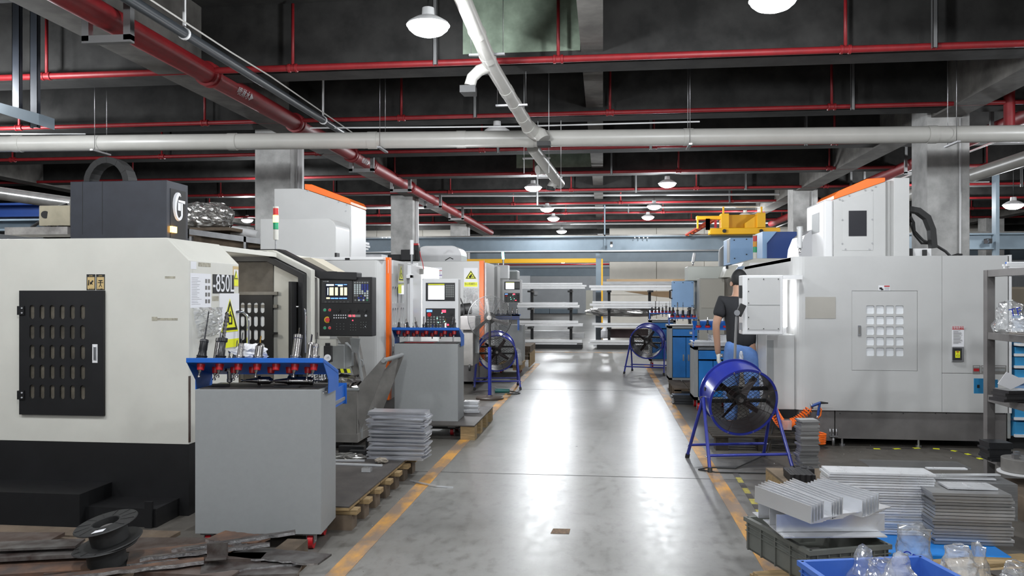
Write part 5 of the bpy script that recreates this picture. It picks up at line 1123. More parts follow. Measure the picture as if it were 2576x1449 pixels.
def bars(pxa, pxb, rows, Y, group, side):
    k = 0; wd = ['top', 'second', 'third', 'lowest']
    for li, (pt_, pb_, n) in enumerate(rows):
        hh = (pb_-pt_)/n
        for i in range(n):
            a = pxa+rnd.uniform(-14, 6)*(1 if side else .3); b_ = pxb+(rnd.uniform(-22, 4) if not side else rnd.uniform(-4, 10))
            g = G(); x0, x1 = X(a, Y-.6+i*.12), X(b_, Y-.6+i*.12); z1, z0 = Z(pt_+i*hh+.4, 0, Y), Z(pt_+(i+1)*hh-.3, 0, Y); d_ = .16+.1*(i % 2)
            g.box(x0, x1, Y-.7+i*.03, Y-.7+i*.03+d_, z0, z1).box(x0, x1, Y-.705+i*.03, Y-.7+i*.03, z0+.3*(z1-z0), z0+.42*(z1-z0))
            solo('aluminium_profile', g, alumw, f"bundle of long pale aluminium profiles, {['upper', 'middle', 'lower', 'bottom'][i]} layer on the {wd[li]} level of the {'right' if side else 'left'} rack", 'profile', group)
bars(1306, 1472, [(712, 727, 3), (760, 773, 2), (805, 819, 2), (852, 866, 2)], 22.9, gA, 0)
bars(1492, 1700, [(718, 731, 2), (757, 775, 3), (810, 822, 2), (852, 871, 3)], 22.9, gB, 1)
solo('cardboard_sheet', G().pb(1526, 1735, 702, 709, 23.2, .6), card, 'long brown cardboard packing on top of the right rack', 'cardboard')
solo('wrapped_bundle', G().pb(1516, 1700, 708, 716, 23.0, .5), alumd, 'bundle of wrapped profiles below the cardboard on the right rack', 'bundle')
solo('cardboard_sheet', G().prism([(X(1570, 23.4), zA(733, 23.4)), (X(1700, 23.4), zA(733, 23.4)), (X(1700, 23.4), zA(750, 23.4)), (X(1660, 23.4), zA(747, 23.4))], 'y', 23.3, 23.6), card, 'folded cardboard inside the right rack', 'cardboard')
solo('wrapped_bundle', crumple('w', (X(1570, 23.4), 23.5, zA(783, 23.4)), 1.1, .3, .16, foil, .12, 6, 34, 12, fq=2.2), foil, 'grey foil-wrapped roll in the middle of the right rack', 'bundle')
solo('steel_stack', G().pb(1512, 1640, 828, 850, 23.5, .5), mat('dark_red_steel', (.06, .03, .03), .6, 0, .4, 3), 'stack of dark steel bars on the lowest level of the right rack', 'bars')
solo('steel_stack', G().pb(1312, 1470, 838, 850, 23.5, .4).pb(1312, 1440, 833, 839, 23.6, .3), alumd, 'grey offcuts on the lowest level of the left rack', 'bars')
solo('bottle', G().lathe([(.1, 0), (.12, .02), (.12, .22), (.05, .3), (0, .31)], at(1522, 851, 23), n=14), paper, 'whitish bucket at the foot of the steel post', 'bucket')
# far bay items
solo('switch_cabinet', G().pb(1474, 1491, 730, 791.5, 60, .5), mat('cab_cream', (.6, .58, .5), .5), 'pale switch cabinet against the far grey wall', 'cabinet')
solo('far_column', G().pb(1303, 1332, 694, 801.5, 50, .5), MATS['wall_grey'], 'grey column at the far wall left of the racks', 'column'); solo('box', G().pb(1344, 1352, 733, 742, 65.75, .25), whitel, 'small white meter box on the far wall', 'box')
solo('machine_bed', G().pb(1345, 1382, 777, 788.5, 63.5, 1), gird, 'low dark steel bed on the floor of the far bay, left one', 'steel'); solo('machine_bed', G().pb(1383, 1452, 778, 788.5, 63.5, 1), gird, 'low dark steel bed on the floor of the far bay, right one', 'steel')
# boxes and bag at the far left aisle edge
bx = thing('wooden_crate', 'open wooden crate standing on the left line in front of the material rack', 'crate', tuple(fl(1325, 905))); Yk = 15.9
for k in range(2): mk('side_board', G().pb(1308, 1332, 886+k*10, 895+k*10, Yk, .05), woodd, bx)
mk('crate_top', G().pb(1310, 1334, 871, 886, Yk+.1, 1.2), woodd, bx); mk('crate_side', G().box(X(1332, Yk)-.02, X(1332, Yk), Yk, Yk+1.3, .05, .32), wood, bx)
solo('timber_pallet', G().pb(1290, 1310, 918, 932, 14.6, .8).pb(1255, 1312, 914, 918, 14.6, .8), wood, 'small wooden pallet behind the left drum fan', 'pallet')
solo('plastic_bag', crumple('b', at(1301, 897, 14.5), .10, .08, .16, film_w, .2, 4, 20, 14, pinch=.4), film_w, 'clear plastic bag with blue print beside the left drum fan', 'bag')
# things behind the left machine: shelf with foil bundle, blue structure
sf = thing('steel_shelf', 'grey steel shelf top with pallet behind the cream machine', 'shelf', tuple(at(560, 700, 9.5)))
sY = 9.0; mk('shelf_rail', G().prism([(X(476, sY), Z(574, -4, sY)), (X(655, sY), Z(600, -4, sY)), (X(655, sY), Z(614, -4, sY)), (X(476, sY), Z(588, -4, sY))], 'y', sY, sY+.05), steel, sf)
mk('shelf_deck', G().prism([(X(476, sY+.1), Z(582, -4, sY)), (X(655, sY+.1), Z(606, -4, sY)), (X(655, sY+.1), Z(622, -4, sY)), (X(476, sY+.1), Z(618, -4, sY))], 'y', sY+.1, sY+.8), woodd, sf)
for px in (476, 613): mk('shelf_post', G().box(X(px, sY), X(px+6, sY), sY, sY+.05, 0, Z(593, -4, sY)), steel, sf)
solo('timber_pallet', G().pb(478, 578, 572, 580, 9.1, .6), woodd, 'small pallet under the foil bundle on the steel shelf', 'pallet')
solo('foil_bundle', crumple('f', at(518, 545, 9.4), .34, .3, .17, foil, .14, 12, 60, 34, fq=4), foil, 'bundle wrapped in silvery plastic foil on top of the steel shelf', 'bundle')
solo('foam_roll', G().cyl(at(585, 580, 9.5), at(650, 592, 9.5), .06, n=16), whitel, 'white foam roll end beside the foil bundle', 'roll')
bs = ibeam('blue_girder', 'dark blue steel beam at the far left edge behind the machine', X(-80, 10.5), X(205, 10.5), 10.5, at(60, 510, 10.5).z, at(60, 545, 10.5).z, .3, dblue)
bs2 = ibeam('blue_girder', 'lower blue steel beam at the far left edge', X(-80, 11.5), X(120, 11.5), 11.5, at(60, 550, 11.5).z, at(60, 580, 11.5).z, .3, gird)
solo('blue_box', G().pb(648, 656, 540, 941, 14.5, .3), dblue, 'blue cabinet sliver between the left column and the white machine', 'cabinet')
solo('profile_bundle', G().pb(901, 916, 608, 614, 13, .3).pb(901, 918, 616, 621, 13, .3).pb(901, 914, 623, 627, 13, .3), whitel, 'ends of white profiles sticking out behind the rounded machine hood', 'profiles')
solo('steel_drum', G().pb(900, 960, 640, 652, 14, .4), steel, 'grey steel box behind the orange-striped machine', 'box')
# ================================================================ right row
# machine R1
RY = 8.2
r1 = thing('machining_centre', 'large light grey machining centre with orange head on the right', 'machine', (2.9, 9.4, 0))
x0, x1 = X(1998, RY), X(2535, RY); xm_ = X(2369, RY); zt = 1.883; zs = .356; rr_ = .10
prof = [(x0+rr_, RY), (xm_-.0015, RY), (xm_-.0015, RY+.15), (x0, RY+.15)]+[(x0+rr_-rr_*math.cos(R(a)), RY+rr_-rr_*math.sin(R(a))) for a in (0, 15, 30, 45, 60, 75)]
# near panel with a recessed door opening: build the panel in pieces
dxa, dxb = X(2143, RY), X(2307, RY); dza, dzb = Z(931, dxa, RY), Z(732, dxb, RY)
mk('side_panel', G().prism([(x, y) for x, y in prof if x < dxa]+[(dxa, RY), (dxa, RY+.15)], 'z', zs, zt) if 0 else G().prism([(x0+rr_, RY), (dxa-.002, RY), (dxa-.002, RY+.15), (x0, RY+.15)]+[(x0+rr_-rr_*math.cos(R(a)), RY+rr_-rr_*math.sin(R(a))) for a in (0, 15, 30, 45, 60, 75)], 'z', zs, zt), white, r1)
mk('side_panel', G().box(dxa-.002, dxb+.003, RY, RY+.15, dzb+.003, zt), white, r1); mk('side_panel', G().box(dxa-.002, dxb+.003, RY, RY+.15, zs, dza-.003), white, r1); mk('side_panel', G().box(dxb+.003, xm_-.0015, RY, RY+.15, zs, zt), white, r1)
zpl = Z(940, x1, RY)
mk('side_panel', G().box(xm_+.0015, x1, RY, RY+.15, zpl+.002, zt), white, r1); mk('side_panel', G().box(xm_+.0015, x1, RY, RY+.15, zs, zpl-.002), white, r1)
mk('edge_strip', G().box(x1+.012, x1+.035, RY, RY+.15, zs, zt+.005), whitel, r1); mk('edge_gap', G().box(x1, x1+.012, RY+.02, RY+.15, zs, zt), rubber, r1)
mk('front_wall', G().box(x0, x0+.05, RY+.15, 11.0, zs, zt), white, r1); mk('roof_panel', G().box(x0, x1, RY+.15, 11, zt-.04, zt-.005), white, r1); mk('rear_panel', G().box(x0, x1, 11, 11.05, zs, zt).box(x1, x1+.03, RY+.15, 11, zs, zt), white, r1)
xg = X(2102, RY); mk('base_skirt', G().box(x0+.05, xg-.004, RY+.03, RY+.15, .05, zs-.003), greyb, r1); mk('base_skirt', G().box(xg+.006, x1, RY+.03, RY+.15, .075, zs-.003), greyb, r1); mk('base_core', G().box(x0+.1, x1, RY+.3, 11, .05, zs), blackp, r1)
for px in (2113, 2193, 2272, 2353, 2380, 2526): mk('rivet', G().cyl(at(px, 1040, RY+.026), at(px, 1040, RY+.03), .006, n=8), rubber, r1)
for px in (2118, 2310): q = at(px, 1112, RY+.06); mk('levelling_foot', G().cyl((q.x, q.y, 0), (q.x, q.y, .08), .012, n=8).cyl((q.x, q.y, 0), (q.x, q.y, .02), .03, n=12), steel, r1)
q = at(2096, 1090, RY+.02); mk('clamp_bracket', G().cb((q.x, q.y, .10), .08, .06, .012).cyl((q.x-.03, q.y, .10), (q.x-.03, q.y, .17), .008, n=8).cyl((q.x, q.y, .10), (q.x, q.y, .17), .008, n=8).cyl((q.x+.03, q.y, .10), (q.x+.03, q.y, .17), .008, n=8).cyl((q.x, q.y, 0), (q.x, q.y, .1), .015, n=8), steel, r1)
# service door with 4 x 5 panes
dY = RY+.008; hs = []; c0x, c3x = X(2188.5, dY), X(2262, dY); z0_, z4_ = Z(885, c0x, dY), Z(779, c0x, dY); pw = .078
for i in range(4):
    for j in range(5): hs.append(rrect(c0x+(c3x-c0x)*i/3, z0_+(z4_-z0_)*j/4, pw, pw*1.05, .013, 3))
me = plate([(dxa, dza), (dxb, dza), (dxb, dzb), (dxa, dzb)], hs, .012); me.transform(Matrix.Translation((0, dY, 0)) @ Matrix.Rotation(R(90), 4, 'X')); dr = mk('door', me, white, r1)
for i in range(4):
    for j in range(5):
        cx_, cz_ = c0x+(c3x-c0x)*i/3, z0_+(z4_-z0_)*j/4
        mk('pane', G().cb((cx_, dY+.01, cz_), pw+.006, .004, pw*1.05+.006), pane_w, dr)
mk('door_void', G().box(dxa, dxb, RY+.10, RY+.12, dza, dzb), whitel, r1)
mk('handle', G().pb(2158, 2166, 819, 845, dY-.016, .01), chrome, dr, .003); mk('handle_slot', G().pb(2160, 2164, 823, 840, dY-.020, .005), greyd, dr)
sk_ = mk('sticker', G().pb(2210, 2239, 718, 731, RY-.002, .002), paper, r1); mk('sticker_print', G().pb(2224, 2238, 718.5, 721.5, RY-.003, .001), redd, sk_); mk('pictogram', G().pb(2212, 2219, 723, 728, RY-.003, .001).pb(2216, 2222, 726, 730, RY-.003, .001), rubber, sk_)
for k in range(4): mk('print_line', G().pb(2225, 2237, 723+k*2, 723.8+k*2, RY-.003, .001), greyc, sk_)
mk('document_pocket', G().pb(2026, 2102, 747, 801, RY-.004, .003), mat('pocket_dull', (.40, .38, .34), .3), r1)
nt_ = mk('notice', G().pb(2395, 2425, 821, 872, RY-.003, .003), paper, r1); mk('notice_head', G().pb(2395, 2425, 821, 829, RY-.005, .002), redd, nt_); text('日常保养守则', .020, paper, 'lettering', nt_, face(at(2410, 825, RY-.0062)), .82)
for k in range(16): mk('print_line', G().pb(2398, 2398+rnd.uniform(12, 24), 832+k*2.1, 832.8+k*2.1, RY-.0045, .0015), greyb, nt_)
sw = mk('main_switch', G().pb(2395, 2425, 873, 910, RY-.02, .02), chrome, r1, .002); mk('switch_cover', G().pb(2398, 2420, 876, 906, RY-.035, .015), rubber, sw, .004); mk('switch_label', G().pb(2403, 2415, 883, 900, RY-.037, .002), yel2, sw); mk('switch_mark', G().pb(2406, 2412, 884, 886.5, RY-.038, .001), redd, sw); sign_tri(0, 0, .035, .03, sw, face(at(2409, 892, RY-.0375)), False)
for a, b_ in ((2447, 2466), (2468, 2476), (2496, 2531)):
    s_ = mk('rating_plate', G().pb(a, b_, 919, 941, RY-.002, .002), greyd, r1); mk('plate_print', G().pb(a+2, b_-2, 921, 924, RY-.003, .001), mat('plate_line', (.45, .45, .45), .5), s_); mk('plate_print', G().pb(a+2, b_-3, 927, 934, RY-.003, .001), redd if b_ < 2470 else greyc, s_)
# head
hY = 9.0
def P(px, py, Y=hY): return (X(px, Y), Z(py, X(px, Y), Y))
mk('head_cover', G().prism([P(2097, 660), P(2228, 660), P(2228, 455), P(2097, 502)], 'y', hY, hY+.7), white, r1, .004)
mk('head_front', G().box(P(2097, 0)[0]-.10, P(2097, 0)[0], hY+.01, hY+.75, 1.85, P(2097, 502)[1]), whitel, r1, .02)
mk('column_cover', G().prism([P(2228, 660), P(2244, 660), P(2244, 453), P(2228, 455)], 'y', hY+.06, hY+.8).prism([P(2244, 660), P(2283, 660), P(2283, 449), P(2244, 449)], 'y', hY-.05, hY+.8), white, r1, .003)
mk('orange_hood', G().prism([P(2097, 502), P(2097, 492), P(2110, 480), P(2180, 450), P(2226, 447), P(2226, 457)], 'y', hY-.01, hY+.71), orange, r1, .005)
mk('access_plate', G().prism([P(2118, 630), P(2196, 630), P(2196, 480), P(2118, 508)], 'y', hY-.004, hY), white, r1, .001)
mk('window', G().pb(2135, 2180, 530, 594, hY-.008, .006), glassd, r1); mk('front_badge', G().box(P(2097, 0)[0]-.104, P(2097, 0)[0]-.10, hY+.2, hY+.5, 2.2, 2.42), greyc, r1)
for px, py in ((2112, 501), (2119, 504), (2136, 492), (2176, 478), (2193, 478), (2202, 469), (2119, 553), (2194, 552), (2119, 613), (2194, 612), (2127, 627), (2187, 627)): mk('screw', G().cyl(at(px, py, hY-.012), at(px, py, hY-.004), .009, n=8), steel, r1)
# rounded hood left of the head
yy = 9.5; pr = []
xa_, xb_ = X(2008, yy), X(2078, yy); zt_ = Z(570, xa_, yy); 
prp = [P(2008, 660, yy), P(2012, 622, yy), P(2024, 592, yy), P(2046, 575, yy), P(2072, 567, yy), P(2085, 567, yy), P(2085, 660, yy)]
mk('magazine_hood', G().prism(prp, 'y', yy, yy+.6), mat('hood_grey', (.42, .42, .43), .3), r1, .004); mk('hood_edge', G().band([P(2058, 660, yy), P(2058, 600, yy), P(2066, 582, yy), P(2085, 573, yy)], .025, 'y', yy-.03, yy), white, r1)
mk('cable_chain', G().band([P(2283, 533, 9.1), P(2305, 537, 9.1), P(2325, 552, 9.1), P(2336, 580, 9.1), P(2340, 625, 9.1)], .06, 'y', 9.05, 9.16), rubber, r1, .004)
mk('hose', G().tube([at(2290, 545, 9.2), at(2298, 560, 9.2), at(2300, 582, 9.2), at(2322, 605, 9.2), at(2350, 615, 9.2), at(2378, 632, 9.2), at(2392, 646, 9.2)], .016, 8).tube([at(2290, 560, 9.25), at(2300, 590, 9.25), at(2318, 612, 9.25), at(2340, 612, 9.25)], .014, 8), rubber, r1)
mk('valve_block', G().pb(2286, 2296, 625, 645, 9.0, .12), blackp, r1); mk('valve_block', G().pb(2296, 2343, 625, 645, 9.05, .1), whitel, r1, .004); mk('valve_block', G().pb(2323, 2332, 628, 643, 9.0, .04), rubber, r1)
mk('hose_end', G().tube([at(2395, 644, 9), at(2408, 640, 9), at(2420, 641, 9)], .012, 6), rubber, r1)
# front parts facing the aisle
mk('panel_arm', G().box(X(1935, 8.2), x0+.06, 8.12, 8.42, 1.655, 1.695), whitel, r1)
lb_ = mk('lower_cabinet', G().pb(1928, 1999, 842, 1030, 8.22, .5), white, r1, .006); mk('cabinet_door', G().pb(1929, 1946, 856, 960, 8.215, .006), greyc, r1, .001); mk('orange_strip', G().box(X(1924, 8.6)-.0, X(1930, 8.6), 8.6, 8.7, .45, 1.0), orange, r1)  # the strip is plain orange paint
bxp = thing('control_box', 'light grey back of the control box on the right machine, half hiding the worker', 'control box', tuple(at(1925, 842, 7.9)))
mk('housing', G().pb(1868, 1970, 692, 842, 7.9, .22), whitel, bxp, .008); mk('back_plate', G().pb(1880, 1962, 698, 830, 7.894, .006), white, bxp, .002); mk('seam', G().pb(1880, 1962, 766.5, 767.3, 7.891, .003), greyc, bxp)
for px in (1883, 1921, 1958):
    for py in (702, 827): mk('screw', G().cyl(at(px, py, 7.888), at(px, py, 7.894), .005, n=8), rubber, bxp)
for py in (733, 762, 798): mk('screw', G().cyl(at(1883, py, 7.888), at(1883, py, 7.894), .005, n=8), rubber, bxp)
mk('latch', G().pb(1860, 1867, 718, 750, 7.92, .05), rubber, bxp, .003); mk('socket_box', G().pb(1860, 1868, 812, 830, 7.92, .05), steel, bxp)
hd_ = thing('handwheel_pendant', 'black handwheel hanging at the left edge of the control box', 'pendant', tuple(at(1860, 795, 7.85))); mk('pendant_body', G().cb((0, 0, 0), .06, .05, .12, Matrix.Translation(at(1863, 780, 7.85)) @ Matrix.Rotation(R(25), 4, 'Y')), rubber, hd_, .006); mk('dial_wheel', G().cyl(at(1856, 787, 7.82), at(1854, 787, 7.78), .028, n=16), chrome, hd_); mk('cable', G().tube([at(1853, 796, 7.85), at(1850, 850, 7.85), at(1848, 915, 7.85)], .013, 8), mat('braid', (.25, .25, .25), .5, .5), hd_)
solo('rag', crumple('r', at(1864, 900, 7.8), .02, .02, .06, glove, .25, 3, 12, 10), film_w, 'small pale rag hanging on a string below the handwheel', 'rag')
lt2 = thing('tube_light', 'bright vertical white tube light between the control box and the right machine', 'lamp', tuple(at(1973, 842, 8.28)))
mk('light_tube', G().cyl(at(1973, 822, 8.28), at(1973, 697, 8.28), .026, n=14), tube_e, lt2); mk('holder', G().cyl(at(1973, 838, 8.28), at(1973, 822, 8.28), .02, n=12), whitel, lt2); mk('foot', G().cyl(at(1973, 843, 8.28), at(1973, 838, 8.28), .032, n=12), whitel, lt2)
for nm, px, pa, pb_, Y, lab in (('wrapped_lamp', 2012, 570, 642, 8.3, 'plastic-wrapped lamp head standing on the right machine corner'), ('wrapped_lamp', 1745, 636, 668, 13.2, 'slanted small work lamp on top of the cream machine far right')):
    t = thing(nm, label := lab, 'lamp', tuple(at(px, pb_, Y))); s = 0 if px > 1800 else 8
    mk('lamp_head', G().cyl(at(px-s*.2, pb_-(pb_-pa)*.25, Y), at(px+s*.3, pa, Y), .026, .03, 12), film_w, t); mk('lamp_core', G().cyl(at(px-s*.2, pb_-(pb_-pa)*.25, Y), at(px+s*.3, pa+3, Y), .017, .02, 10), whitel, t); mk('stand', G().cyl(at(px-s*.3, pb_, Y), at(px-s*.2, pb_-(pb_-pa)*.25, Y), .013, n=8), chrome, t)
# air gun with orange coil hose
ag = thing('air_gun', 'blue air gun with orange coiled hose hanging on the right machine skirt', 'air gun', tuple(at(2062, 1030, 8.05)))
aY = 8.08; mk('gun_body', G().cyl(at(2040, 1022, aY), at(2064, 1013, aY), .014, n=10).cyl(at(2062, 1014, aY), at(2057, 1045, aY), .012, n=10), dblue, ag); mk('nozzle', G().cyl(at(2064, 1013, aY), at(2083, 1014, aY), .013, .006, 10), rubber, ag); mk('fitting', G().cyl(at(2040, 1014, aY), at(2043, 1028, aY), .012, n=8).cyl(at(2057, 1045, aY), at(2053, 1056, aY), .010, n=8), steel, ag)
def coil(a, b_, r0, turns, rw, sag=.1):
    a, b_ = Vector(a), Vector(b_); n = turns*12; pts = []
    dd = (b_-a); u_ = dd.normalized(); v_ = u_.orthogonal().normalized(); w_ = u_.cross(v_)
    for i in range(n+1):
        t = i/n; c = a+dd*t-Vector((0, 0, sag*math.sin(math.pi*t))); an = 2*math.pi*turns*t; pts.append(c+(v_*math.cos(an)+w_*math.sin(an))*r0)
    return pts
mk('coil_hose', G().tube(coil(at(2035, 1030, aY), at(1990, 1062, aY), .035, 9, 0, .02), .006, 6).tube([at(2042, 1026, aY), at(2036, 1036, aY), at(2026, 1045, aY)], .006, 6), orange, ag)
mk('coil_hose', G().tube(coil(at(1992, 1062, aY), at(1944, 1030, 7.9), .045, 14, 0, .08), .006, 6), orange, ag)
mk('coil_hose', G().tube([at(2058, 1020, aY), at(2066, 1030, aY), at(2064, 1045, aY), at(2050, 1058, aY), at(2062, 1066, aY)], .007, 6), orange, ag)
mk('coil_hose', G().tube(coil(at(2064, 1088, aY), at(2062, 1115, aY), .05, 6, 0, 0), .008, 6), orange, ag)
# the worker
pw_ = thing('person', 'worker in black t-shirt, blue jeans and white gloves seen from behind at the right machine', 'person', (1.47, 8.75, 0))
def PP(x, y, z): return (1.47+x, 8.75+y, z)
B = [PP(0, 0, .93), PP(0, -.01, 1.08), PP(-.01, 0, 1.28), PP(-.015, .01, 1.42), PP(-.015, .03, 1.52), PP(-.01, .06, 1.60), PP(-.01, .065, 1.70),
     PP(-.19, .0, 1.43), PP(-.27, -.02, 1.18), PP(-.235, .045, .85), PP(.17, .0, 1.43), PP(.235, -.03, 1.18), PP(.20, -.05, .85),
     PP(-.09, 0, .88), PP(-.10, .10, .50), PP(-.10, .02, .08), PP(.09, 0, .88), PP(.12, -.10, .48), PP(.13, -.25, .10), PP(-.10, .16, .04), PP(.13, -.12, .05)]
E_ = [(0, 1), (1, 2), (2, 3), (3, 4), (4, 5), (5, 6), (3, 7), (7, 8), (8, 9), (3, 10), (10, 11), (11, 12), (0, 13), (13, 14), (14, 15), (0, 16), (16, 17), (17, 18), (15, 19), (18, 20)]
rad = [(.15, .10), (.135, .095), (.155, .105), (.12, .08), (.058, .058), (.075, .085), (.078, .088), .06, .043, .032, .06, .043, .032, .085, .06, .042, .085, .06, .042, .04, .04]
skinm('body', B, E_, rad, skin, pw_, 0, 2)
# clothes over the body
S = [PP(0, 0, .89), B[1], B[2], B[3], B[7], PP(-.245, -.012, 1.25), B[10], PP(.225, -.02, 1.25), PP(-.013, .015, 1.47)]
skinm('t_shirt', S, [(0, 1), (1, 2), (2, 3), (3, 4), (4, 5), (3, 6), (6, 7), (3, 8)], [(.18, .125), (.165, .12), (.185, .13), (.155, .105), .085, .072, .085, .072, .068], shirt, pw_, 0, 2)
J = [PP(0, 0, 1.06), B[13], B[14], PP(-.10, .03, .13), B[16], B[17], PP(.13, -.23, .15), PP(0, 0, .91)]
skinm('jeans', J, [(0, 7), (7, 1), (1, 2), (2, 3), (7, 4), (4, 5), (5, 6)], [(.175, .125), .12, .09, .07, .12, .09, .07, (.185, .135)], jeans, pw_, 7, 2)
hr = G(); hc = Vector(PP(-.01, .068, 1.665)); n_ = 20
vs = []; fs = []
for j in range(11):
    ph = R(128)*j/10
    for i in range(n_):
        a = 2*math.pi*i/n_; front = max(0, math.sin(a)); k = 1-.45*front*(j/10); ph2 = ph*k
        p = Vector((math.sin(ph2)*math.cos(a)*.086, math.sin(ph2)*math.sin(a)*.103, math.cos(ph2)*.115)); vs.append(hc+p)
for j in range(10):
    for i in range(n_): fs.append((j*n_+i, j*n_+(i+1) % n_, (j+1)*n_+(i+1) % n_, (j+1)*n_+i))
hr.add(vs, fs, True); mk('hair', hr, hair, pw_)
fc = Vector(PP(-.01, .065, 1.60))
mk('ear', G().cyl(fc+Vector((-.075, -.01, .02)), fc+Vector((-.09, -.015, .02)), .022, .026, 10), skin, pw_); mk('ear', G().cyl(fc+Vector((.075, -.01, .02)), fc+Vector((.09, -.015, .02)), .022, .026, 10), skin, pw_)
mk('nose', G().cyl(fc+Vector((0, .075, .02)), fc+Vector((0, .105, -.01)), .01, .014, 8), skin, pw_)
for s in (-1, 1): mk('eye', G().lathe([(.011, 0), (.008, .006), (0, .008)], fc+Vector((s*.03, .078, .03)), (0, 1, 0), 10), paper, pw_)
mk('mouth', G().cb(fc+Vector((0, .082, -.04)), .045, .008, .008), redd, pw_)
def hand(c, s, nm):
    c = Vector(c); V_ = [c+Vector((0, 0, .05)), c, c+Vector((0, .0, -.05))]; Ed = [(0, 1), (1, 2)]; rd = [.034, (.022, .042), (.020, .040)]
    for k in range(4):
        y = -.033+.022*k; L_ = (.055, .068, .072, .06)[k]; i0 = len(V_)
        V_ += [c+Vector((0, y, -.06)), c+Vector((s*.012, y*1.05, -.06-L_*.5)), c+Vector((s*.034, y*1.05, -.06-L_*.95))]; Ed += [(2, i0), (i0, i0+1), (i0+1, i0+2)]; rd += [.012, .011, .009]
    i0 = len(V_); V_ += [c+Vector((s*.008, .045, -.01)), c+Vector((s*.022, .065, -.045)), c+Vector((s*.035, .066, -.075))]; Ed += [(1, i0), (i0, i0+1), (i0+1, i0+2)]; rd += [.015, .012, .010]
    skinm(nm, [tuple(v) for v in V_], Ed, rd, glove, pw_, 0, 2)
hand(PP(-.232, .045, .84), 1, 'glove'); hand(PP(.20, -.055, .84), -1, 'glove')
for s, p in ((-1, B[15]), (1, B[18])):
    p = Vector(p); mk('shoe', G().prism([(p.y-.09, .0), (p.y+.17, .0), (p.y+.17, .035), (p.y+.06, .075), (p.y-.08, .10)], 'x', p.x-.045, p.x+.045), rubber, pw_, .01)
# blue cabinets
def cabinet(label, pxa, pxb, pyt, Y, dep, extra=None):
    x0, x1 = X(pxa, Y), X(pxb, Y); z1 = Z(pyt, x0, Y)
    t = thing('tool_cabinet', label, 'cabinet', ((x0+x1)/2, Y+dep/2, 0)); zb = .14
    mk('frame', G().box(x0, x0+.05, Y, Y+dep, zb, z1).box(x1-.05, x1, Y, Y+dep, zb, z1).box(x0, x1, Y, Y+dep, z1-.04, z1).box(x0, x1, Y, Y+dep, zb, zb+.04).box(x0, x1, Y+dep-.02, Y+dep, zb, z1), greyc, t)
    mk('worktop', G().box(x0-.02, x1, Y-.02, Y+dep, z1, z1+.015), greyd, t)
    zd = z1-.05-.11; w_ = x1-x0-.11
    dw = mk('drawer', G().box(x0+.055, x1-.055, Y-.03, Y+.3, zd, z1-.05), blue2, t, .003); mk('handle', G().box(x0+.055+w_*.62, x0+.055+w_*.82, Y-.038, Y-.03, zd+.03, zd+.075), steel, dw); mk('handle_slot', G().box(x0+.055+w_*.65, x0+.055+w_*.79, Y-.04, Y-.037, zd+.042, zd+.062), whitel, dw)
    for k in (0, 1):
        a = x0+.055+k*w_/2; dd = mk('door', G().box(a+.003, a+w_/2-.003, Y+.0, Y+.02, zb+.045, zd-.02), blue2, t, .002); hx_ = a+(w_/2-.05 if k == 0 else .03); mk('handle', G().box(hx_, hx_+.022, Y-.006, Y, (zb+zd)/2-.04, (zb+zd)/2+.06), steel, dd)
    for a in (x0+.06, x1-.06):
        for b_ in (Y+.06, Y+dep-.06): wh = mk('caster', G().cyl((a-.015, b_, .05), (a+.015, b_, .05), .05, n=16), redd, t); mk('fork', G().box(a-.022, a-.017, b_-.03, b_+.03, .03, .14).box(a+.017, a+.022, b_-.03, b_+.03, .03, .14), steel, wh)
    return t, x0, x1, z1
t1, a0_, a1_, zc1 = cabinet('bright blue tool cabinet just left of the worker', 1746, 1842, 872, 10.5, .5)
t2_, b0_, b1_, zc2 = cabinet('bright blue cabinet on the old pallet behind the first one', 1683, 1768, 820, 12.9, .5)
t3_, e0_, e1_, zc3 = cabinet('farthest blue cabinet with open drawer, beside the sideways drum fan', 1634, 1700, 806, 16.6, .5)
sh1 = lthing('tool_shelf', 'blue tool shelf with red sockets on the cabinet left of the worker', 'shelf', (a0_, 10.5, zc1))
w1 = a1_-a0_; zsh = Z(826, a0_, 10.5)-zc1
mk('shelf_board', G().prism([(-.02, zsh), (.22, zsh+.09), (.22, zsh+.07), (-.02, zsh-.02)], 'x', 0, w1), blue, sh1); mk('shelf_bracket', G().box(0, .006, -.02, .22, 0.02, zsh).box(w1-.006, w1, -.02, .22, 0.02, zsh), blue, sh1)
for k in range(4): mk('socket', G().cyl((.06+k*.115, .03, zsh+.01), (.06+k*.115, .03, zsh+.035), .035, n=14), redd, sh1)
for k, kd in enumerate(('short', 'small_black', 'mid')):
    if kd not in HK: HK[kd] = holder(kd, 'third shiny tool holder on the blue shelf left of the worker', (a0_+.06+k*.115, 10.53, zc1+zsh+.035), (0, 0, 0), 'holders on the shelf left of the worker', .85)
    else: dup(HK[kd], (a0_+.06+k*.115, 10.53, zc1+zsh+.035), (0, 0, 0), ['first shiny tool holder on the blue shelf left of the worker', 'black tool holder on the blue shelf left of the worker'][k], 'holders on the shelf left of the worker', (.85,)*3)
solo('paper_sheet', G().prism([(X(1758, 10.75), Z(805, a0_, 10.75)), (X(1818, 10.75), Z(801, a0_, 10.75)), (X(1818, 10.75), Z(822, a0_, 10.75)), (X(1760, 10.75), Z(825, a0_, 10.75))], 'y', 10.72, 10.73), paper, 'white paper behind the holders on the shelf left of the worker', 'paper')
k = 0
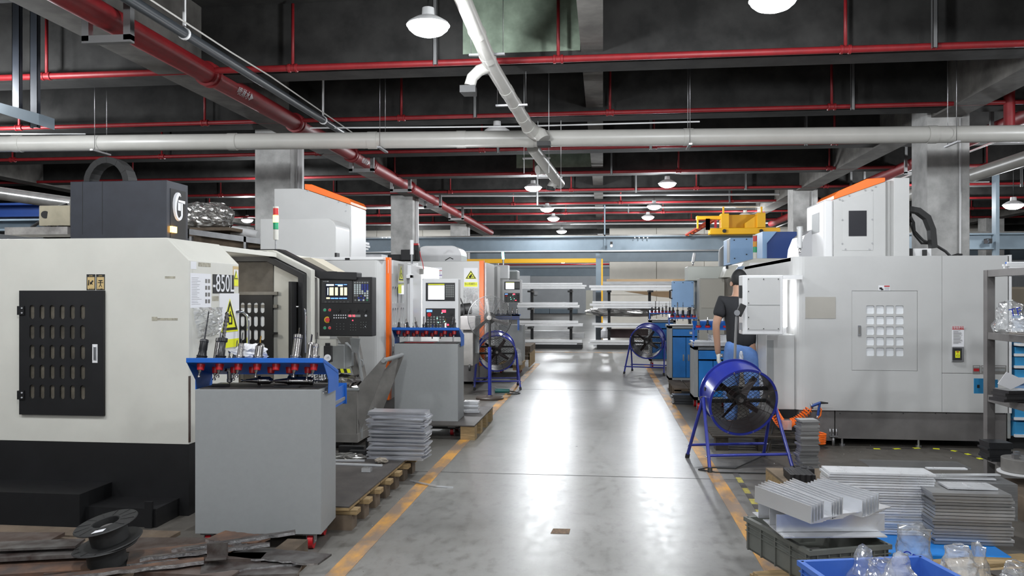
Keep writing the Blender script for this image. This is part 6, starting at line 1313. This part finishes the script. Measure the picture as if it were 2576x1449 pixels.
for i in range(12):
    lbx_ = ('topmost' if i == 11 else 'lowest' if i == 0 else nth(12-i)+' from the top')+' aluminium plate on the blue cabinet beside the worker'
    solo('aluminium_plate', G().box(a0_-.02+rnd.uniform(-.015, .01), a0_+.52, 10.42, 10.8, zc1+.017+i*.011, zc1+.017+i*.011+.010) if i < 5 else G().box(a0_+.22+rnd.uniform(-.01, .01), a0_+.55, 10.45, 10.8, zc1+.017+i*.011, zc1+.027+i*.011), alum, lbx_, 'plate', 'plates on the blue cabinet')
solo('leg_post', G().box(a0_-.02, a0_-.01, 10.44, 10.46, zc1, zc1+zsh+.05), blue, 'thin blue rail at the left end of the blue shelf', 'rail')
for (tt, xa, xb, zz, Y, pyr, n_, lab) in ((t2_, b0_, b1_, zc2, 12.9, 799, 6, 'middle'), (t3_, e0_, e1_, zc3, 16.6, 787, 7, 'farthest')):
    hh = Z(pyr, xa, Y)-zz; s_ = lthing('tool_shelf', f'blue tool shelf on the {lab} blue cabinet', 'shelf', (xa, Y, zz)); w_ = (xb-xa)
    mk('shelf_board', G().prism([(-.02, hh), (.2, hh+.05), (.2, hh+.03), (-.02, hh-.02)], 'x', 0, w_), blue, s_); mk('shelf_bracket', G().box(0, .01, -.02, .2, .016, hh).box(w_-.01, w_, -.02, .2, .016, hh), blue, s_)
    for k in range(n_):
        p = (.05+k*(w_-.1)/(n_-1)); mk('socket', G().cyl((p, .03, hh+.005), (p, .03, hh+.03), .03, n=10), redd, s_)
        kd = ['small_black', 'mill', 'drill', 'small_black', 'mid', 'drill', 'small_black'][k]
        if kd in HK: dup(HK[kd], (xa+p, Y+.03, zz+hh+.03), (0, 0, k), f"tool holder on the {lab} blue cabinet shelf, {['first', 'second', 'third', 'fourth', 'fifth', 'sixth', 'seventh'][k]} from the left", f'holders on the {lab} cabinet', ((.75,)*3 if kd in ('drill', 'mill') else (1.0,)*3))
solo('paper_sheet', G().pb(1700, 1730, 782, 798, 13.1, .02), paper, 'crumpled white paper behind the holders of the middle blue cabinet', 'paper')
# old pallet under the second cabinet, dark plates
op = thing('old_pallet', 'worn brown wooden pallet beside the blue cabinets on the right', 'pallet', tuple(fl(1720, 975))); oy = 11.9; ox = X(1684, 12.3)
for k in range(4): mk('deck_board', G().box(ox+.02+k*.22, ox+.22+k*.22, oy-.2, 12.85, .13, .15), woodd, op)
for k in range(4): mk('block', G().box(ox+.02, ox+.12, oy-.2+k*.3, oy-.1+k*.3, 0, .13), woodd, op)
mk('bearer', G().box(ox+.02, ox+.9, oy-.2, oy-.17, .11, .13), woodd, op)
sheets('dark_plate', 'dark plate on the floor before the old pallet', 'plate', 'dark plates beside the blue cabinet', (X(1728, 11.0), 11.2, .0), .36, .2, .018, 7, mat('plate_dark', (.04, .042, .045), .4, .5), 0, .03, .02, 9)
# second row machines on the right
r2 = thing('machining_centre', 'cream machining centre with grey and light blue control boxes behind the cabinets', 'machine', tuple(at(1800, 870, 13.3)))
mk('top_cover', G().pb(1730, 1830, 670, 706, 13.2, .5), mat('pale_green', (.56, .58, .53), .4), r2, .01); mk('side_cover', G().pb(1747, 1830, 706, 870, 13.5, .5), cream, r2, .01); mk('grey_panel', G().pb(1759, 1832, 700, 870, 12.6, .3), mat('warm_grey', (.36, .35, .31), .5), r2, .006); mk('panel_door', G().pb(1764, 1826, 703, 775, 12.59, .01), mat('warm_grey2', (.40, .38, .33), .5), r2, .004)
mk('chamfer_cover', G().prism([(X(1818, 12.4), Z(698, 2.2, 12.4)), (X(1832, 12.4), Z(668, 2.2, 12.4)), (X(1880, 12.4), Z(664, 2.2, 12.4)), (X(1880, 12.4), Z(698, 2.2, 12.4))], 'y', 12.4, 12.9), cream, r2, .01)
mk('cover_slope', G().prism([(X(1846, 12.0), Z(700, 2.2, 12)), (X(1870, 12.0), Z(660, 2.2, 12)), (X(1900, 12), Z(650, 2.2, 12)), (X(1990, 12), Z(650, 2.2, 12)), (X(1990, 12), Z(700, 2.2, 12))], 'y', 12.0, 13.4), cream, r2, .01)
mk('window', G().prism([(X(1846, 11.99), Z(684, 2.2, 12)), (X(1856, 11.99), Z(671, 2.2, 12)), (X(1873, 11.99), Z(669, 2.2, 12)), (X(1862, 11.99), Z(684, 2.2, 12))], 'y', 11.98, 12.0), mat('window_blue', (.3, .38, .5), .15), r2)
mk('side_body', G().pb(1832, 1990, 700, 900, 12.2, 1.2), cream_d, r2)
mk('handle_plate', G().pb(1826, 1832, 668, 676, 12.38, .03), rubber, r2)
cb_ = thing('control_box', 'light blue control box hanging left of the grey panel', 'control box', tuple(at(1718, 773, 13.3))); mk('housing', G().pb(1691, 1745, 707, 773, 13.2, .2), lblue, cb_, .006); mk('handle', G().tube([at(1691, 730, 13.2), at(1685, 731, 13.2), at(1685, 750, 13.2), at(1691, 751, 13.2)], .012, 8), rubber, cb_)
for px, py in ((1696, 711), (1718, 711), (1741, 711), (1697, 769), (1718, 769), (1741, 769)): mk('screw', G().cyl(at(px, py, 13.19), at(px, py, 13.2), .008, n=6), rubber, cb_)
lbx = thing('machine_column', 'light blue machine column with screws below the yellow crane', 'machine', tuple(at(1878, 665, 14.5))); mk('column_cover', G().pb(1837, 1920, 598, 665, 14.5, .8), lblue, lbx, .01); mk('side_vent', G().pb(1835, 1839, 602, 660, 14.55, .3), greyc, lbx)
for px, py in ((1847, 604), (1878, 602), (1915, 600), (1878, 640), (1848, 650)): mk('screw', G().cyl(at(px, py, 14.48), at(px, py, 14.5), .012, n=6), rubber, lbx)
dbx = thing('machine_column', 'deep blue machine head cover with light blue slanted front', 'machine', tuple(at(1960, 650, 12.5)))
Yq = 12.6; mk('column_cover', G().pb(1928, 2006, 583, 650, Yq, .7), dblue, dbx, .004); mk('slanted_front', G().prism([(X(1918, Yq-.1), Z(650, 3, Yq)), (X(1918, Yq-.1), Z(583, 3, Yq)), (X(1954, Yq-.1), Z(583, 3, Yq)), (X(1929, Yq-.1), Z(612, 3, Yq)), (X(1929, Yq-.1), Z(650, 3, Yq))], 'y', Yq-.1, Yq+.5), lblue, dbx)
tower(1899, 12.2, 593, -1, 'unlit red amber green signal tower in front of the light blue column', 1.1, Z(651, 2.3, 12.2))
gc_ = solo('gas_cylinder', G().lathe([(.14, 0), (.14, Z(668, 2.4, 15.5)+.25), (.12, Z(668, 2.4, 15.5)+.32), (.05, Z(668, 2.4, 15.5)+.38), (.03, Z(668, 2.4, 15.5)+.42), (.03, Z(668, 2.4, 15.5)+.46), (0, Z(668, 2.4, 15.5)+.46)], (X(1826, 15.5), 15.5, 0), n=18), greyc, 'grey gas cylinder top left of the light blue column', 'cylinder')
# between: next machine front with orange strip
om = thing('machining_centre', 'white machine front with orange stripe seen just above the control box', 'machine', tuple(at(1940, 690, 11.2))); mk('front_panel', G().pb(1888, 1986, 661, 1012, 11.2, .1), whitel, om); mk('stripe', G().pb(1921, 1934, 661, 1010, 11.15, .06), orange, om, .003); mk('switch_box', G().pb(1902, 1919, 664, 690, 11.14, .07), white, om, .003); mk('sticker', G().pb(1886, 1894, 668, 690, 11.1, .01), paper, om); mk('window', G().pb(1945, 1974, 671, 692, 11.19, .01), mat('win_frame', (.5, .52, .55), .3), om)
# small pallet behind the nearest fan with clear block and chips
bp2 = thing('dark_pallet', 'dark wooden pallet behind the nearest drum fan', 'pallet', tuple(fl(1900, 1110)))
for k in range(5): mk('deck_board', G().box(1.05, 2.0, 7.85+k*.12, 7.94+k*.12, .125, .142) if k < 3 else G().box(1.05, 1.75, 7.85+k*.12, 7.94+k*.12, .125, .142), mat('wood_black', (.035, .028, .02), .8), bp2)
for k in range(3): mk('block', G().box(1.08+k*.4, 1.2+k*.4, 7.86, 8.0, 0, .125), MATS['wood_black'], bp2)
solo('clear_block', G().pb(1968, 1992, 1058, 1082, 7.85, .12), film_w, 'clear plastic block on the dark pallet right of the nearest drum fan', 'block', bev=.003)
sheets('aluminium_block', 'small block in the tower stack beside the nearest fan', 'block', 'small blocks in the tower stack', (X(2031, 7.0), 7.0, .0), .155, .12, .0152, 29, alumd, R(8), .012, .05, 12, .0002)
# ================================================================ foreground right
wp = thing('wooden_pallet', 'weathered wooden pallet with cut corner holding the black machined parts', 'pallet', tuple(fl(1960, 1240)))
a_, b_ = fl(1926, 1178, .13), fl(2065, 1176, .13)
mk('deck_sheet', G().prism([(a_.x, a_.y), (a_.x+.06, 5.72), (2.35, 5.6), (2.35, a_.y+.05)][::-1], 'z', .118, .135), mat('ply_wood', (.20, .15, .10), .8, 0, .5, 6, .2), wp); mk('bearer', G().prism([(a_.x, a_.y), (a_.x+.06, 5.72), (a_.x+.14, 5.72), (a_.x+.08, a_.y)], 'z', 0, .117), wood, wp); mk('bearer', G().box(a_.x+.05, 2.3, 5.75, 5.85, .0, .117), woodd, wp)
for k, (px, py, w_, h_) in enumerate(((2010, 1205, .16, .055), (2000, 1190, .10, .035), (1985, 1187, .08, .03), (2038, 1192, .05, .045), (2022, 1184, .06, .03))):
    p = fl(px, py, .136)
    if k == 0:
        for i in range(9):
            g = G().prism([(-.09+j*.02, (.012 if j % 2 else 0)) for j in range(10)]+[(.09-j*.02, -.012-(.0 if j % 2 else .012)) for j in range(10)], 'z', 0, .055)
            solo('machined_part', G().add([(Matrix.Translation((p.x, p.y-.09+i*.024, p.z)) @ Vector(v)) for v in g.v], g.f), toolbk, nth(i+1)+' black zigzag machined part from the front of the nested row', 'part', 'nested black machined parts')
    else: solo('machined_part', G().cb((p.x, p.y, p.z+h_/2), w_, .06, h_, None).cb((p.x+w_*.3, p.y+.03, p.z+h_*.8), w_*.4, .05, h_*.5), toolbk, ['', 'flat black machined part behind the nested row', 'leftmost small black machined part on the pallet', 'black upright block right of the nested parts', 'rear black machined part with a notch'][k], 'part', bev=.003)
# blue plastic pallet with two big stacks
bl = thing('plastic_pallet', 'bright blue plastic pallet under the big aluminium stacks', 'pallet', tuple(fl(2380, 1400)))
xA, xB = X(2150, 4.45), X(2572, 4.35)
mk('deck', G().box(xA, xB, 4.45, 5.4, .075, .125), plblue, bl, .008)
for x in (xA+.05, (xA+xB)/2-.08, xB-.25): 
    for y in (4.47, 5.1): mk('foot', G().box(x, x+.16, y, y+.2, .0, .08), plblue, bl, .006)
def bigstack(px0, px1, pyt, Y, dep, n, label, group, m, seed, ztop_px=None):
    rr = random.Random(seed); x0, x1 = X(px0, Y), X(px1, Y); zt = Z(pyt, (x0+x1)/2, Y); th = (zt-.128)/n
    g = G().box(0, x1-x0, 0, dep, 0, th*.86); g.box(0.0, x1-x0, -.0016, 0, th*.1, th*.5)
    base = None
    for i in range(n):
        loc = (x0+rr.uniform(-.008, .012), Y+rr.uniform(-.004, .006), .128+i*th); a = rr.uniform(-.006, .006)
        lb_ = ('topmost ' if i == n-1 else 'lowest ' if i == 0 else nth(n-i)+' from the top, ')+label
        if base is None: base = solo('aluminium_bar', g, m, lb_, 'bar', group, base=(0, 0, 0)); base.location = loc; base.rotation_euler = (0, 0, a)
        else: o = base.copy(); C.objects.link(o); o.location = loc; o.rotation_euler = (0, 0, a); o['label'] = lb_
    return x0, x1, zt
S1 = bigstack(2085, 2352, 1190, 4.78, .18, 24, 'flat bar in the taller big aluminium stack', 'bars in the taller big stack', alum, 4)
S2 = bigstack(2348, 2548, 1241, 4.62, .26, 16, 'flat bar in the lower big aluminium stack', 'bars in the lower big stack', alumd, 5)
for k in range(10): solo('flat_bar', G().box(S2[1]-.02, S2[1]+.03, 4.9+rnd.uniform(-.02, .02), 5.1, .14+k*.018, .154+k*.018), alum, nth(k+1)+' bar end from the bottom sticking out behind the lower big stack', 'bar', 'bar ends behind the lower stack')
for k, (px, py, L_, rz_) in enumerate(((2400, 1196, .28, .12), (2380, 1180, .12, .05), (2395, 1204, .25, .0))):
    p = at(px, py, 5.25); solo('aluminium_strip', G().box(-L_, L_, -.02, .02, 0, .008, Matrix.Translation(p) @ Matrix.Rotation(rz_, 4, 'Z')), alum, ['slanted strip lying behind the big stacks', 'short strip tip behind the taller big stack', 'lowest strip lying behind the big stacks'][k], 'strip')
solo('support_block', G().box(2.0, 2.5, 5.15, 5.35, .126, at(2400, 1206, 5.25).z), alumd, 'aluminium block under the loose strips behind the stacks', 'block')
solo('machined_plate', G().box(X(2375, 4.75), X(2500, 4.75), 4.70, 4.84, S2[2]+.001, S2[2]+.012).box(X(2430, 4.75), X(2440, 4.75), 4.74, 4.80, S2[2]+.012, S2[2]+.016), alum, 'bright milled plate lying on the lower big stack', 'plate', bev=.001)
p = fl(2300, 1168, .01); solo('clear_sheet', G().box(p.x-.42, p.x+.42, p.y-.12, p.y+.16, .0, .012), film_w, 'clear plastic sheet lying on the floor behind the big stacks', 'sheet')
solo('timber_edge', G().box(X(2155, 6.4), X(2190, 6.4), 6.4, 6.5, 0, .03), woodd, 'piece of brown timber behind the taller big stack', 'timber')
# old wooden pallet under crates
op2 = thing('wooden_pallet', 'wooden pallet under the grey and blue crates at the bottom right', 'pallet', tuple(fl(2100, 1449)))
pm = Matrix.Translation((1.42, 3.75, 0)) @ Matrix.Rotation(R(17), 4, 'Z')
for k in range(7): mk('deck_board', G().box(-.55, 1.0, -.62+k*.17, -.50+k*.17, .10, .12, pm), wood, op2, .002)
for k in range(3): mk('bearer', G().box(-.55+k*.72, -.45+k*.72, -.62, .55, .0, .10, pm), wood, op2)
for k in range(4): mk('dark_part', G().box(.35+k*.05, .65+k*.05, -.15+k*.05, .05+k*.05, .12+k*.012, .13+k*.012, pm), sheet, op2)
# grey crate
def crate(name, label, M_, w_, d_, h_, z0, m):
    t = thing(name, label, 'crate', tuple((M_ @ Vector((0, 0, 0))).xyz[:2])+(z0,))
    th = .012
    mk('wall', G().box(-w_/2, w_/2, -d_/2, -d_/2+th, z0, z0+h_, M_), m, t); mk('wall', G().box(-w_/2, w_/2, d_/2-th, d_/2, z0, z0+h_, M_), m, t)
    mk('wall', G().box(-w_/2, -w_/2+th, -d_/2, d_/2, z0, z0+h_, M_), m, t); mk('wall', G().box(w_/2-th, w_/2, -d_/2, d_/2, z0, z0+h_, M_), m, t); mk('bottom', G().box(-w_/2, w_/2, -d_/2, d_/2, z0, z0+.01, M_), m, t)
    mk('rim', G().box(-w_/2-.012, w_/2+.012, -d_/2-.012, -d_/2, z0+h_-.022, z0+h_, M_).box(-w_/2-.012, w_/2+.012, d_/2, d_/2+.012, z0+h_-.022, z0+h_, M_).box(-w_/2-.012, -w_/2, -d_/2, d_/2, z0+h_-.022, z0+h_, M_).box(w_/2, w_/2+.012, -d_/2, d_/2, z0+h_-.022, z0+h_, M_), m, t, .002)
    g = G()
    for zz in (z0+h_-.045, z0+h_-.072): g.box(-w_/2-.009, w_/2+.009, -d_/2-.009, -d_/2, zz, zz+.004, M_).box(-w_/2-.009, -w_/2, -d_/2, d_/2, zz, zz+.004, M_)
    mk('ledge', g, m, t)
    for k in range(7): mk('rib', G().box(-w_/2+.03+k*(w_-.06)/6, -w_/2+.035+k*(w_-.06)/6, -d_/2-.010, -d_/2, z0+.05, z0+h_-.02, M_), m, t)
    for k in range(5): mk('rib', G().box(-w_/2-.010, -w_/2, -d_/2+.02+k*(d_-.05)/4, -d_/2+.028+k*(d_-.05)/4, z0+.0, z0+h_-.02, M_), m, t)
    return t
ca, cb2, cc = fl(1888, 1298, .295), fl(2027, 1384, .295), fl(2224, 1368, .295)
ctr = (ca+cc)/2; ang_ = math.atan2(cc.y-cb2.y, cc.x-cb2.x); MG = Matrix.Translation((ctr.x, ctr.y, 0)) @ Matrix.Rotation(ang_, 4, 'Z')
crate('grey_crate', 'grey plastic crate with ribbed walls under the aluminium angles', MG, (cc-cb2).length, (ca-cb2).length, .17, .122, crateg)
solo('dark_part', G().box(-.12, .02, -.2, .0, .14, .20, MG).box(.03, .12, -.16, -.02, .14, .17, MG), toolbk, 'black offcuts inside the grey crate', 'part')
# aluminium angle profiles across the crate
def angle(p, q, hgt, foot, th, label, group, flip=1):
    """L profile: upright web from p to q (bottom edge), foot to the side"""
    p, q = Vector(p), Vector(q); u_ = (q-p).normalized(); s_ = Vector((-u_.y, u_.x, 0)).normalized()*flip*-1
    L_ = (q-p).length; up = u_.cross(s_)*1; up = up if up.z > 0 else -up
    def bx(a0, a1, b0, b1, c0, c1):
        return [p+u_*a+s_*b+up*c for a, b, c in ((a0, b0, c0), (a1, b0, c0), (a1, b1, c0), (a0, b1, c0), (a0, b0, c1), (a1, b0, c1), (a1, b1, c1), (a0, b1, c1))]
    F = [(0, 3, 2, 1), (4, 5, 6, 7), (0, 1, 5, 4), (1, 2, 6, 5), (2, 3, 7, 6), (3, 0, 4, 7)]
    g = G().add(bx(0, L_, 0, th, 0, hgt), F).add(bx(0, L_, th, foot, 0, th), F)
    return solo('angle_profile', g, alumb, label, 'profile', group)
# lower layer lies left to right on the crate, upper layer points at the aisle
zl = .297
A0, A1 = fl(1955, 1350, zl), fl(2215, 1340, zl)
for k in range(5):
    d_ = Vector((.006*k-.0, .012*k, 0)); e0 = fl(1960-k*3, 1352, zl)
for k in range(6):
    z = .297+k*.0075; p = fl(1982-k*2, 1354, z)+Vector((0, -.0, 0)); q = fl(2222+k*2, 1352, z)+Vector((0, 0, 0))
    solo('flat_bar', G().box(0, (q-p).length, 0, .16, 0, .0065, Matrix.Translation(p) @ Matrix.Rotation(math.atan2(q.y-p.y, q.x-p.x), 4, 'Z')), alum, ('topmost' if k == 5 else nth(6-k)+' from the top')+' flat aluminium bar lying across the grey crate', 'bar', 'flat bars on the grey crate')
zu = .345
grpL = 'upright angles in the lower layer on the grey crate'
for k, (px, py, px2) in enumerate(((1953, 1338, 2225), (1936, 1322, 2210), (1908, 1303, 2200))):
    p = fl(px, py, zu-.002); q = fl(px2, py-2, zu-.002); angle(p, q, .085, .10, .004, ['nearest upright angle of the lower layer on the grey crate', 'middle upright angle of the lower layer on the grey crate', 'rear upright angle of the lower layer on the grey crate'][k], grpL, -1)
zv = .435; names = 'long angles fanned out on top of the grey crate'
# each upper angle: near end px/py (bottom of web), far end
near = [(2040, 1318), (2047, 1317), (2055, 1316), (2062, 1315), (2070, 1314), (2090, 1308), (2096, 1307), (2102, 1306), (2110, 1305), (2118, 1304), (2168, 1302), (2178, 1301), (2186, 1300), (2194, 1299), (2202, 1298), (2209, 1296)]
far = [(1898, 1262), (1906, 1260), (1914, 1258), (1922, 1257), (1930, 1256), (1962, 1255), (1970, 1254), (1976, 1253), (1985, 1252), (1992, 1251), (2022, 1256), (2030, 1255), (2038, 1254), (2046, 1253), (2054, 1252), (2062, 1251)]
for k, (a, b_) in enumerate(zip(near, far)):
    gi = k if k < 5 else k-5 if k < 10 else k-10; p = fl(a[0], a[1], zv); q = fl(b_[0], b_[1], zv+.012); p.z += gi*.0046; q.z += gi*.0046
    angle(p, q, .082, .075 if k not in (4, 9, 15) else .10, .004, nth(k+1)+' from left of the angles fanned on the grey crate', names, 1)
# blue crate at the bottom edge with plastic bags
ba, bb = fl(2014, 1412, .34), fl(2316, 1400, .34); ag_ = math.atan2(bb.y-ba.y, bb.x-ba.x); wB = (bb-ba).length
MB_ = Matrix.Translation(((ba.x+bb.x)/2, (ba.y+bb.y)/2, 0)) @ Matrix.Rotation(ag_, 4, 'Z') @ Matrix.Translation((0, -.2, 0))
crate('blue_crate', 'blue plastic crate full of plastic bags at the bottom edge', MB_, wB, .4, .22, .122, crateb)
# second ring of slots on the crate rim
def bag(label, c, s, m, seed, pinch=.5, print_=None, amp=.2):
    g = crumple('bag', (0, 0, 0), s[0], s[1], s[2], m, amp, seed, 44, 30, pinch=pinch, fq=1.7, hf=.3)
    t = lthing('plastic_bag', label, 'bag', tuple(c)); mk('film', g, m, t)
    if print_: text(print_[0], print_[1], mat('print_blue', (.01, .03, .35), .4), 'print', t, Matrix.Translation((print_[2], -s[1]*1.12, print_[3])) @ Matrix.Rotation(R(90), 4, 'X') @ Matrix.Rotation(print_[4], 4, 'Z'))
    return t
def atz(px, py, Y): return at(px, py, Y)
bag('pointed clear plastic bag in the blue crate, left one', atz(2172, 1415, 3.62), (.075, .07, .085), film_c, 1, .8)
bag('large milky plastic bag in the front of the blue crate', atz(2265, 1437, 3.5), (.10, .08, .085), film_w, 2, .75)
bag('crumpled clear bag between the two pointed bags', atz(2215, 1432, 3.55), (.06, .06, .05), film_c, 5, .3)
bag('clear bag with blue lettering standing behind the blue crate', atz(2298, 1378, 4.0), (.085, .06, .11), film_c, 3, .1, ('CET', .042, -.03, -.03, R(-25)))
bag('clear plastic bag lying on the pallet boards, left of the last one', atz(2410, 1418, 3.75), (.10, .09, .085), film_w, 6, .5)
bag('tall thin clear bag on the pallet boards', atz(2462, 1412, 3.8), (.045, .06, .085), film_c, 7, .5)
bag('clear bag at the bottom right corner', atz(2556, 1436, 3.6), (.06, .07, .04), film_c, 8, .4)
# ---- steel rack at right edge
rk = thing('steel_rack', 'dark steel rack with three shelf levels at the right edge', 'rack', (3.3, 6.0, 0))
RX = 3.06; z4 = 1.70
mk('post', G().box(RX, RX+.062, 6.78, 6.845, 0, z4), greyb, rk, .003); mk('post', G().box(3.85, 3.91, 6.78, 6.845, 0, z4), greyb, rk); mk('post', G().box(RX, RX+.06, 4.6, 4.66, 0, z4), greyb, rk)
for z in (1.20, .70, .22, z4):
    mk('side_rail', G().box(RX+.005, RX+.055, 4.66, 6.78, z-.055, z), greyb, rk, .002); mk('end_rail', G().box(RX+.06, 3.85, 6.79, 6.84, z-.05, z), greyb, rk)
    if z < 1.6: mk('shelf_board', G().box(RX+.05, 3.85, 4.66, 6.80, z-.01, z+.004), mat('rack_board', (.14, .12, .10), .7), rk)
t = bag('clear bag with blue TF print on the upper rack shelf', at(2540, 795, 6.35), (.12, .11, .12), film_c, 11, .35, ('TF', .06, -.02, .03, R(12)))
bag('small crumpled clear bag with dark parts on the rack shelf', at(2566, 818, 6.2), (.09, .08, .05), film_w, 12, .2)
sheets('dark_part', 'dark slotted part stacked on the middle rack shelf', 'part', 'dark parts on the middle rack shelf', (X(2545, 6.35), 6.35, .706), .22, .16, .022, 4, mat('part_dark', (.06, .058, .06), .4, .6), .2, .02, .1, 14)
solo('paper_sheet', G().prism([(X(2498, 6.35), .84), (X(2520, 6.35), .93), (X(2572, 6.35), .86), (X(2530, 6.35), .80)], 'y', 6.28, 6.285), paper, 'folded white paper leaning on the dark parts of the middle rack shelf', 'paper')
sheets('dark_plate', 'dark plate stacked on the lowest rack shelf', 'plate', 'dark plates on the lowest rack shelf', (X(2512, 6.5), 6.55, .226), .17, .16, .016, 9, MATS['plate_dark'], 0, .008, .03, 15)
chk = thing('lathe_chuck', 'round steel chuck on the lowest rack shelf', 'chuck', (X(2570, 6.1), 6.1, .226)); cxx = X(2570, 6.1)
mk('body', G().cyl((cxx, 6.1, .235), (cxx, 6.1, .33), .13, n=30), greyd, chk, .004)
for a in (90, 210, 330): mk('jaw', G().cb((cxx+.07*math.cos(R(a)), 6.1+.07*math.sin(R(a)), .345), .035, .035, .035), steel, chk)
solo('round_tray', G().lathe([(.17, 0), (.18, .012), (.0, .012)], (cxx-.01, 6.1, .226), n=30) if 0 else G().cyl((cxx, 6.08, .2265), (cxx, 6.08, .234), .165, n=30), whitel, 'thin pale round board under the steel chuck', 'board')
for k in range(6): solo('white_profile', G().cb((X(2560, 6.6)+.05+rnd.uniform(-.02, .02), 6.5+.03*(k % 3), z4+.012+.018*(k//2)), .35, .02, .015), whitel if k < 5 else blue, nth(k+1)+' white plastic profile of the bundle on top of the rack', 'profile', 'profiles on top of the rack')
# drawer cabinet behind the rack
dc = thing('drawer_cabinet', 'light blue drawer cabinet with open drawers behind the rack', 'cabinet', (4.2, 8.5, 0)); dx0 = X(2538, 8.3)
mk('carcass', G().box(dx0, dx0+.7, 8.3, 8.8, .12, 1.30), lblue, dc); mk('side_post', G().box(dx0-.03, dx0, 8.27, 8.8, .1, 1.55), cream, dc)
cyan = mat('cyan_paint', (.03, .26, .52), .45)
for k, (pa, pb_) in enumerate(((845, 868), (873, 895), (898, 925), (930, 955), (1010, 1055), (1062, 1098))):
    dd = mk('drawer', G().box(dx0+.01, dx0+.6, 8.2 if k else 8.13, 8.6, Z(pb_, dx0, 8.2), Z(pa, dx0, 8.2)), cyan, dc, .003); mk('drawer_lip', G().box(dx0-.0, dx0+.6, 8.18 if k else 8.09, 8.21, Z(pb_, dx0, 8.2)-.004, Z(pb_, dx0, 8.2)+.022), whitel, dd)
mk('canister', G().box(dx0+.02, dx0+.3, 8.4, 8.7, 1.36, 1.58), mat('canister_brown', (.16, .13, .09), .6), dc, .02); mk('base', G().box(dx0, dx0+.7, 8.3, 8.75, 0, .12), rubber, dc)
bp3 = thing('bracket_plate', 'bright blue bent bracket fixed between machine and rack', 'bracket', tuple(at(2475, 990, 7.3))); mk('plate', G().pb(2450, 2476, 952, 990, 7.3, .006).pb(2490, 2510, 955, 975, 7.2, .006), cyan, bp3); mk('plate_mark', G().pb(2458, 2464, 968, 976, 7.296, .004), rubber, bp3)
solo('low_box', G().box(X(2520, 5.9)+.0, X(2520, 5.9)+.6, 5.6, 6.2, 0, .16), woodd, 'dark timber box under the steel rack', 'box')
# hazard tape on the floor
tp = thing('floor_tape', 'worn yellow and black hazard tape lying on the floor in front of the right machine', 'tape', (2.6, 7.6, 0)); pts = [(2180, 1128), (2230, 1130), (2280, 1128), (2330, 1127), (2380, 1131), (2420, 1138), (2450, 1148), (2480, 1160), (2510, 1168), (2560, 1176)]
for k in range(len(pts)-1):
    for j in range(3):
        a = (pts[k][0]+(pts[k+1][0]-pts[k][0])*j/3, pts[k][1]+(pts[k+1][1]-pts[k][1])*j/3); b_ = (pts[k][0]+(pts[k+1][0]-pts[k][0])*(j+1)/3, pts[k][1]+(pts[k+1][1]-pts[k][1])*(j+1)/3)
        p, q = fl(*a), fl(*b_); s_ = Vector((-(q-p).y, (q-p).x, 0)).normalized()*.018
        mk('tape_piece', G().prism([(p.x-s_.x, p.y-s_.y), (q.x-s_.x, q.y-s_.y), (q.x+s_.x, q.y+s_.y), (p.x+s_.x, p.y+s_.y)], 'z', 0, .003), MATS['sign_yellow'] if (k*3+j) % 3 == 1 else sheet, tp)
tq = thing('floor_tape', 'yellow dashed tape on the floor between the nearest drum fan and the grey crate', 'tape', tuple(fl(1880, 1240)))
for k in range(9):
    a, b_ = fl(1848+k*8.5, 1188+k*13.5), fl(1848+(k+1)*8.5, 1188+(k+1)*13.5); mk('tape_piece', G().prism([(a.x-.022, a.y), (a.x+.022, a.y), (b_.x+.022, b_.y), (b_.x-.022, b_.y)], 'z', 0, .003), mat('tape_old', (.42, .36, .08), .7, 0, .5, 20) if k % 2 else sheet, tq)
# scattered chips on the floor and platform: nobody could count them
g = G()
for k in range(420):
    if k < 200: p = fl(rnd.gauss(900, 90), rnd.gauss(1270, 100)); z = .001
    else: p = fl(rnd.gauss(2150, 200), rnd.gauss(1140, 30)); z = .001
    if k < 140: x = rnd.uniform(-2.55, -1.62); p = Vector((x, rnd.uniform(4.95, 6.4), 0)); z = .160
    s_ = rnd.uniform(.0015, .005); a = rnd.uniform(0, 6.28)
    g.add([(p.x, p.y, z), (p.x+s_*math.cos(a), p.y+s_*math.sin(a), z), (p.x, p.y+s_*.3, z+s_)], [(0, 1, 2)])
solo('metal_chips', g, foil, 'scattered bright metal chips on floor and platform', 'chips', kind='stuff', base=(0, 0, 0))
